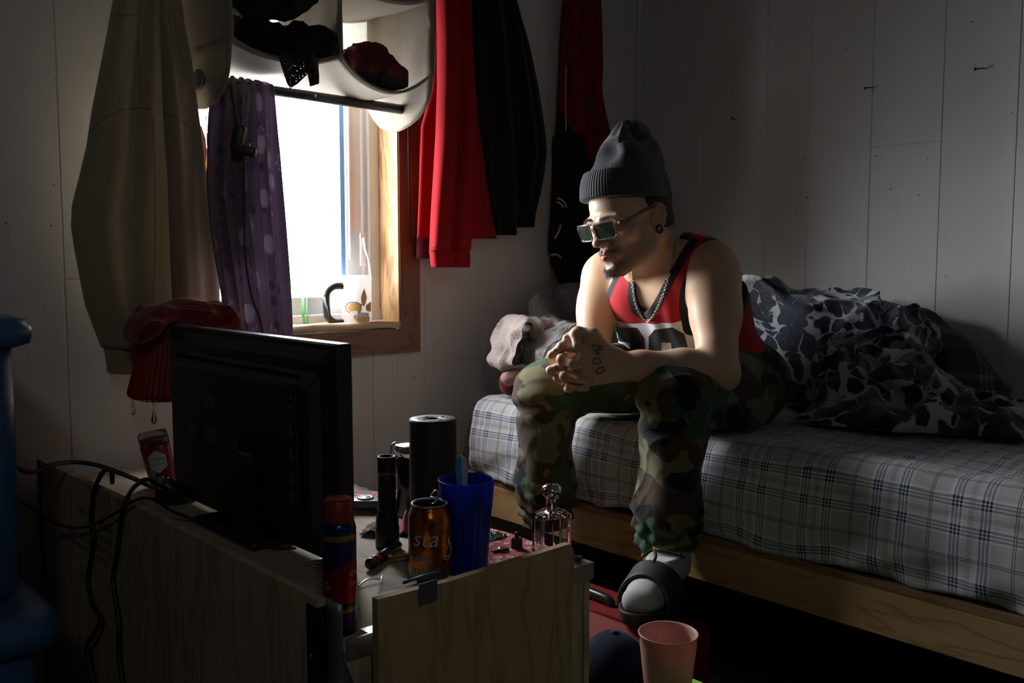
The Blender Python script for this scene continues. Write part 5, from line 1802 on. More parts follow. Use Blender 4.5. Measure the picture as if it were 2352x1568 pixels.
def side(x, name, wing=True):
    # outline in (y, z): straight above, rounded wing below
    P = [(OY0, 2.1), (OY0 + .002, OZ + .10), (OY0 - .003, OZ)]
    if wing:
        for k in range(15):
            a = pi * (1.0 + k / 14)
            P.append((OY0 + .155 + .150 * cos(a), OZ - .015 + .115 * sin(a)))
        P += [(OY1, OZ + .03)]
    else: P += [(OY1, OZ - .0)]
    P += [(OY1, 2.1)]
    b = MB()
    # outline as a subdivided sheet so that it can bow a little
    bm = bmesh.new()
    vs = [bm.verts.new((0, y, z)) for y, z in P]
    for t3 in tessellate_polygon([[V((0, y, z)) for y, z in P]]): bm.faces.new([vs[i] for i in t3])
    for ax, rng in ((1, [OY0 + .03 * k for k in range(1, 10)]), (2, [1.37 + .03 * k for k in range(25)])):
        for c in rng:
            co = [0, 0, 0]; co[ax] = c; no = [0, 0, 0]; no[ax] = 1
            bmesh.ops.bisect_plane(bm, geom=bm.verts[:] + bm.edges[:] + bm.faces[:], plane_co=co, plane_no=no, dist=1e-5)
    for v in bm.verts: v.co.x = x + .006 * sin(v.co.z * 16 + x * 5) * sin((v.co.y - OY0) / .29 * pi) + .0022 * sin(v.co.y * 60 + v.co.z * 7)
    r = bmesh.ops.solidify(bm, geom=bm.faces[:], thickness=.0035)
    b.bm(bm, smooth=True)
    o = b.build(name, M_FELT, org)
    e = MB(); pts = [V((x + .006 * sin(z * 16 + x * 5) * sin((y - OY0) / .29 * pi) + .0022 * sin(y * 60 + z * 7) + .0017, y, z)) for y, z in P[:-1]]
    e.tube(resample(pts, 60)[0], .0032, 6); e.build('binding', M_FELT, o)
    return o
sl_ = side(OX[0], 'side_panel')
e = MB(); e.tube([V((OX[0] - .0012 + .006 * sin(OZ * 16 + OX[0] * 5) * sin((y - OY0) / .29 * pi), y, OZ + .004)) for y in [OY0 + .29 * k / 12 for k in range(13)]], .0026, 6); e.build('seam', M_FELT, sl_)
e = MB(); e.tube([V((OX[0] - .0012 + .006 * sin(z * 16 + OX[0] * 5) * sin((2.02 - OY0) / .29 * pi), 2.02, z)) for z in [1.385 + .1 * k / 8 for k in range(9)]], .0016, 6); e.build('seam', M_FELT, sl_)
sr_ = side(OX[2], 'side_panel'); side(OX[1], 'divider', False)
def shelf(x0_, x1_, z0_, sag, name, ys=.0):
    def f(u, v):
        d = sin(pi * u) ** .85 if 0 < u < 1 else 0
        y = OY0 + (OY1 - OY0) * v + .004 * sin(u * 9)
        return V((x0_ + (x1_ - x0_) * u, y, z0_ - sag * d * (1 - .25 * v) + .004 * sin(v * 6 + u * 3)))
    b = MB(); b.grid(f, 34, 14, thick=.004)
    o = b.build(name, M_FELT, org)
    e = MB(); e.tube([f(k / 40, 0) for k in range(41)], .0038, 6); e.build('binding', M_FELT, o)
shelf(OX[0], OX[1], OZ, .034, 'shelf'); shelf(OX[1], OX[2], OZ, .070, 'shelf')
shelf(OX[0], OX[1], OZ + .185, .035, 'shelf'); shelf(OX[1], OX[2], OZ + .185, .035, 'shelf')
b = MB(); b.grid(lambda u, v: V((OX[0] + (OX[2] - OX[0]) * u, OY1 + .003 * sin(u * 20), OZ + .02 + (2.1 - OZ - .02) * v)), 40, 24, thick=.003); b.build('back_panel', M_FELTB, org)
RODA, RODB = V((OX[0] - .008, 2.062, 1.418)), V((OX[2] + .006, 2.030, 1.408))
b = MB(); b.tube([RODA, RODA.lerp(RODB, .5), RODB], .0125, 20); 
pm = RODA.lerp(RODB, .52); b.lathe([(.004, 0), (.003, .001), (0, .0012)], pm + V((-.004, -.0118, .0)), 10, axis=(0, -1, 0), mi=1)
b.build('hanging_rod', [plain('rod_metal', (.05, .052, .055), .35, .7), M_CHROME], org)
b = MB(); b.lathe([(.0, .008), (.020, .008), (.0235, .006), (.0245, .002), (.0245, 0), (0, 0)], RODA + V((.004, 0, 0)), 28, axis=(-1, 0, 0)); b.build('end_cap', plain('grey_cap', (.16, .155, .15), .5), org)
b = MB(); b.tube([RODB + V((-.0075, cos(a) * .0175, sin(a) * .0175)) for a in [2 * pi * k / 28 for k in range(28)]], .0032, 8, closed=True); b.build('grommet', M_CHROME, org)

# clothes lying in the organiser
M_BLKC = mat_fabric('black_cloth', (.008, .008, .009), .4, .9, 600, .1, .4, 20)
M_MESHC = NT('black_mesh_cloth')
vv1 = M_MESHC.voro(M_MESHC.coord(), 190, rnd=.15)
M_MESHC.set(col=M_MESHC.mix(M_MESHC.noise(M_MESHC.coord(), 30), (.008, .008, .009), (.013, .013, .014)), rough=.9, alpha=M_MESHC.step(vv1, .22, .30))
M_MESHC = M_MESHC.m
def lump(name, lab, cat, blobs, mat, loc, h=.006, d1=.012, seed=1, group=None, carve=None, uvf=None, zfn=None, freq=18, cutz=None, part='cloth', folds=0):
    P = np.array([list(b[0]) for b in blobs]); R = max(max(b[1]) if isinstance(b[1], tuple) else b[1] for b in blobs) + .05
    S = SDF(P.min(0) - R, P.max(0) + R, h)
    for b in blobs:
        if isinstance(b[1], tuple): S.ell(b[0], b[1], None, .04)
        else: S.cone(b[0], b[2], b[1], b[3], .03, sq=b[4] if len(b) > 4 else None)
    def f(x, y, z):
        a = vnoise(x * freq * .6, y * freq * .6, z * freq * .6, seed)
        r = d1 * (1 - np.abs(vnoise(x * freq + a, y * freq + a, z * freq * .8, seed + 1)) * 2.2)
        return -(r + d1 * .5 * vnoise(x * freq * 2.3, y * freq * 2.3, z * freq * 2.3, seed + 2)) - (folds(x, y, z) if folds else 0)
    S.disp(f, d1 * 3)
    for cv in (carve or []): S.ell(cv[0], cv[1], cv[2] if len(cv) > 2 else None, .02, 'sub')
    if zfn:
        gx, gy, gz = S.coords(); S.D = np.maximum(S.D, (zfn(gx, gy) - gz).astype(np.float32))
    if cutz is not None:
        gx, gy, gz = S.coords()
        S.D = np.maximum(S.D, (cutz - gz + 0 * gx + 0 * gy).astype(np.float32))
    v, fc = S.mesh()
    t = thing(name, lab, cat, loc, group)
    return t, build(part, v, fc, mat, t, uvs=uvf(v) if uvf else None)
t, o = lump('black_shirt', 'black shirt spilling over the front of the organizer left compartment', 'shirt', [
    (at(570, 40, Y=1.99), (.030, .05, .06)), (at(572, 88, Y=1.965), (.036, .045, .030)), (at(610, 108, Y=1.96), (.038, .045, .022)), (at(650, 118, Y=1.955), (.035, .05, .022)),
    (at(680, 106, Y=1.945), (.036, .05, .034)), (at(735, 108, Y=1.945), (.042, .05, .034)), (at(705, 92, Y=1.95), (.05, .05, .020))], M_BLKC, (1.05, 1.98, 1.47), .004, .008, 3, freq=26, zfn=lambda x, y: np.where(y > OY0 - .004, OZ + .009 - .034 * np.sin(pi * np.clip((x - OX[0]) / (OX[1] - OX[0]), 0, 1)) ** .85 * (1 - .25 * (y - OY0) / .29), 1.42))
def flap(pts, Y, mat, root, nm='mesh_sleeve', th=.004):
    W = [at(x, y, Y=Y) for x, y in pts]
    b = MB()
    n = len(W)
    bm = bmesh.new(); vs = [bm.verts.new(p) for p in W]
    for t3 in tessellate_polygon([[V((p.x, p.z, 0)) for p in W]]): bm.faces.new([vs[i] for i in t3])
    xs = [p.x for p in W]; zs = [p.z for p in W]
    for ax, lo, hi in ((0, min(xs), max(xs)), (2, min(zs), max(zs))):
        c = lo + .008
        while c < hi:
            co = [0, 0, 0]; co[ax] = c; no = [0, 0, 0]; no[ax] = 1
            bmesh.ops.bisect_plane(bm, geom=bm.verts[:] + bm.edges[:] + bm.faces[:], plane_co=co, plane_no=no, dist=1e-5); c += .008
    for v in bm.verts: v.co.y += .008 * sin(v.co.x * 90) + .006 * sin(v.co.z * 50 + v.co.x * 30)
    bmesh.ops.solidify(bm, geom=bm.faces[:], thickness=th)
    b.bm(bm, smooth=True); return b.build(nm, mat, root)
flap([(636, 125), (648, 160), (660, 192), (672, 203), (690, 190), (705, 168), (712, 140), (700, 120)], 1.885, M_MESHC, t, th=.0012)
flap([(700, 120), (697, 150), (704, 175), (711, 199), (734, 192), (733, 160), (738, 130)], 1.89, M_BLKC, t, 'sleeve')
t, o = lump('folded_black_garment', 'folded black garment hanging down from the organizer upper left shelf', 'garment', [
    (at(560, 5, Y=1.935), .032, at(650, 8, Y=1.925), .028), (at(650, 8, Y=1.925), .028, at(712, -14, Y=1.93), .024)], M_BLKC, (1.05, 1.95, 1.6), .004, .006, 9, freq=26)
t, o = lump('maroon_garment', 'dark red and navy garment bundled in the organizer right compartment', 'garment', [
    (at(835, 140, Y=1.98), (.04, .06, .03)), (at(868, 175, Y=1.97), (.045, .06, .033)), (at(890, 195, Y=1.96), (.03, .05, .025)), (at(850, 165, Y=1.96), (.05, .05, .03))], None, (1.33, 1.98, 1.45), .004, .013, 5, freq=24, zfn=lambda x, y: OZ + .009 - .070 * np.sin(pi * np.clip((x - OX[1]) / (OX[2] - OX[1]), 0, 1)) ** .85 * (1 - .25 * (y - OY0) / .29))
tm = NT('maroon_navy')
sp = tm.n('ShaderNodeSeparateXYZ', {0: tm.tc.outputs['Object']})
tm.set(col=tm.mix(tm.math('GREATER_THAN', tm.math('ADD', sp.outputs[2], tm.math('MULTIPLY', tm.noise(tm.coord(), 16), .05)), .033), (.012, .012, .022), (.12, .010, .012)), rough=.9)
tm.bump(tm.noise(tm.coord(), 40, 4), .4, .003)
o.data.materials.clear(); o.data.materials.append(tm.m)

# ------------------------------------------------------------ purple curtain thrown over the rod
def mat_curtain():
    t = NT('purple_floral')
    uv = t.tc.outputs['UV']
    n1 = t.noise(t.coord(), 9, 4); n2 = t.noise(t.coord(), 900, 2)
    base = t.mix(n1, (.16, .12, .165), (.28, .215, .28))
    # scattered line flowers in cloth space
    def flowers(scale, petals, r0, amp, lo, hi, seed, keep, spiral=0):
        mp = t.n('ShaderNodeMapping', {'Vector': uv, 'Location': (seed, seed * .7, 0), 'Scale': (scale, scale, 1)})
        nd = t.n('ShaderNodeTexVoronoi', feature='F1'); nd.voronoi_dimensions = '2D'
        t.put(nd.inputs['Vector'], mp.outputs[0]); nd.inputs['Scale'].default_value = 1; nd.inputs['Randomness'].default_value = .75
        df = t.n('ShaderNodeVectorMath', operation='SUBTRACT'); t.put(df.inputs[0], mp.outputs[0]); t.put(df.inputs[1], nd.outputs['Position'])
        s_ = t.n('ShaderNodeSeparateXYZ', {0: df.outputs[0]})
        an = t.math('ARCTAN2', s_.outputs[1], s_.outputs[0])
        r = nd.outputs['Distance']
        pet = t.math('ABSOLUTE', t.math('COSINE', t.math('ADD', t.math('MULTIPLY', an, petals / 2), t.math('MULTIPLY', r, spiral))))
        edge = t.math('ADD', r0, t.math('MULTIPLY', pet, amp))
        q = t.math('DIVIDE', r, edge)
        ringm = t.math('MULTIPLY', t.step(q, lo, lo + .08), t.math('SUBTRACT', 1.0, t.step(q, hi - .08, hi)))
        if spiral:
            ringm = t.math('MULTIPLY', t.math('GREATER_THAN', pet, .45), t.math('LESS_THAN', q, hi))
        k = t.n('ShaderNodeSeparateXYZ', {0: nd.outputs['Color']})
        return t.math('MULTIPLY', ringm, t.math('LESS_THAN', k.outputs[0], keep)), q
    f1, q1 = flowers(11, 8, .16, .14, .74, 1.0, 3.1, .45)
    f2, q2 = flowers(9.5, 18, .22, .03, 0, .95, 7.7, .30, 5)
    f3, q3 = flowers(17, 6, .12, .16, .0, .9, 1.3, .35)
    col = t.mix(t.math('MULTIPLY', f3, .55), base, (.05, .03, .09))
    col = t.mix(t.math('MULTIPLY', f1, .7), col, (.46, .44, .52))
    col = t.mix(t.math('MULTIPLY', f2, .65), col, (.50, .46, .50))
    col = t.mix(t.math('MULTIPLY', n2, .3), col, (.04, .02, .06))
    t.set(col=col, rough=.9, spec=.12, sheen=.2)
    t.bump(t.math('ADD', n2, n1), .25, .0015)
    t.translucent(col, .30)
    return t.m
M_CURT = mat_curtain()
ct = thing('purple_curtain', 'purple flowered curtain draped over the rod in front of the window', 'curtain', (1.05, 2.05, 1.43))
CT = [(183, 505, 612), (190, 494, 622), (200, 487, 628), (230, 480, 631), (270, 474, 633), (330, 469, 636), (400, 467, 641), (450, 469, 645), (520, 476, 651), (580, 484, 656), (660, 497, 663), (720, 506, 667), (800, 516, 672)]
tl = [(a, b) for a, b, c in CT]; tr2 = [(a, c) for a, b, c in CT]
def curt(u, v):
    if v < .08:      # over the rod
        w_ = v / .08
        py = 183 + 12 * w_
        yy = RODA.lerp(RODB, .2).y - .019 * sin(w_ * pi / 2) + .012
        l, r = at(interp(tl, py), py, Y=2.045), at(interp(tr2, py), py, Y=2.045)
        p = l.lerp(r, u); z = 1.436 + (RODA.lerp(RODB, u * .4).z - 1.418) - .010 * (1 - cos(w_ * pi / 2))
        f_ = .2
        p = V((p.x, yy, z))
    else:
        w_ = (v - .08) / .92
        py = 195 + (800 - 195) * w_
        l, r = at(interp(tl, py), py, Y=2.035), at(interp(tr2, py), py, Y=2.035)
        p = l.lerp(r, u); f_ = min(1, .25 + w_ * 3)
    amp = .012 * f_
    ph = u * 26 + 1.5 * sin(u * 5) + .8 * sin(v * 3)
    p = p + V((amp * .35 * cos(ph), -amp * (sin(ph) + .45 * sin(u * 57 + v * 2)), .004 * sin(u * 40) * (v < .1)))
    return p
b = MB(); b.grid(curt, 130, 110, thick=.0012, uvs=lambda u, v: (u * .62, -v * .72))
b.build('front_drop', M_CURT, ct, uv=True)
def curtb(u, v):
    p = curt(u, .0)
    return V((p.x - .012 * v + .025 * (1 - u) * v + .006 * sin(u * 24), p.y + .014 + .02 * v + .006 * sin(u * 24 + v), p.z - .42 * v))
b = MB(); b.grid(curtb, 90, 40, thick=.0012, uvs=lambda u, v: (u * .62, v * .42)); b.build('back_drop', M_CURT, ct, uv=True)

# charger hanging in front of the curtain
ad = thing('power_adapter', 'black plug adapter hanging by its cord in front of the purple curtain', 'adapter', tuple(at(560, 325, Y=1.985)))
a0 = at(552, 312, Y=1.985)
Rz = Matrix.Rotation(radians(-38), 4, 'Z') @ Matrix.Rotation(radians(12), 4, 'Y')
b = MB()
b.box(at(548, 318, Y=1.985), (.028, .030, .062), Rz, .008, 3, smooth=True)
b.box(at(563, 346, Y=1.98), (.052, .030, .022), Rz, .005, 3, smooth=True)
b.build('body', M_BLACKPL, ad)
for q_ in (573, 583):
    b = MB(); b.box(at(q_, 336 + (q_ - 573) * .8, Y=1.972), (.0022, .007, .014), Rz, .0005); b.build('prong', M_STEEL, ad)
b = MB(); b.tube(smoothpts([at(530, 196, Y=2.015), at(536, 230, Y=2.0), at(543, 268, Y=1.992), at(548, 292, Y=1.987)], 6), [.005] * 6 + [.0045] * 13, 8, flat=(1, .5)); b.build('hanging_cord', M_BLACKPL, ad)
cb = thing('cable', 'thin dark cable running down the purple curtain to behind the television', 'cable', tuple(at(570, 600, Y=2.0)))
b = MB(); b.tube(smoothpts([at(560, 352, Y=2.0), at(561, 470, Y=2.008), at(563, 580, Y=2.005), at(578, 680, Y=2.0), at(604, 770, Y=1.99), V((1.0, 1.95, .60)), V((.96, 1.9, .524))], 8), .0024, 8); b.build('hanging_cord', M_BLACKPL, cb)

# ------------------------------------------------------------ lamp with pleated red shade and the pouch on it
lc = V((.830, 1.965, .521))
lamp = thing('table_lamp', 'table lamp with pleated red shade and crystal drops behind the television', 'lamp', tuple(lc))
t = NT('red_pleated_fabric'); n1 = t.noise(t.coord(scale=(1, 1, .1)), 60, 3)
t.set(col=t.mix(n1, (.22, .008, .010), (.42, .035, .016)), rough=.45, spec=.4); t.bump(n1, .3, .002); t.translucent((.55, .05, .02), .35); M_SHADE = t.m
b = MB()
NP = 56
def shadef(u, v):
    a = 2 * pi * u
    k = abs(((u * NP) % 1) - .5) * 2
    r = .122 - (.122 - .078) * v + .006 * (k - .5)
    return lc + V((r * cos(a), r * sin(a), .197 + .175 * v + .004 * sin(a * 3)))
b.grid(shadef, NP * 4, 14, thick=-.0015, closed_u=True); b.build('lamp_shade', M_SHADE, lamp)
b = MB()
for k in range(NP):
    if k % 2: continue
    b.tube([shadef((k) / NP, 0) , shadef(k / NP, .5), shadef(k / NP, 1)], .0009, 4)
o = b.build('pleat_piping', plain('orange_piping', (.55, .12, .04), .4), lamp)
b = MB(); b.tube([lc + V((.123 * cos(a), .123 * sin(a), .196)) for a in [2 * pi * k / 60 for k in range(60)]], .0018, 6, closed=True); b.build('shade_ring', M_CHROME, lamp)
b = MB(); b.lathe([(.05, .001), (.052, .010), (.03, .022), (.014, .04), (.02, .075), (.03, .10), (.018, .14), (.009, .16), (.009, .20)], lc, 28); b.build('base', M_BLACKM, lamp)
b = MB(); b.lathe([(.006, .20), (.013, .215), (.014, .235), (.026, .265), (.029, .29), (.022, .315), (0, .325)], lc, 20); b.build('bulb', plain('bulb_glass', (.7, .7, .68), .2), lamp)
M_CRYS = mat_glass('crystal', (.95, .95, .95), 0, 1.5)
for a in [radians(x) for x in (139, 213, 290, 20, 75)]:
    p = lc + V((.123 * cos(a), .123 * sin(a), .188))
    d = MB()
    d.tube([p + V((0, cos(q_) * .005, sin(q_) * .005)) for q_ in [2 * pi * k / 10 for k in range(10)]], .0007, 5, closed=True)
    dd = d.build('drop_ring', M_CHROME, lamp)
    d = MB(); d.lathe([(.0, -.042), (.0065, -.034), (.005, -.024), (.002, -.008), (.0015, -.006)], p, 6, smooth=False); d.build('crystal_drop', M_CRYS, lamp)

po_ = [(at(352, 722, Y=1.93), .017, at(430, 712, Y=1.93), .019), (at(430, 714, Y=1.93), .019, at(505, 722, Y=1.925), .020), (at(352, 726, Y=1.92), .018, at(330, 750, Y=1.90), .018), (at(330, 750, Y=1.90), .018, at(310, 772, Y=1.90), .012), (at(505, 725, Y=1.92), .020, at(535, 728, Y=1.92), .012), (at(480, 735, Y=1.90), .016, at(520, 748, Y=1.90), .014)]
po_ = [(a, r, b_, q_, ((0, 1, 0), 2.6)) for a, r, b_, q_ in po_]
t, o = lump('red_pouch', 'limp red cloth pouch with white zigzag stitching lying on the lampshade', 'pouch', po_, mat_fabric('red_wool', (.20, .006, .010), .2, .95, 500, .3, .3, 30), tuple(lc + V((0, -.03, .375))), .004, .004, 21)
bvp = bvh_of(o)
b = MB()
def stitch(path):
    pts = smoothpts([V((x, y, 0)) for x, y in path], 12); k = 0
    W = []
    for p in pts:
        q_ = ray(p.x, p.y).normalized(); h, nn, i, d = bvp.ray_cast(CAM, q_)
        if h: W.append(h - q_ * .0008)
    W, _ = resample(W, 44)
    for i in range(0, 42, 1):
        a, c = W[i], W[i + 1]
        m_ = a.lerp(c, .6)
        b.tube([a, m_ + V((0, 0, -.0016))], .0006, 4)
stitch([(362, 703), (400, 701), (440, 703), (480, 709), (502, 716), (508, 724)]); stitch([(375, 704), (420, 707), (460, 711), (490, 715), (507, 724)])
so = b.build('zigzag_stitching', plain('white_thread', (.55, .5, .46), .8), t); tag(so, kind='stuff')

# ------------------------------------------------------------ bedding heaps
t = NT('navy_fleece')
c = t.coord(); wv = t.n('ShaderNodeTexNoise', {'Vector': c, 'Scale': 7, 'Detail': 2})
vm = t.n('ShaderNodeVectorMath', operation='MULTIPLY_ADD'); t.put(vm.inputs[0], wv.outputs['Color']); t.put(vm.inputs[1], (.16, .16, .16)); t.put(vm.inputs[2], c)
ve = t.voro(vm.outputs[0], 17, 'DISTANCE_TO_EDGE'); nz = t.noise(c, 420, 3); msk = t.noise(c, 13, 2)
wd_ = t.math('ADD', t.math('MULTIPLY', t.step(msk, .40, .66), .19), t.math('MULTIPLY', t.math('SUBTRACT', nz, .5), .08))
ln_ = t.math('LESS_THAN', ve, wd_)
col = t.mix(ln_, t.mix(nz, (.006, .009, .022), (.014, .024, .052)), t.mix(nz, (.28, .30, .32), (.50, .52, .54)))
t.set(col=col, rough=.98, spec=.05, sheen=.5); t.bump(t.math('ADD', nz, t.noise(c, 60, 3)), .8, .004)
M_NAVY = t.m
B = []
for px_, py_, X_, r_ in ((1735, 745, 2.18, (.13, .12, .11)), (1800, 770, 2.25, (.13, .13, .11)), (1880, 760, 2.30, (.12, .12, .09)), (1965, 765, 2.32, (.13, .12, .10)), (2040, 790, 2.32, (.12, .10, .09)),
                         (1770, 880, 2.15, (.13, .14, .12)), (1860, 880, 2.15, (.14, .13, .11)), (1960, 890, 2.18, (.14, .13, .10)), (2060, 890, 2.22, (.13, .12, .09)),
                         (1800, 960, 2.10, (.11, .12, .05)), (1920, 960, 2.08, (.12, .12, .05)), (2040, 965, 2.10, (.12, .12, .05)), (2160, 970, 2.15, (.12, .12, .05)), (2270, 985, 2.20, (.12, .11, .05)), (2340, 985, 2.25, (.10, .09, .05))):
    B.append((at(px_, py_, X=X_), r_))
t, o = lump('fleece_blanket', 'navy fleece blanket with white line pattern heaped on the bed', 'blanket', B, M_NAVY, (2.2, 1.1, .61), .006, .024, 31, freq=13, cutz=.6285, carve=[(P0 + V((.03, -.02, .05)), (.20, .25, .26)), (V((2.10, 1.34, .75)), (.12, .20, .22))])
M_DPLAID = mat_plaid('dark_plaid', (.020, .015, .019), (.026, .019, .024), (.10, .095, .10), (.24, .23, .23), P=.17, thinc=(.06, .02, .03))
# pillow in dark plaid leaning on the wall
q3 = lambda x, y, X: at(x, y, X=X)
t, o = lump('pillow', 'dark plaid pillow leaning on the wall behind the navy blanket', 'pillow', [
    (q3(1985, 735, 2.55), .055, q3(2100, 775, 2.54), .070), (q3(2100, 775, 2.54), .070, q3(2200, 860, 2.52), .065), (q3(2200, 860, 2.52), .065, q3(2260, 925, 2.48), .045),
    (q3(2080, 830, 2.50), (.10, .17, .10)), (q3(2180, 900, 2.46), (.11, .14, .07)), (q3(1972, 700, 2.58), .022, q3(2010, 740, 2.57), .05)], M_DPLAID, (2.5, 1.05, .62), .006, .010, 61, freq=10, cutz=.6285,
    uvf=lambda v: np.stack([v[:, 1] * .86 - v[:, 2] * .5, v[:, 1] * .5 + v[:, 2] * .86 + v[:, 0] * .5], 1))
# blankets at the foot of the bed
def mat_knitb(name, a, c_, sc=260):
    t = NT(name); c = t.coord(); w1 = t.voro(c, sc, rnd=.25); n1 = t.noise(c, 30, 3)
    t.set(col=t.mix(n1, a, c_), rough=.95, sheen=.3, spec=.08); t.bump(t.math('ADD', w1, t.math('MULTIPLY', n1, .3)), .8, .004)
    return t.m
def P2(x, y, X): return at(x, y, X=X)
PINKB, GREYB, FLEECE = mat_knitb('pink_beige_knit', (.34, .27, .26), (.44, .37, .35)), mat_knitb('grey_waffle', (.27, .27, .275), (.36, .36, .36), 200), mat_knitb('grey_fleece', (.10, .095, .092), (.16, .15, .145), 160)
q2 = lambda x, y, Y: at(x, y, Y=Y)
SQ = ((.35, 1, 0), 3.6)
def sheetpath(pts, Y, r): return [(q2(*a, Y), r, q2(*b_, Y), r, SQ) for a, b_ in zip(pts, pts[1:])]
t, o = lump('knit_blanket', 'pinkish beige knit blanket folded in a loop beside the wall on the bed', 'blanket',
    sheetpath([(1156, 826), (1166, 790), (1176, 760), (1192, 746), (1222, 752), (1262, 748), (1300, 758), (1318, 775)], 1.93, .017)
    + sheetpath([(1176, 762), (1192, 785), (1222, 806), (1262, 808)], 1.92, .016) + sheetpath([(1156, 826), (1200, 824), (1262, 822)], 1.93, .017)
    + sheetpath([(1180, 790), (1190, 812), (1240, 818)], 1.91, .018) + sheetpath([(1240, 775), (1258, 785), (1262, 800)], 1.94, .013), PINKB, (1.83, 1.95, .66), .004, .007, 41, freq=20)
t, o = lump('waffle_garment', 'grey waffle knit garment crumpled behind the clasped hands', 'garment',
    sheetpath([(1238, 842), (1244, 812), (1262, 784), (1296, 766), (1345, 762)], 1.84, .022) + sheetpath([(1262, 845), (1275, 815), (1310, 795), (1345, 790)], 1.82, .022)
    + sheetpath([(1245, 835), (1290, 838), (1340, 842)], 1.83, .024) + [(q2(1305, 815, 1.85), (.06, .05, .05))], GREYB, (1.88, 1.85, .66), .004, .007, 43, freq=20)
bvw = bvh_of(o)
seam([(1244, 838), (1250, 812), (1266, 790), (1300, 772)], bvw, t, GREYB, .003, 'hem'); seam([(1256, 840), (1262, 818), (1278, 798), (1310, 782)], bvw, t, GREYB, .002, 'hem')
t, o = lump('fleece_throw', 'dark grey fleece throw piled against the corner behind the beige blanket', 'blanket', [
    (q2(1238, 700, 2.06), .028, q2(1250, 745, 2.05), .04), (q2(1250, 700, 2.06), .03, q2(1285, 735, 2.06), .04), (q2(1310, 700, 2.06), (.07, .06, .06)), (q2(1330, 750, 2.04), (.09, .07, .07)), (q2(1290, 765, 1.98), (.06, .04, .045)), (q2(1320, 690, 2.08), (.05, .05, .05))], FLEECE, (2.1, 2.05, .75), .006, .007, 47, freq=14)
t, o = lump('dark_fleece', 'dark fleece edge lying under the pinkish beige knit blanket', 'blanket', [
    (q2(1165, 838, 1.94), .020, q2(1240, 840, 1.92), .024), (q2(1180, 842, 1.97), .03, q2(1320, 850, 1.95), .04), (q2(1250, 850, 1.99), (.13, .06, .05))], FLEECE, (1.85, 1.97, .64), .005, .005, 51, freq=20)
t, o = lump('red_blanket', 'folded red cloth at the bottom of the bedding pile by the wall', 'cloth', [
    (q2(1175, 885, 1.95), .030, q2(1250, 885, 1.93), .032), (q2(1200, 875, 1.98), (.07, .06, .045)), (q2(1260, 880, 1.97), (.10, .07, .05))], mat_fabric('red_cloth', (.13, .006, .012), .2, .9), (1.83, 1.95, .62), .005, .004, 55, cutz=.6225, freq=20)
t, o = lump('pink_cloth', 'small pink cloth end poking out of the red bedding by the knee', 'cloth', [
    (q2(1170, 876, 1.895), .010, q2(1186, 866, 1.885), .012), (q2(1160, 868, 1.90), .010, q2(1185, 855, 1.89), .010)], mat_fabric('pink_cloth', (.42, .24, .24), .15, .95), (1.76, 1.9, .66), .003, .003, 57, freq=40)

# nails in the right wall, bent
def bent_nail(px_, py_, dx, dz, lab, Xw=WX):
    c = at(px_, py_, X=Xw - .001)
    t = thing('nail', lab, 'nail', tuple(c), 'bent nails in the right wall')
    b = MB(); b.tube(smoothpts([c + V((.004, 0, 0)), c + V((-.012, 0, 0)), c + V((-.022, dx * .4, dz * .4)), c + V((-.030, dx, dz))], 5), .0016, 8); b.build('shank', M_BLACKM, t)
    b = MB(); b.lathe([(0, 0), (.0042, .0006), (.0042, .002), (0, .0026)], c + V((-.030, dx, dz)), 10, axis=V((-.4, dx * 8, dz * 8))); b.build('head', M_BLACKM, t)
bent_nail(2262, 158, .012, -.003, 'bent nail in the right wall, rightmost of the three')
bent_nail(2006, 202, .009, -.003, 'bent nail in the right wall beside a board groove, middle of the three')
bent_nail(1690, 275, -.006, .002, 'small bent nail in the dark right wall above the grey beanie')
# ------------------------------------------------------------ things on the crate
TZ = CR['z'] + .0006
def on(px, py): return at(px, py, Z=TZ)

# tall cylinder speaker
c = on(996, 1243)
sp_ = thing('cylinder_speaker', 'tall black cylinder speaker on the crate table', 'speaker', tuple(c))
t = NT('speaker_mesh'); ve = t.voro(t.coord(), 520, rnd=.1)
t.set(col=t.mix(t.step(ve, .2, .5), (.018, .018, .019), (.006, .006, .006)), rough=.55); t.bump(ve, .3, .001); M_GRILLE = t.m
H = .216
b = MB(); b.lathe([(.0385, 0), (.0405, .002), (.0405, H - .004), (.0395, H - .001)], c, 64); b.build('body', M_GRILLE, sp_)
b = MB(); b.lathe([(.0395, H - .001), (.0385, H), (.0130, H), (.0115, H - .0012), (0, H - .0012)], c, 64); tp = b.build('top_plate', plain('speaker_top', (.17, .175, .18), .45, var=.3, vscale=150), sp_)
for k, (dx, dy) in enumerate(((0, .020), (0, -.020), (-.020, 0), (.020, 0))):
    b = MB(); b.lathe([(.0042, 0), (.004, .0007), (.0012, .0007), (0, .0009)], c + V((dx, dy, H)), 14); b.build('button', plain('speaker_button', (.10, .10, .105), .4), tp)

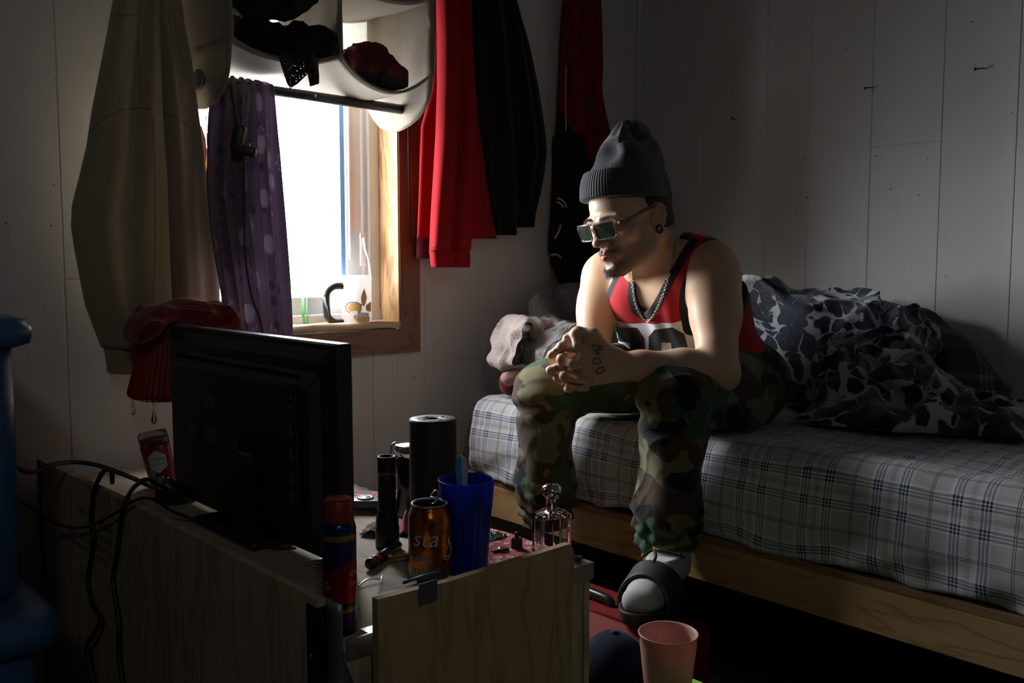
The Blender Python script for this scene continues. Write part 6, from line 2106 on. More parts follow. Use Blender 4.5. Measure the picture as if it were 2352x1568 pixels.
# flashlight standing on its head
c = on(890, 1254)
fl_ = thing('flashlight', 'black flashlight standing on its head beside the tall speaker', 'flashlight', tuple(c))
b = MB(); b.lathe([(.0195, 0), (.0205, .002), (.0205, .034), (.0190, .040), (.0195, .046), (.0165, .062), (.0165, .066)], c, 40); b.build('head', M_BLACKM, fl_)
b = MB()
prof = [(.0155, .066)] + [(.0150 + .0006 * (k % 2), .068 + .002 * k) for k in range(26)] + [(.0155, .124)]
b.lathe(prof, c, 40); b.build('barrel', plain('knurled_black', (.012, .012, .012), .45, .3), fl_)
b = MB(); b.lathe([(.0155, .124), (.0158, .126), (.0158, .154), (.0150, .156), (.0125, .156), (.0120, .150), (0, .150)], c, 40); b.build('tail_cap', M_BLACKM, fl_)
b = MB(); b.lathe([(.0159, .126), (.0161, .127), (.0161, .1285), (.0159, .1295)], c, 40); b.build('red_ring', plain('red_ring', (.35, .01, .01), .3), fl_, label='thin red ring below the tail')

# clamp-lid canister behind
fwd = 1.74; rr = (958 - 1176) / 2122 * fwd
c = V((.674 * fwd + .738 * rr, .738 * fwd - .674 * rr, TZ))
cn = thing('canister', 'dark canister with silver clamp lid half hidden behind the speaker', 'jar', tuple(c))
b = MB(); b.lathe([(.043, 0), (.0455, .004), (.0455, .112), (.043, .118)], c, 48); b.build('jar', plain('smoked_jar', (.012, .009, .009), .12, spec=.6), cn)
b = MB(); b.lathe([(.044, .118), (.0475, .119), (.0475, .134), (.044, .138), (.020, .1405), (.010, .146), (0, .147)], c, 48); b.build('lid', M_CHROME, cn)
dr_ = (-RT - FW * .3); dr_.z = 0; dr_.normalize()
b = MB(); b.tube(smoothpts([c + dr_ * .046 + V((0, 0, .10)), c + dr_ * .053 + V((0, 0, .118)), c + dr_ * .052 + V((0, 0, .136)), c + dr_ * .044 + V((0, 0, .142))], 6), .0022, 8); b.build('clamp', M_STEEL, cn)

# drinks can
c = on(988, 1329)
can = thing('drink_can', 'orange drink can with raised pull tab and cream script lettering on the crate', 'can', tuple(c))
RC = .0328
t = NT('can_print'); ob = t.tc.outputs['Object']; spx = t.n('ShaderNodeSeparateXYZ', {0: ob})
n1 = t.noise(t.coord(scale=(1, 1, .6)), 42, 3, .6, 1.2); n2 = t.noise(t.coord(), 70, 2)
col = t.mix(t.step(n1, .42, .62), (.50, .15, .018), (.16, .030, .012))
col = t.mix(t.math('MULTIPLY', t.step(n2, .58, .66), .8), col, (.55, .26, .03))
col = t.mix(t.step(spx.outputs[2], .030, .006), col, (.10, .22, .20))
t.set(col=col, rough=.26, metal=.75); M_CAN = t.m
b = MB(); b.lathe([(.024, 0), (.026, .0015), (.0318, .009), (RC, .012), (RC, .100), (.0315, .104), (.0275, .114), (.0270, .1165)], c, 64); b.build('body', M_CAN, can)
b = MB(); b.lathe([(.0270, .1165), (.0278, .118), (.0275, .1195), (.0262, .119), (.0250, .1155), (0, .1150)], c, 64); lidc = b.build('lid', M_STEEL, can)
b = MB(); b.lathe([(.0085, 0), (.008, .0004), (0, .0004)], c + V((-.008, .004, .1153)), 24, sq=.7); b.build('opening', plain('opening_dark', (.01, .01, .01), .5), lidc)
tb = c + V((.003, -.002, .1165))
b = MB()
for (h0, h1, w_) in ((0, .022, .0058),):
    ln = [tb + V((0, 0, 0)) + RT * (w_ * sin(a)) + (V((0, 0, 1)) * .95 + RT * .3).normalized() * (.011 - .011 * cos(a)) for a in [2 * pi * k / 20 for k in range(20)]]
    b.tube(ln, .0011, 6, closed=True)
b.tube([tb + RT * -.0045 + V((0, 0, .010)), tb + RT * .0058 + V((0, 0, .0115))], .0011, 6)
b.build('pull_tab', M_CHROME, lidc)
M_CREAM, M_TEAL = plain('cream_print', (.55, .50, .46), .35, .2), plain('teal_print', (.04, .27, .27), .35, .3)
def canangle(px_):   # angle on the can that shows at this column
    base = atan2(CAM.y - c.y, CAM.x - c.x)
    off = math.asin(max(-.98, min(.98, ((px_ - 988) / 48.5)))) 
    return base + off
def cantext(s_, px_, z_, size, m, nm, shear=.25, r=RC):
    a = canangle(px_); o_ = c + V((r * cos(a), r * sin(a), z_)); b = MB()
    b.text(s_, size, o_, (-sin(a), cos(a), 0), (0, 0, 1), lift=.0004, shear=shear, bend=(c, r)); b.build(nm, m, can)
cantext('sta', 951, .060, .036, M_CREAM, 'cream_lettering'); cantext('S', 1013, .036, .058, M_CREAM, 'cream_lettering', .35)
cantext('vinta', 947, .036, .019, M_TEAL, 'teal_lettering'); cantext("mamb'", 947, .017, .020, M_TEAL, 'teal_lettering'); cantext('m', 995, .083, .018, M_TEAL, 'teal_lettering')

# blue fluted tumbler with a brush handle
c = on(1072, 1309)
tu = thing('blue_tumbler', 'translucent blue fluted plastic tumbler between drink can and perfume bottle', 'tumbler', tuple(c))
t = NT('blue_plastic'); nz = t.noise(t.coord(), 35, 3)
t.set(col=t.mix(nz, (.010, .045, .36), (.016, .075, .50)), rough=.28, spec=.5, trans=.25, ior=1.3); t.translucent((.02, .10, .75), .35); M_BLUE = t.m
Hc = .146
b = MB()
def tumf(inner):
    def f(u, v):
        a = 2 * pi * u
        z = Hc * v
        r = .0325 + (.0438 - .0325) * v
        if v < .70: r += -.0022 + .0022 * abs(cos(a * 6)) ** .5
        if v > .985: r += .0006
        r -= inner
        return c + V((r * cos(a), r * sin(a), z + (.004 * (1 - v) if inner else 0)))
    return f
nA = 120; prof_v = [k / 40 for k in range(41)]
vs = []; fs = []
for inner, rev in ((0, False), (.0019, True)):
    off = len(vs)
    for v in prof_v:
        for k in range(nA): vs.append(tumf(inner)(k / nA, v))
    for j in range(40):
        for k in range(nA):
            q_ = (off + j * nA + k, off + j * nA + (k + 1) % nA, off + (j + 1) * nA + (k + 1) % nA, off + (j + 1) * nA + k)
            fs.append(tuple(reversed(q_)) if rev else q_)
N1 = 41 * nA
for k in range(nA): fs.append((40 * nA + k, 40 * nA + (k + 1) % nA, N1 + 40 * nA + (k + 1) % nA, N1 + 40 * nA + k))
fs.append(tuple(reversed(range(nA)))); fs.append(tuple(N1 + k for k in range(nA)))
b.add(vs, fs, 0, True); b.build('cup', M_BLUE, tu)
br_ = thing('brush_handle', 'blue and white brush handle standing in the blue tumbler', 'brush', tuple(c + V((0, 0, .006))))
p0, p1 = c + V((.006, .010, .008)), at(1059, 1046, d=1.455)
ax1 = (p1 - p0).normalized(); sd = ax1.cross(FW).normalized()
hp_ = [(0, .004), (.4, .0045), (.75, .0085), (.88, .0100), (.95, .0085), (.99, .0045), (1, .0015)]
for nm, m, s_ in (('white_half', plain('brush_white', (.50, .54, .60), .35), -1), ('blue_half', plain('brush_blue', (.02, .30, .52), .35), 1)):
    b = MB(); P_ = []
    L_ = (p1 - p0).length
    pl_ = [((s_ * interp(hp_, k / 30) if True else 0), L_ * k / 30) for k in range(31)]
    poly = [(0, 0)] + pl_ + [(0, L_)]
    if s_ < 0: poly = poly[::-1]
    b.prism(poly, p0 - sd.cross(ax1) * .0025, sd, ax1, .005); b.build(nm, m, br_)

# perfume bottle
c = on(1267, 1281)
pf = thing('perfume_bottle', 'clear glass perfume bottle with silver ball stopper on the red bandana', 'bottle', tuple(c))
ang = HEAD - pi / 2 + radians(24)
Rp = Matrix.Rotation(ang, 4, 'Z')
BW, BD, BH = .056, .036, .078
M_PGLASS = mat_glass('perfume_glass', (.96, .93, .94), 0, 1.45)
def rrect(w_, d_, r, z, n=4):
    P = []
    for (sx_, sy_, q_) in ((1, 1, 0), (-1, 1, 1), (-1, -1, 2), (1, -1, 3)):
        for k in range(n + 1):
            a = pi / 2 * (q_ + k / n); P.append(c + Rp @ V((sx_ * (w_ / 2 - r) + r * cos(a), sy_ * (d_ / 2 - r) + r * sin(a), z)))
    return P
b = lofted([rrect(BW - .002, BD - .002, .003, .001), rrect(BW, BD, .003, .003), rrect(BW, BD, .003, BH - .006), rrect(BW - .003, BD - .003, .003, BH - .002), rrect(BW * .55, BD * .62, .006, BH + .003), rrect(.018, .018, .0088, BH + .005)], MB())
inn = lofted([rrect(BW - .010, BD - .010, .004, .013), rrect(BW - .009, BD - .009, .004, .016), rrect(BW - .009, BD - .009, .004, BH - .010), rrect(.016, .014, .006, BH - .004)], MB())
b.add(inn.v, [tuple(reversed(f)) for f in inn.f], 0, False)
b.build('bottle', M_PGLASS, pf)
b = MB(); b.lathe([(.0098, BH + .004), (.0100, BH + .006), (.0095, BH + .022), (.0115, BH + .0235), (.0155, BH + .028), (.0172, BH + .034), (.0160, BH + .040), (.011, BH + .0445), (0, BH + .0458)], c, 40); b.build('stopper', M_CHROME, pf)
b = MB(); b.tube([c + V((0, 0, BH)), c + V((.002, 0, BH * .5)), c + V((.006, .002, .016))], .0011, 6); b.build('dip_tube', M_CRYS, pf)

# red bandana under the bottle, hanging over the crate corner
t = NT('red_bandana')
cc = t.coord(); wv = t.n('ShaderNodeTexNoise', {'Vector': cc, 'Scale': 40, 'Detail': 1})
vm = t.n('ShaderNodeVectorMath', operation='MULTIPLY_ADD'); t.put(vm.inputs[0], wv.outputs['Color']); t.put(vm.inputs[1], (.02, .02, .02)); t.put(vm.inputs[2], cc)
ve = t.voro(vm.outputs[0], 62); ve2 = t.voro(vm.outputs[0], 62, 'DISTANCE_TO_EDGE'); msk = t.noise(cc, 17, 2)
pat = t.math('MAXIMUM', t.math('LESS_THAN', t.math('ABSOLUTE', t.math('SUBTRACT', ve, .30)), .075), t.math('LESS_THAN', ve, .10))
pat = t.math('MULTIPLY', pat, t.math('GREATER_THAN', msk, .38))
t.set(col=t.mix(pat, (.33, .006, .014), (.56, .45, .45)), rough=.9, sheen=.15); t.bump(t.noise(cc, 600, 2), .25, .001); M_BAND = t.m
bd = thing('red_bandana', 'red bandana with white paisley print under the perfume bottle, hanging over the crate corner', 'bandana', (1.02, 1.1, TZ))
def bandf(u, v):
    # u runs across (X), v along (Y)
    y = 1.005 + .26 * v
    s = .16 * u * (1 if v > .0 else 1)
    x = .925 + .10 * v * 0 + s
    z = TZ + .0034 + .0006 * sin(x * 90) * sin(y * 70)
    if u > .92:
        k = max(0, (u - .95) / .05)
        x = CR['x1'] + .0035 + .002 * sin(y * 60)
        z = TZ + .0034 - (.155 if v < .16 else .155 * max(.10, 1 - (v - .16) * 2.6)) * k
    elif x > CR['x1'] + .0028: x = CR['x1'] + .0028
    return V((x, y, z))
b = MB(); b.grid(bandf, 120, 60, thick=.0009); b.build('cloth', M_BAND, bd)

# spray can at the near corner
c = V((.624, 1.017, TZ))
sc_ = thing('spray_can', 'red and blue body spray can with red cap at the near corner of the crate', 'can', tuple(c))
RS = .0222
t = NT('spray_print'); spx = t.n('ShaderNodeSeparateXYZ', {0: t.tc.outputs['Object']})
z_ = spx.outputs[2]
along = t.math('ADD', t.math('MULTIPLY', spx.outputs[0], .74), t.math('MULTIPLY', spx.outputs[1], -.67))
diag = t.math('SUBTRACT', z_, t.math('MULTIPLY', along, .55))
col = t.mix(t.math('GREATER_THAN', diag, .090), (.36, .005, .012), (.020, .036, .12))
yl = t.math('MULTIPLY', t.math('GREATER_THAN', z_, .1255), t.math('LESS_THAN', z_, .1325))
col = t.mix(yl, col, (.42, .24, .02))
col = t.mix(t.math('LESS_THAN', z_, .044), col, t.ramp(t.math('MULTIPLY', z_, 22.0), [(0, (.010, .010, .02)), (.45, (.05, .02, .12)), (.68, (.02, .03, .10)), (.72, (.40, .26, .02)), (.86, (.03, .02, .02)), (1, (.05, .01, .015))]))
n1 = t.noise(t.coord(), 50, 2)
t.set(col=t.mix(t.math('MULTIPLY', n1, .2), col, (.02, .005, .01)), rough=.22, metal=.55); M_SPRAY = t.m
b = MB(); b.lathe([(.0205, 0), (.0215, .0015), (RS, .004), (RS, .139), (.0205, .146), (.0195, .1475)], c, 56); b.build('body', M_SPRAY, sc_)
b = MB(); b.lathe([(.0200, .1475), (.0198, .150), (.0188, .174), (.0172, .1775), (.012, .1785), (.0105, .1775), (0, .1775)], c, 48); b.build('cap', plain('red_cap', (.26, .010, .012), .38), sc_)
def spray_txt(s_, deg, z0_, size, shear=0, mw=None):
    a = atan2(-c.y, -c.x) + radians(deg); o_ = c + V((RS * cos(a), RS * sin(a), z0_)); b = MB()
    b.text(s_, size, o_, (-sin(a), cos(a), 0), (0, 0, 1), lift=.0004, shear=shear, bend=(c, RS), maxw=mw); b.build('cream_lettering', M_CREAM, sc_)
spray_txt('Old Spice', 30, .079, .0105, .3); spray_txt('CAPTAIN', 34, .066, .0085)
a = atan2(-c.y, -c.x) + radians(-42)
b = MB(); o_ = c + V((RS * cos(a), RS * sin(a), .055))
b.text('\u25b2', .010, o_ + V((0, 0, .010)), (-sin(a), cos(a), 0), (0, 0, 1), lift=.0005, bend=(c, RS))
b = MB()
for q_ in range(3):
    b2 = []
    for k in range(6):
        an = pi / 2 + 2 * pi / 3 * q_ + (k - 2.5) * .30
        b2.append((.0045 * cos(an), .0045 * sin(an)))
    for k in range(5):
        pts = [b2[k], b2[k + 1], tuple(x * .72 for x in b2[k + 1]), tuple(x * .72 for x in b2[k])]
        b.add([V((c.x + (RS + .0004) * cos(a + p[0] / RS), c.y + (RS + .0004) * sin(a + p[0] / RS), c.z + .067 + p[1])) for p in pts], [(0, 1, 2, 3)])
b.build('recycling_mark', M_CREAM, sc_)

# lying marker
ma, mb_ = on(849, 1309) + V((0, 0, .0095)), on(917, 1262) + V((0, 0, .0085))
mk = thing('marker', 'black marker with a red band lying in front of the flashlight', 'marker', tuple((ma + mb_) / 2 - V((0, 0, .009))))
axm = (mb_ - ma).normalized(); Lm = (mb_ - ma).length
b = MB(); b.lathe([(0, 0), (.0085, 0), (.0092, .002), (.0092, .010)], ma, 24, axis=axm); b.build('end_cap', M_BLACKPL, mk)
b = MB(); b.lathe([(.0090, .010), (.0090, .026)], ma, 24, axis=axm); b.build('band', plain('marker_red', (.22, .012, .012), .35), mk)
b = MB(); b.lathe([(.0080, .026), (.0078, Lm * .75), (.006, Lm * .78), (.0055, Lm), (0, Lm)], ma, 24, axis=axm); b.build('barrel', M_BLACKPL, mk)

# wooden clothes peg
pa, pb = on(888, 1286), on(940, 1279)
cp = thing('clothespin', 'wooden clothespin lying between the marker and the drink can', 'clothespin', tuple((pa + pb) / 2))
axc = (pb - pa).normalized(); nc = V((0, 0, 1)).cross(axc)
for k, zz in enumerate((.0012, .0072)):
    b = MB(); b.prism([(0, 0), (.052, 0), (.052, .0042), (.030, .0050), (.012, .0042 - .001 * k), (0, .0030)], pa + V((0, 0, zz)) - nc * .005, axc, (0, 0, 1), -.010 if False else .010); b.build('wooden_arm', M_PINE, cp)
b = MB(); b.tube([pa + axc * .030 + V((0, 0, .0072)) + nc * (.006 * cos(x)) + V((0, 0, .005 * sin(x))) for x in [2 * pi * k / 14 for k in range(14)]], .0009, 6, closed=True); b.build('spring', M_STEEL, cp)

# crumpled pink and black cloth by the flashlight
pk = thing('printed_cloth', 'crumpled pink and black printed cloth under the flashlight', 'cloth', tuple(on(880, 1215)))
t = NT('pink_black_print'); v1 = t.voro(t.coord(), 45); t.set(col=t.mix(t.step(t.noise(t.coord(), 22, 2), .45, .55), t.mix(t.step(v1, .3, .4), (.09, .09, .10), (.03, .03, .034)), (.40, .10, .13)), rough=.9); M_PKB = t.m
q0, q1, q2_, q3 = on(826, 1232), on(945, 1232), on(950, 1190), on(846, 1205)
fc_ = on(890, 1254)
def pkf(u, v):
    p = q0.lerp(q1, u).lerp(q3.lerp(q2_, u), v)
    d = (V((p.x, p.y, 0)) - V((fc_.x, fc_.y, 0))).length
    h = .0022 + .0018 * sin(u * 23 + v * 5) + .0016 * sin(v * 19 + u * 9)
    h += .030 * math.exp(-((u - .86) / .07) ** 2) * sin(pi * min(1, v * 1.05)) + .010 * math.exp(-((u - .22) / .10) ** 2) * (1 - v)
    k = min(1, max(0, (d - .026) / .02)); 
    if d < .026: p = V((fc_.x, fc_.y, 0)) + (V((p.x, p.y, 0)) - V((fc_.x, fc_.y, 0))).normalized() * .026
    return V((p.x, p.y, TZ + max(.0014, h * k)))
b = MB(); b.grid(pkf, 60, 24, thick=.0009); b.build('cloth', M_PKB, pk)

# quilted mat, remote, small lead
mtl = thing('quilted_mat', 'dark quilted mat printed with pink roses behind the television', 'mat', (1.0, 1.68, TZ))
t = NT('rose_print'); v1 = t.voro(t.coord(), 30, out='Color'); s3 = t.n('ShaderNodeSeparateXYZ', {0: v1}); v2 = t.voro(t.coord(), 30)
t.set(col=t.mix(t.math('MULTIPLY', t.math('LESS_THAN', s3.outputs[0], .42), t.step(v2, .62, .5)), t.mix(t.math('GREATER_THAN', s3.outputs[1], .6), (.035, .040, .042), (.15, .16, .16)), (.42, .07, .13)), rough=.9); t.bump(t.voro(t.coord(), 60), .6, .004)
b = MB(); b.grid(lambda u, v: V((.865 + .20 * u, 1.50 + .27 * v, TZ + .006 + .0015 * sin(u * 40) * sin(v * 44))), 50, 50, thick=.0055); b.build('mat', t.m, mtl)
rc = at(826, 1157, Z=TZ + .012)
rm_ = thing('remote_control', 'dark grey remote control with a round silver pad on the quilted mat edge', 'remote', (rc.x, rc.y, TZ))
axr = V((RT.x, RT.y, 0)).normalized(); ayr = V((-axr.y, axr.x, 0))
Rr = Matrix(((axr.x, ayr.x, 0, 0), (axr.y, ayr.y, 0, 0), (0, 0, 1, 0), (0, 0, 0, 1)))
rz = TZ + .0075
b = MB(); b.box(V((rc.x, rc.y, rz + .008)), (.15, .046, .016), Rr, .006, 3, smooth=True); rbd = b.build('body', plain('remote_grey', (.10, .105, .11), .4), rm_)
b = MB(); b.lathe([(.0155, 0), (.0165, .001), (.0150, .003), (.011, .003), (.0105, .0022), (.0095, .0032), (0, .0034)], V((rc.x, rc.y, rz + .016)) + axr * .012, 28); b.build('pad', plain('pad_silver', (.36, .33, .31), .35, .6), rm_)
for k, (dx, dy) in enumerate(((-.022, .010), (-.026, 0), (-.022, -.010), (.040, .010), (.044, .001), (.040, -.009), (-.012, -.016), (.034, .017), (.042, .019))):
    b = MB(); b.lathe([(.0036, 0), (.0034, .0014), (0, .0018)], V((rc.x, rc.y, rz + .0155)) + axr * (dx) + ayr * dy, 12); b.build('key', plain('remote_key', (.34, .35, .36), .4), rm_)
ld = thing('cable_connector', 'small black cable connector lying above the remote control', 'cable', tuple(at(830, 1139, Z=TZ + .03)))
lc0 = at(832, 1140, Z=TZ + .018)
b = MB(); b.box(lc0, (.030, .009, .007), Rr, .002); b.build('plug', M_BLACKPL, ld)
b = MB(); b.tube(smoothpts([lc0 - axr * .015, lc0 - axr * .04 + V((0, 0, .001)), lc0 - axr * .07 + ayr * .02 + V((0, 0, -.004)), lc0 - axr * .10 + ayr * .05 + V((0, 0, -.008))], 6), .0018, 6); b.build('lead', M_BLACKPL, ld)

# small bits on the bandana
f0 = on(1134, 1238)
fo = thing('crumpled_foil', 'crumpled clear plastic wrapper beside the blue tumbler on the bandana', 'wrapper', tuple(f0))
rnd = random.Random(9)
def foilf(u, v): return f0 + V(((u - .5) * .040, (v - .5) * .028, .0035 + .009 * abs(mnoise.noise(V((u * 6, v * 6, 2)))) + .008 * sin(pi * u) * sin(pi * v)))
b = MB(); b.grid(foilf, 16, 12, thick=.0006, smooth=False); b.build('film', plain('foil', (.50, .50, .52), .15, .8), fo)
def knobby(px_, py_, name, lab, cat, shape):
    p = on(px_, py_); t = thing(name, lab, cat, tuple(p)); b = MB(); shape(b, p); b.build('body', M_BLACKPL, t); return t
knobby(1187, 1262, 'plastic_stopper', 'small black T shaped plastic knob standing on the bandana behind the flap edge', 'knob', lambda b, p: (b.box(p + V((0, 0, .0115)), (.019, .008, .0195), Rr, .002), b.box(p + V((0, 0, .025)), (.0075, .007, .012), Rr, .002)))
kt = knobby(1150, 1271, 'hair_clip', 'small black and chrome clip lying beside the blue tumbler', 'clip', lambda b, p: (b.box(p + V((0, 0, .006)), (.030, .006, .004), Rr @ Matrix.Rotation(.5, 4, 'Z'), .001), b.box(p + axr * -.008 + V((0, 0, .003)), (.018, .005, .004), Rr @ Matrix.Rotation(-.4, 4, 'Z'), .001)))
p = on(1150, 1271); b = MB(); b.box(p + axr * .003 + V((0, 0, .0095)), (.014, .007, .003), Rr @ Matrix.Rotation(.5, 4, 'Z'), .0008); b.build('chrome_plate', M_CHROME, kt)
us = on(1315, 1287)
ut = thing('flat_stick', 'small flat dark stick lying on the bandana right of the perfume bottle', 'stick', tuple(us))
b = MB(); b.box(us + V((0, 0, .0055)), (.030, .010, .006), Rr @ Matrix.Rotation(-.35, 4, 'Z'), .0012); b.build('body', plain('stick_grey', (.05, .05, .052), .5), ut)

# clear plastic sheet and a bent strip by the flap
sh0 = at(915, 1338, Z=.545)
ps = thing('plastic_sheet', 'clear curled plastic sheet tucked behind the front flap', 'plastic sheet', (sh0.x, sh0.y, TZ))
pA, pB, pC, pD = at(868, 1364, Y=.962), at(958, 1338, Y=.964), at(958, 1336, Y=1.02), at(884, 1314, Y=1.03)
def shf(u, v):
    p = pA.lerp(pB, u).lerp(pD.lerp(pC, u), v); return p + V((0, 0, .010 * sin(pi * v) * (1 - u * .8)))
b = MB(); b.grid(shf, 20, 16, thick=.0006); t = NT('clear_film'); t.set(col=t.mix(t.noise(t.coord(), 30), (.60, .60, .61), (.72, .72, .73)), rough=.15, spec=.6, alpha=.42); b.build('film', t.m, ps)
st0 = thing('bent_strip', 'thin grey bent strip lying between the spray can and the plastic sheet', 'strip', tuple(on(850, 1345)))
P = [on(823, 1350) + V((0, 0, .002)), on(836, 1342) + V((0, 0, .005)), on(852, 1337) + V((0, 0, .006)), on(880, 1334) + V((0, 0, .003))]
b = MB(); b.tube(smoothpts(P, 6), .0028, 8, flat=(.3, 1)); b.build('strip', plain('grey_strip', (.30, .30, .29), .35), st0)
kr = on(722, 1297)
ky = thing('key_ring', 'steel key ring beside the television and the spray can', 'keys', tuple(kr))
b = MB(); b.tube([kr + V((.013 * cos(a), .013 * sin(a), .0022)) for a in [2 * pi * k / 24 for k in range(24)]], .0014, 6, closed=True); b.build('ring', M_CHROME, ky)
b = MB(); b.box(kr + V((.022, .010, .0022)), (.030, .008, .002), .5, .0006); b.lathe([(.009, 0), (.009, .002), (0, .002)], kr + V((.012, .005, .0012)), 16); b.build('key', M_STEEL, ky)

# cable loop in front of the television
cl_ = thing('looped_cable', 'thin black looped cable lying in front of the television', 'cable', tuple(on(620, 1245)))
for dz in (0, .004):
    b = MB(); b.tube(smoothpts([on(668, 1266) + V((.01, 0, .003)), on(640, 1264) + V((0, 0, .003 + dz)), on(605, 1258) + V((0, 0, .003 + dz)), on(581 + dz * 400, 1246) + V((0, 0, .004 + dz)), on(592 + dz * 300, 1233) + V((0, 0, .004 + dz)), on(612, 1229) + V((.006, 0, .004))], 8), .0016, 6); b.build('loop', M_BLACKPL, cl_)

# deodorant stick
c = at(378, 1118, Z=TZ)
de = thing('deodorant_stick', 'red deodorant stick with clear cap and white hexagon label by the lamp', 'deodorant', tuple(c))
up1 = (V((0, 0, 1)) - RT * .20).normalized()
rx_ = (RT - up1 * RT.dot(up1)).normalized(); ry_ = up1.cross(rx_)
def oval(z, a, b_, n=40): return [c + up1 * (z + .004) + rx_ * (a * cos(2 * pi * k / n)) + ry_ * (b_ * sin(2 * pi * k / n)) for k in range(n)]
b = lofted([oval(0, .027, .015), oval(.003, .0285, .0165), oval(.088, .0325, .0175), oval(.090, .0315, .017)], MB(), smooth=True); b.build('body', plain('deodorant_red', (.20, .010, .016), .3), de)
b = lofted([oval(.090, .0325, .0178), oval(.112, .0325, .0178), oval(.119, .030, .016), oval(.121, .024, .012)], MB(), smooth=True); b.build('cap', mat_clear('clear_cap', (.85, .75, .78), .8, .1, .8), de)
b = lofted([oval(.091, .029, .015), oval(.104, .029, .015), oval(.108, .022, .011)], MB(), smooth=True); b.build('stick', plain('deodorant_gel', (.42, .25, .30), .3), de)
nf = -ry_ if (-ry_).dot(FW) < 0 else ry_
lo_ = c + up1 * .052 + nf * .0186 + rx_ * .005
M_LAB = plain('label_white', (.55, .57, .58), .4)
def onoval(x, y):   # bend labels onto the oval body
    xx = max(-.030, min(.030, x)); return c + up1 * (.004 + y) + rx_ * xx + nf * (.0172 * sqrt(max(0, 1 - (xx / .0325) ** 2)) + .0012)
hexp = [(.005 + .021 * cos(pi / 6 + pi / 3 * k), .055 + .025 * sin(pi / 6 + pi / 3 * k)) for k in range(6)]
def bendpoly(poly, mat, nm, lift=0):
    bm = bmesh.new(); vs = [bm.verts.new((x, y, 0)) for x, y in poly]
    for t3 in tessellate_polygon([[V((x, y, 0)) for x, y in poly]]): bm.faces.new([vs[i] for i in t3])
    x_ = -.03
    while x_ < .03:
        bmesh.ops.bisect_plane(bm, geom=bm.verts[:] + bm.edges[:] + bm.faces[:], plane_co=(x_, 0, 0), plane_no=(1, 0, 0), dist=1e-6); x_ += .003
    for v in bm.verts: v.co = onoval(v.co.x, v.co.y) + nf * lift
    b = MB(); b.bm(bm); return b.build(nm, mat, de)
bendpoly([(-.016, .040), (.002, .048), (-.004, .026), (-.012, .016)], plain('teal_label', (.02, .30, .33), .4), 'teal_flag')
bendpoly(hexp, M_LAB, 'label', .0004)
def detxt(s_, x0_, y0_, size, m, mw, shear=0):
    b = MB(); b.text(s_, size, (0, 0, 0), (1, 0, 0), (0, 1, 0), 0, shear=shear, maxw=mw)
    b.v = [onoval(x0_ + v.x, y0_ + v.y) + nf * .0009 for v in b.v]; b.build('label_lettering', m, de)
detxt('Old Spice', -.010, .058, .010, plain('maroon_print', (.12, .01, .015), .5), .030, .3); detxt('PURE SPORT', -.012, .047, .008, M_TEAL, .034)

# round black tin with a ring and a bead on it
c = at(405, 1150, Z=TZ)
tn = thing('round_tin', 'round black tin holding a steel ring and a bead beside the television', 'tin', tuple(c))
b = MB(); b.lathe([(.036, 0), (.040, .003), (.040, .026), (.042, .030), (.0415, .034), (.039, .033), (.037, .030), (0, .029)], c, 40); b.build('tin', M_BLACKPL, tn)
rg = thing('steel_ring', 'shiny steel ring lying on the round black tin', 'ring', tuple(c + V((0, 0, .034))))
g0 = c + V((-.012, .010, .0385))
b = MB(); b.tube([g0 + V((.017 * cos(a), .017 * sin(a), .004 * sin(a) + .002)) for a in [2 * pi * k / 28 for k in range(28)]], .0024, 8, closed=True); b.build('band', M_CHROME, rg)
bd2 = thing('glass_bead', 'grey glass bead lying on the round black tin beside the ring', 'bead', tuple(c + V((-.026, .028, .034))))
b = MB(); b.lathe([(.0 if k in (0, 10) else .009 * sin(pi * k / 10), -.009 * cos(pi * k / 10)) for k in range(11)], c + V((-.022, .022, .0425)), 18); b.build('bead', plain('bead_grey', (.16, .16, .15), .2), bd2)

# cords over the crate's side flap
FX = FA['x']
def cord(name, lab, pts, r, cat='cord'):
    t = thing(name, lab, cat, tuple(pts[len(pts) // 2])); b = MB(); b.tube(smoothpts(pts, 8), r, 8); b.build('cord', M_BLACKPL, t); return t
cord('power_cable', 'thick black cord arching from the blue tote over the crate to the lamp', [V((.412, 1.80, .66)), at(66, 1084, X=.47), at(115, 1068, X=.52), at(170, 1061, X=.58), at(230, 1070, X=.63), at(300, 1096, X=.68), at(345, 1116, X=.715), V((.74, 1.93, TZ + .008)), V((.775, 1.895, TZ + .006))], .0046)
cord('power_cable', 'black cord looping over the flap and hanging down its stencilled side, left of the pair', [at(258, 1108, X=.615), at(256, 1084, X=.605), at(246, 1077, X=.59), at(232, 1090, X=.575), at(216, 1130, X=.571), at(210, 1190, X=.573), at(216, 1235, X=.574), at(210, 1280, X=.574), at(202, 1330, X=.573), at(212, 1385, X=.568), at(231, 1420, X=.560), at(215, 1460, X=.555), at(202, 1510, X=.55), V((.55, 1.66, .06))], .0046)
cord('power_cable', 'black cord hanging down the stencilled crate side, right of the pair', [V((.74, 1.80, TZ + .008)), at(345, 1103, X=.67), at(318, 1110, X=.635), at(296, 1135, X=.585), at(281, 1180, X=.573), at(272, 1240, X=.574), at(266, 1290, X=.574), at(259, 1325, X=.572), at(266, 1380, X=.57), at(274, 1440, X=.567), at(275, 1520, X=.565), V((.56, 1.58, .06))], .0042)
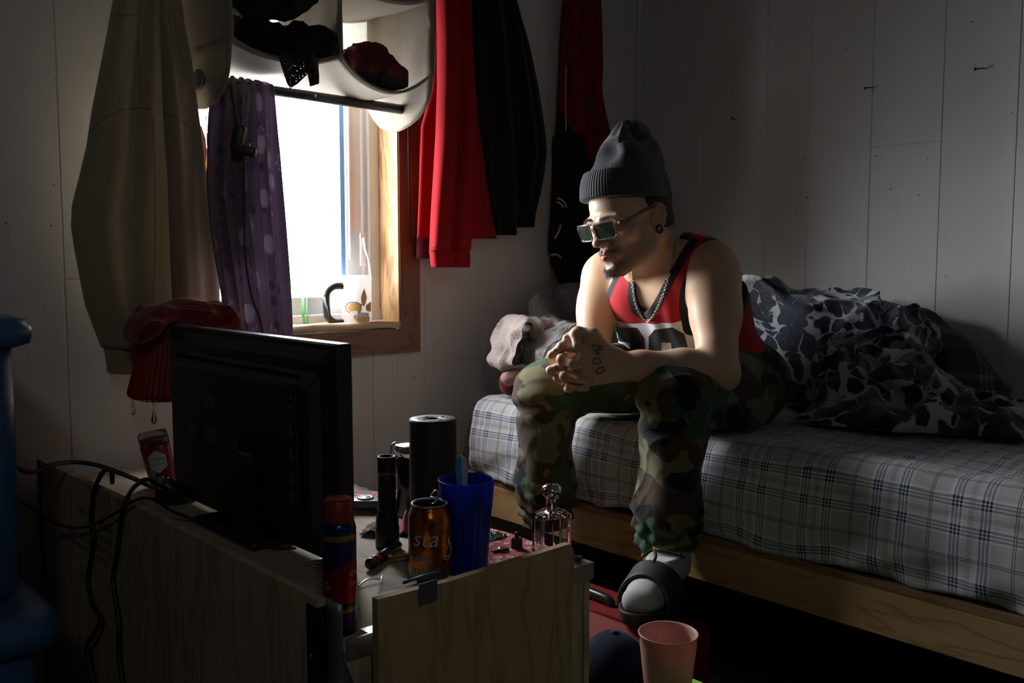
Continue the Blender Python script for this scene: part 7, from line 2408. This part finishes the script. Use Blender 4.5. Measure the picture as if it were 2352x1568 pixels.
cord('thin_cable', 'thin black cable sagging across the crate side from the tote to the table', [V((.408, 1.78, .60)), at(66, 1162, X=.46), at(115, 1196, X=.52), at(170, 1212, X=.556), at(215, 1204, X=.558), at(262, 1180, X=.560), at(300, 1154, X=.568), at(330, 1143, X=.582), at(360, 1150, X=.605), at(392, 1172, X=.65), V((.70, 1.62, TZ + .004))], .0026)

# ------------------------------------------------------------ blue totes
def tote(name, lab, x0_, x1_, y0_, y1_, z0_, z1_, taper, lidh, over):
    t = thing(name, lab, 'tote', ((x0_ + x1_) / 2, (y0_ + y1_) / 2, z0_))
    def rr(g, z, r=.045, n=6):
        a, b_, c_, d_ = x0_ - g, x1_ + g, y0_ - g, y1_ + g
        P = []
        for (cx, cy, q_) in ((b_ - r, d_ - r, 0), (a + r, d_ - r, 1), (a + r, c_ + r, 2), (b_ - r, c_ + r, 3)):
            for k in range(n + 1):
                an = pi / 2 * (q_ + k / n); P.append(V((cx + r * cos(an), cy + r * sin(an), z)))
        return P
    M_T = plain('tote_blue', (.03, .085, .20), .38, var=.2, vscale=6)
    b = lofted([rr(-taper - .01, z0_), rr(-taper, z0_ + .02), rr(0, z1_ - lidh - .004)], MB(), smooth=True); b.build('tub', M_T, t)
    b = lofted([rr(.006, z1_ - lidh - .002), rr(over, z1_ - lidh + .004), rr(over + .003, z1_ - lidh * .45), rr(over - .004, z1_ - .006), rr(over - .022, z1_), rr(over - .045, z1_ - .003)], MB(), smooth=True); b.build('lid', plain('tote_lid', (.035, .10, .23), .33, var=.2, vscale=6), t)
    return t
tote('storage_tote', 'blue plastic storage tote with lid, the upper of the stacked pair', -.10, .372, 1.475, 1.93, .505, .925, .0, .045, .020)
tote('storage_tote', 'dark blue storage tote, the lower of the stacked pair', -.14, .372, 1.41, 1.98, .0, .504, .03, .055, .024)

# ------------------------------------------------------------ low things by the bed
tbx = thing('red_toolbox', 'scratched red steel toolbox with black handle under the sandal', 'toolbox', (1.52, 1.25, 0))
TB = dict(x0=1.345, x1=1.555, y0=1.095, y1=1.56, z=.2645)
t = NT('worn_red_paint'); n1 = t.noise(t.coord(), 30, 5, .7); n2 = t.noise(t.coord(), 8, 4)
t.set(col=t.mix(t.step(n1, .60, .68), t.mix(n2, (.11, .008, .007), (.17, .014, .009)), (.13, .07, .045)), rough=t.ramp(n1, [(0, .5), (1, .75)]), spec=.12); t.bump(n1, .15, .001); M_TBX = t.m
pr_ = [(TB['x0'], .0), (TB['x1'], .0), (TB['x1'], TB['z'] - .02), (TB['x1'] - .02, TB['z']), (TB['x0'] + .075, TB['z']), (TB['x0'] + .062, TB['z'] - .002), (TB['x0'] + .012, TB['z'] - .030), (TB['x0'], TB['z'] - .042)]
b = MB(); b.prism(pr_, (0, TB['y1'], 0), (1, 0, 0), (0, 0, 1), TB['y1'] - TB['y0']); b.build('body', M_TBX, tbx)
b = MB(); b.tube([V((TB['x0'] + .070, TB['y0'] + .002, TB['z'] - .0006)), V((TB['x0'] + .070, TB['y1'] - .002, TB['z'] - .0006))], .0035, 8); b.build('rim', M_TBX, tbx)
b = MB(); b.tube([V((TB['x0'] + .002, TB['y0'] + .002, TB['z'] - .042)), V((TB['x0'] + .002, TB['y1'] - .002, TB['z'] - .042))], .004, 8); b.build('rim', M_TBX, tbx)
hx = TB['x0'] + .118
b = MB(); b.tube(smoothpts([(hx, 1.515, TB['z'] + .003), (hx, 1.49, TB['z'] + .012), (hx, 1.40, TB['z'] + .014), (hx, 1.30, TB['z'] + .012), (hx, 1.285, TB['z'] + .003)], 6), .0105, 12); b.build('handle', plain('handle_black', (.012, .012, .012), .25), tbx)
b = MB(); b.lathe([(.006, 0), (.006, .003), (0, .004)], V((hx + .018, 1.30, TB['z'])), 10); b.build('rivet', M_CHROME, tbx)

gb = thing('green_box', 'low box with lime green top under the pink cup and navy cap', 'box', (1.16, .86, 0))
gx0, gx1, gy0, gy1, gz = 1.09, 1.338, .72, 1.16, .249
MB().span((gx0, gy0, 0), (gx1, gy1, gz - .004), .003).build('carton', plain('carton_white', (.5, .5, .48), .6), gb)
MB().span((gx0 + .003, gy0 + .003, gz - .004), (gx1 - .003, gy1 - .003, gz), .001).build('lid', plain('lime_green', (.22, .50, .06), .5), gb)

c = at(1535, 1451, Z=.390); c = V((c.x, c.y, gz + .0005))
pcup = thing('pink_cup', 'empty pink plastic cup in the foreground beside the navy cap', 'cup', tuple(c))
t = NT('pink_plastic'); t.set(col=t.mix(t.noise(t.coord(), 120, 3), (.64, .36, .33), (.72, .42, .38)), rough=.4, spec=.4); t.translucent((.62, .26, .22), .3)
hC = .390 - c.z
b = MB(); b.lathe([(0, .004), (.0300, .004), (.0310, .0), (.0335, .0), (.0345, .004), (.0460, hC - .030), (.0470, hC - .022), (.0468, hC - .006), (.0492, hC - .004), (.0500, hC - .001), (.0490, hC), (.0470, hC - .001), (.0455, hC - .008), (.0452, hC - .024), (.0440, hC - .032), (.0325, .006), (0, .006)], c, 64); b.build('cup', t.m, pcup)

# navy cap
c = at(1415, 1568, Z=gz + .03); c = V((1.085, .905, gz))
c0_ = at(1412, 1461, Z=.348)
cap = thing('navy_cap', 'dark navy baseball cap lying beside the pink cup', 'cap', (c0_.x, c0_.y, gz))
S = SDF(V((c0_.x - .16, c0_.y - .16, gz - .02)), V((c0_.x + .16, c0_.y + .16, gz + .2)), .003)
S.ell((c0_.x, c0_.y, gz + .010), (.075, .075, .096), None, 0)
def cpf(x, y, z):
    an = np.arctan2(y - c0_.y, x - c0_.x + .0)
    return .0016 * np.exp(-(np.abs(np.sin(an * 3 + .5)) / .06) ** 2) - .0016 * vnoise(x * 30, y * 30, z * 30, 5)
S.disp(cpf, .02)
gx, gy, gz_ = S.coords(); S.D = np.maximum(S.D, (gz + .001 - gz_ + 0 * gx + 0 * gy).astype(np.float32))
v, fc = S.mesh(); build('crown', v, fc, mat_fabric('navy_twill', (.004, .007, .022), .2, .9, 900, .04, .3, 40), cap)
b = MB(); b.lathe([(.007, 0), (.0065, .003), (.003, .005), (0, .0055)], c0_ * 0 + V((c0_.x, c0_.y, gz + .105)), 16); b.build('button', mat_fabric('navy_button', (.012, .018, .05), .2, .85), cap)
def brimf(u, v):
    a = radians(150) + radians(-60 + 120 * u)
    r = .074 + .062 * v * sin(pi * (.12 + .76 * u)) ** .6
    return V((c0_.x + r * cos(a), c0_.y + r * sin(a), gz + .005 + .020 * sin(pi * u) * (1 - .3 * v)))
b = MB(); b.grid(brimf, 30, 10, thick=.003); b.build('brim', plain('navy_brim', (.008, .012, .03), .7), cap)
bl = MB(); a0 = radians(225)
for k in range(7):
    a = a0 + k * .085; bl.box(V((c0_.x + .0755 * cos(a), c0_.y + .0755 * sin(a), gz + .020)), (.003, .0055, .009), a, .0008)
so = bl.build('adjuster_strap', plain('strap_grey', (.06, .06, .05), .5), cap); tag(so, kind='stuff')

# ------------------------------------------------------------ window sill
szl = z0 + .0065 if False else WIN['z0'] + .0062
p = at(820, 755, Y=2.258); c = V((p.x, 2.258, szl))
mug = thing('travel_mug', 'frosted white travel mug with black handle and gold fleur-de-lis on the window sill', 'mug', tuple(c))
t = NT('frosted_white'); t.set(col=t.mix(t.noise(t.coord(), 60), (.74, .70, .69), (.80, .77, .76)), rough=.35); t.translucent((.85, .82, .80), .45); M_FROST = t.m
b = MB(); b.lathe([(.038, 0), (.0415, .002), (.0425, .006), (.0428, .012), (.0428, .128), (.0412, .131), (.0412, .147), (.0395, .150), (0, .150)], c, 56); mo = b.build('body', M_FROST, mug)
dl = V((-.97, .22, 0)); dl.z = 0; dl.normalize()
hdp = [c + dl * .040 + V((0, 0, .120)), c + dl * .066 + V((0, 0, .119)), c + dl * .084 + V((0, 0, .106)), c + dl * .090 + V((0, 0, .085)), c + dl * .089 + V((0, 0, .050)), c + dl * .084 + V((0, 0, .030)), c + dl * .066 + V((0, 0, .017)), c + dl * .040 + V((0, 0, .016))]
b = MB(); b.tube(smoothpts(hdp, 6), .0105, 12, flat=(1.0, .9), upv=dl); b.build('handle', M_BLACKPL, mug)
lb = c + dl * .0800 + V((0, 0, .092))
b = MB(); b.box(c + dl * .0945 + V((0, 0, .086)) - FW * .002, (.0045, .006, .022), atan2(dl.y, dl.x), .0018); b.build('handle_label', plain('white_label', (.6, .6, .6), .4), mug)
bvm = bvh_of(mo)
Z5 = lambda pts: [(600 + x / 5.2275, 560 + y / 5.2275) for x, y in pts]
fle = [[(1235, 535), (1268, 640), (1248, 722), (1230, 752), (1203, 722), (1196, 640)],
       [(1207, 728), (1150, 697), (1060, 697), (1012, 738), (1018, 803), (1060, 832), (1082, 802), (1150, 800), (1180, 832), (1202, 790)],
       [(1255, 738), (1290, 712), (1318, 692), (1318, 812), (1285, 812), (1256, 795)],
       [(1158, 826), (1288, 826), (1288, 884), (1162, 884)],
       [(1112, 885), (1148, 932), (1190, 952), (1226, 1002), (1252, 944), (1296, 922), (1306, 868), (1286, 886), (1165, 886), (1145, 852), (1118, 862)]]
def shrink(poly, k):
    cx = sum(x for x, y in poly) / len(poly); cy = sum(y for x, y in poly) / len(poly)
    return [(cx + (x - cx) * k, cy + (y - cy) * k) for x, y in poly]
decal_px('emblem_outline', [Z5(q_) for q_ in fle], bvm, plain('emblem_brown', (.16, .11, .09), .5), mug, 3, .0005)
decal_px('emblem_border', [Z5(shrink(q_, .87)) for q_ in fle], bvm, plain('emblem_white', (.72, .68, .64), .4), mug, 3, .0008)
decal_px('emblem_fill', [Z5(shrink(q_, .72)) for i, q_ in enumerate(fle) if i != 3], bvm, plain('emblem_gold', (.74, .42, .12), .4), mug, 3, .0011)

zb = at(706, 755, Y=2.262)
zip_ = thing('zip_bag', 'clear zip bag with green seal standing on the window sill', 'plastic bag', (zb.x, 2.262, szl))
zc = V((at(730, 755, Y=2.262).x, 2.262, szl))
hz = .122
b = MB(); b.grid(lambda u, v: V((at(697, 755, Y=2.262).x + .070 * u, 2.262 + .010 * sin(v * 3 + u * 4) - .008 * u, szl + hz * v * (1 - .25 * u) + .002)), 16, 20, thick=.0005); b.build('film', mat_clear('zip_film', (.97, .98, 1.0), .93, .1, .6), zip_)
t = NT('green_seal'); t.set(col=t.mix(t.noise(t.coord(), 50), (.20, .62, .24), (.26, .70, .30)), rough=.3, alpha=.75); t.translucent((.3, .8, .35), .6)
for k, w_ in ((0, .0075), (1, .0028)):
    xz = at(699 + 11 * k, 755, Y=2.258).x
    b = MB(); b.grid(lambda u, v: V((xz + w_ * u, 2.2605 + .010 * sin(v * 3), szl + .001 + hz * v)), 3, 16, thick=.0008); b.build('green_seal', t.m, zip_)
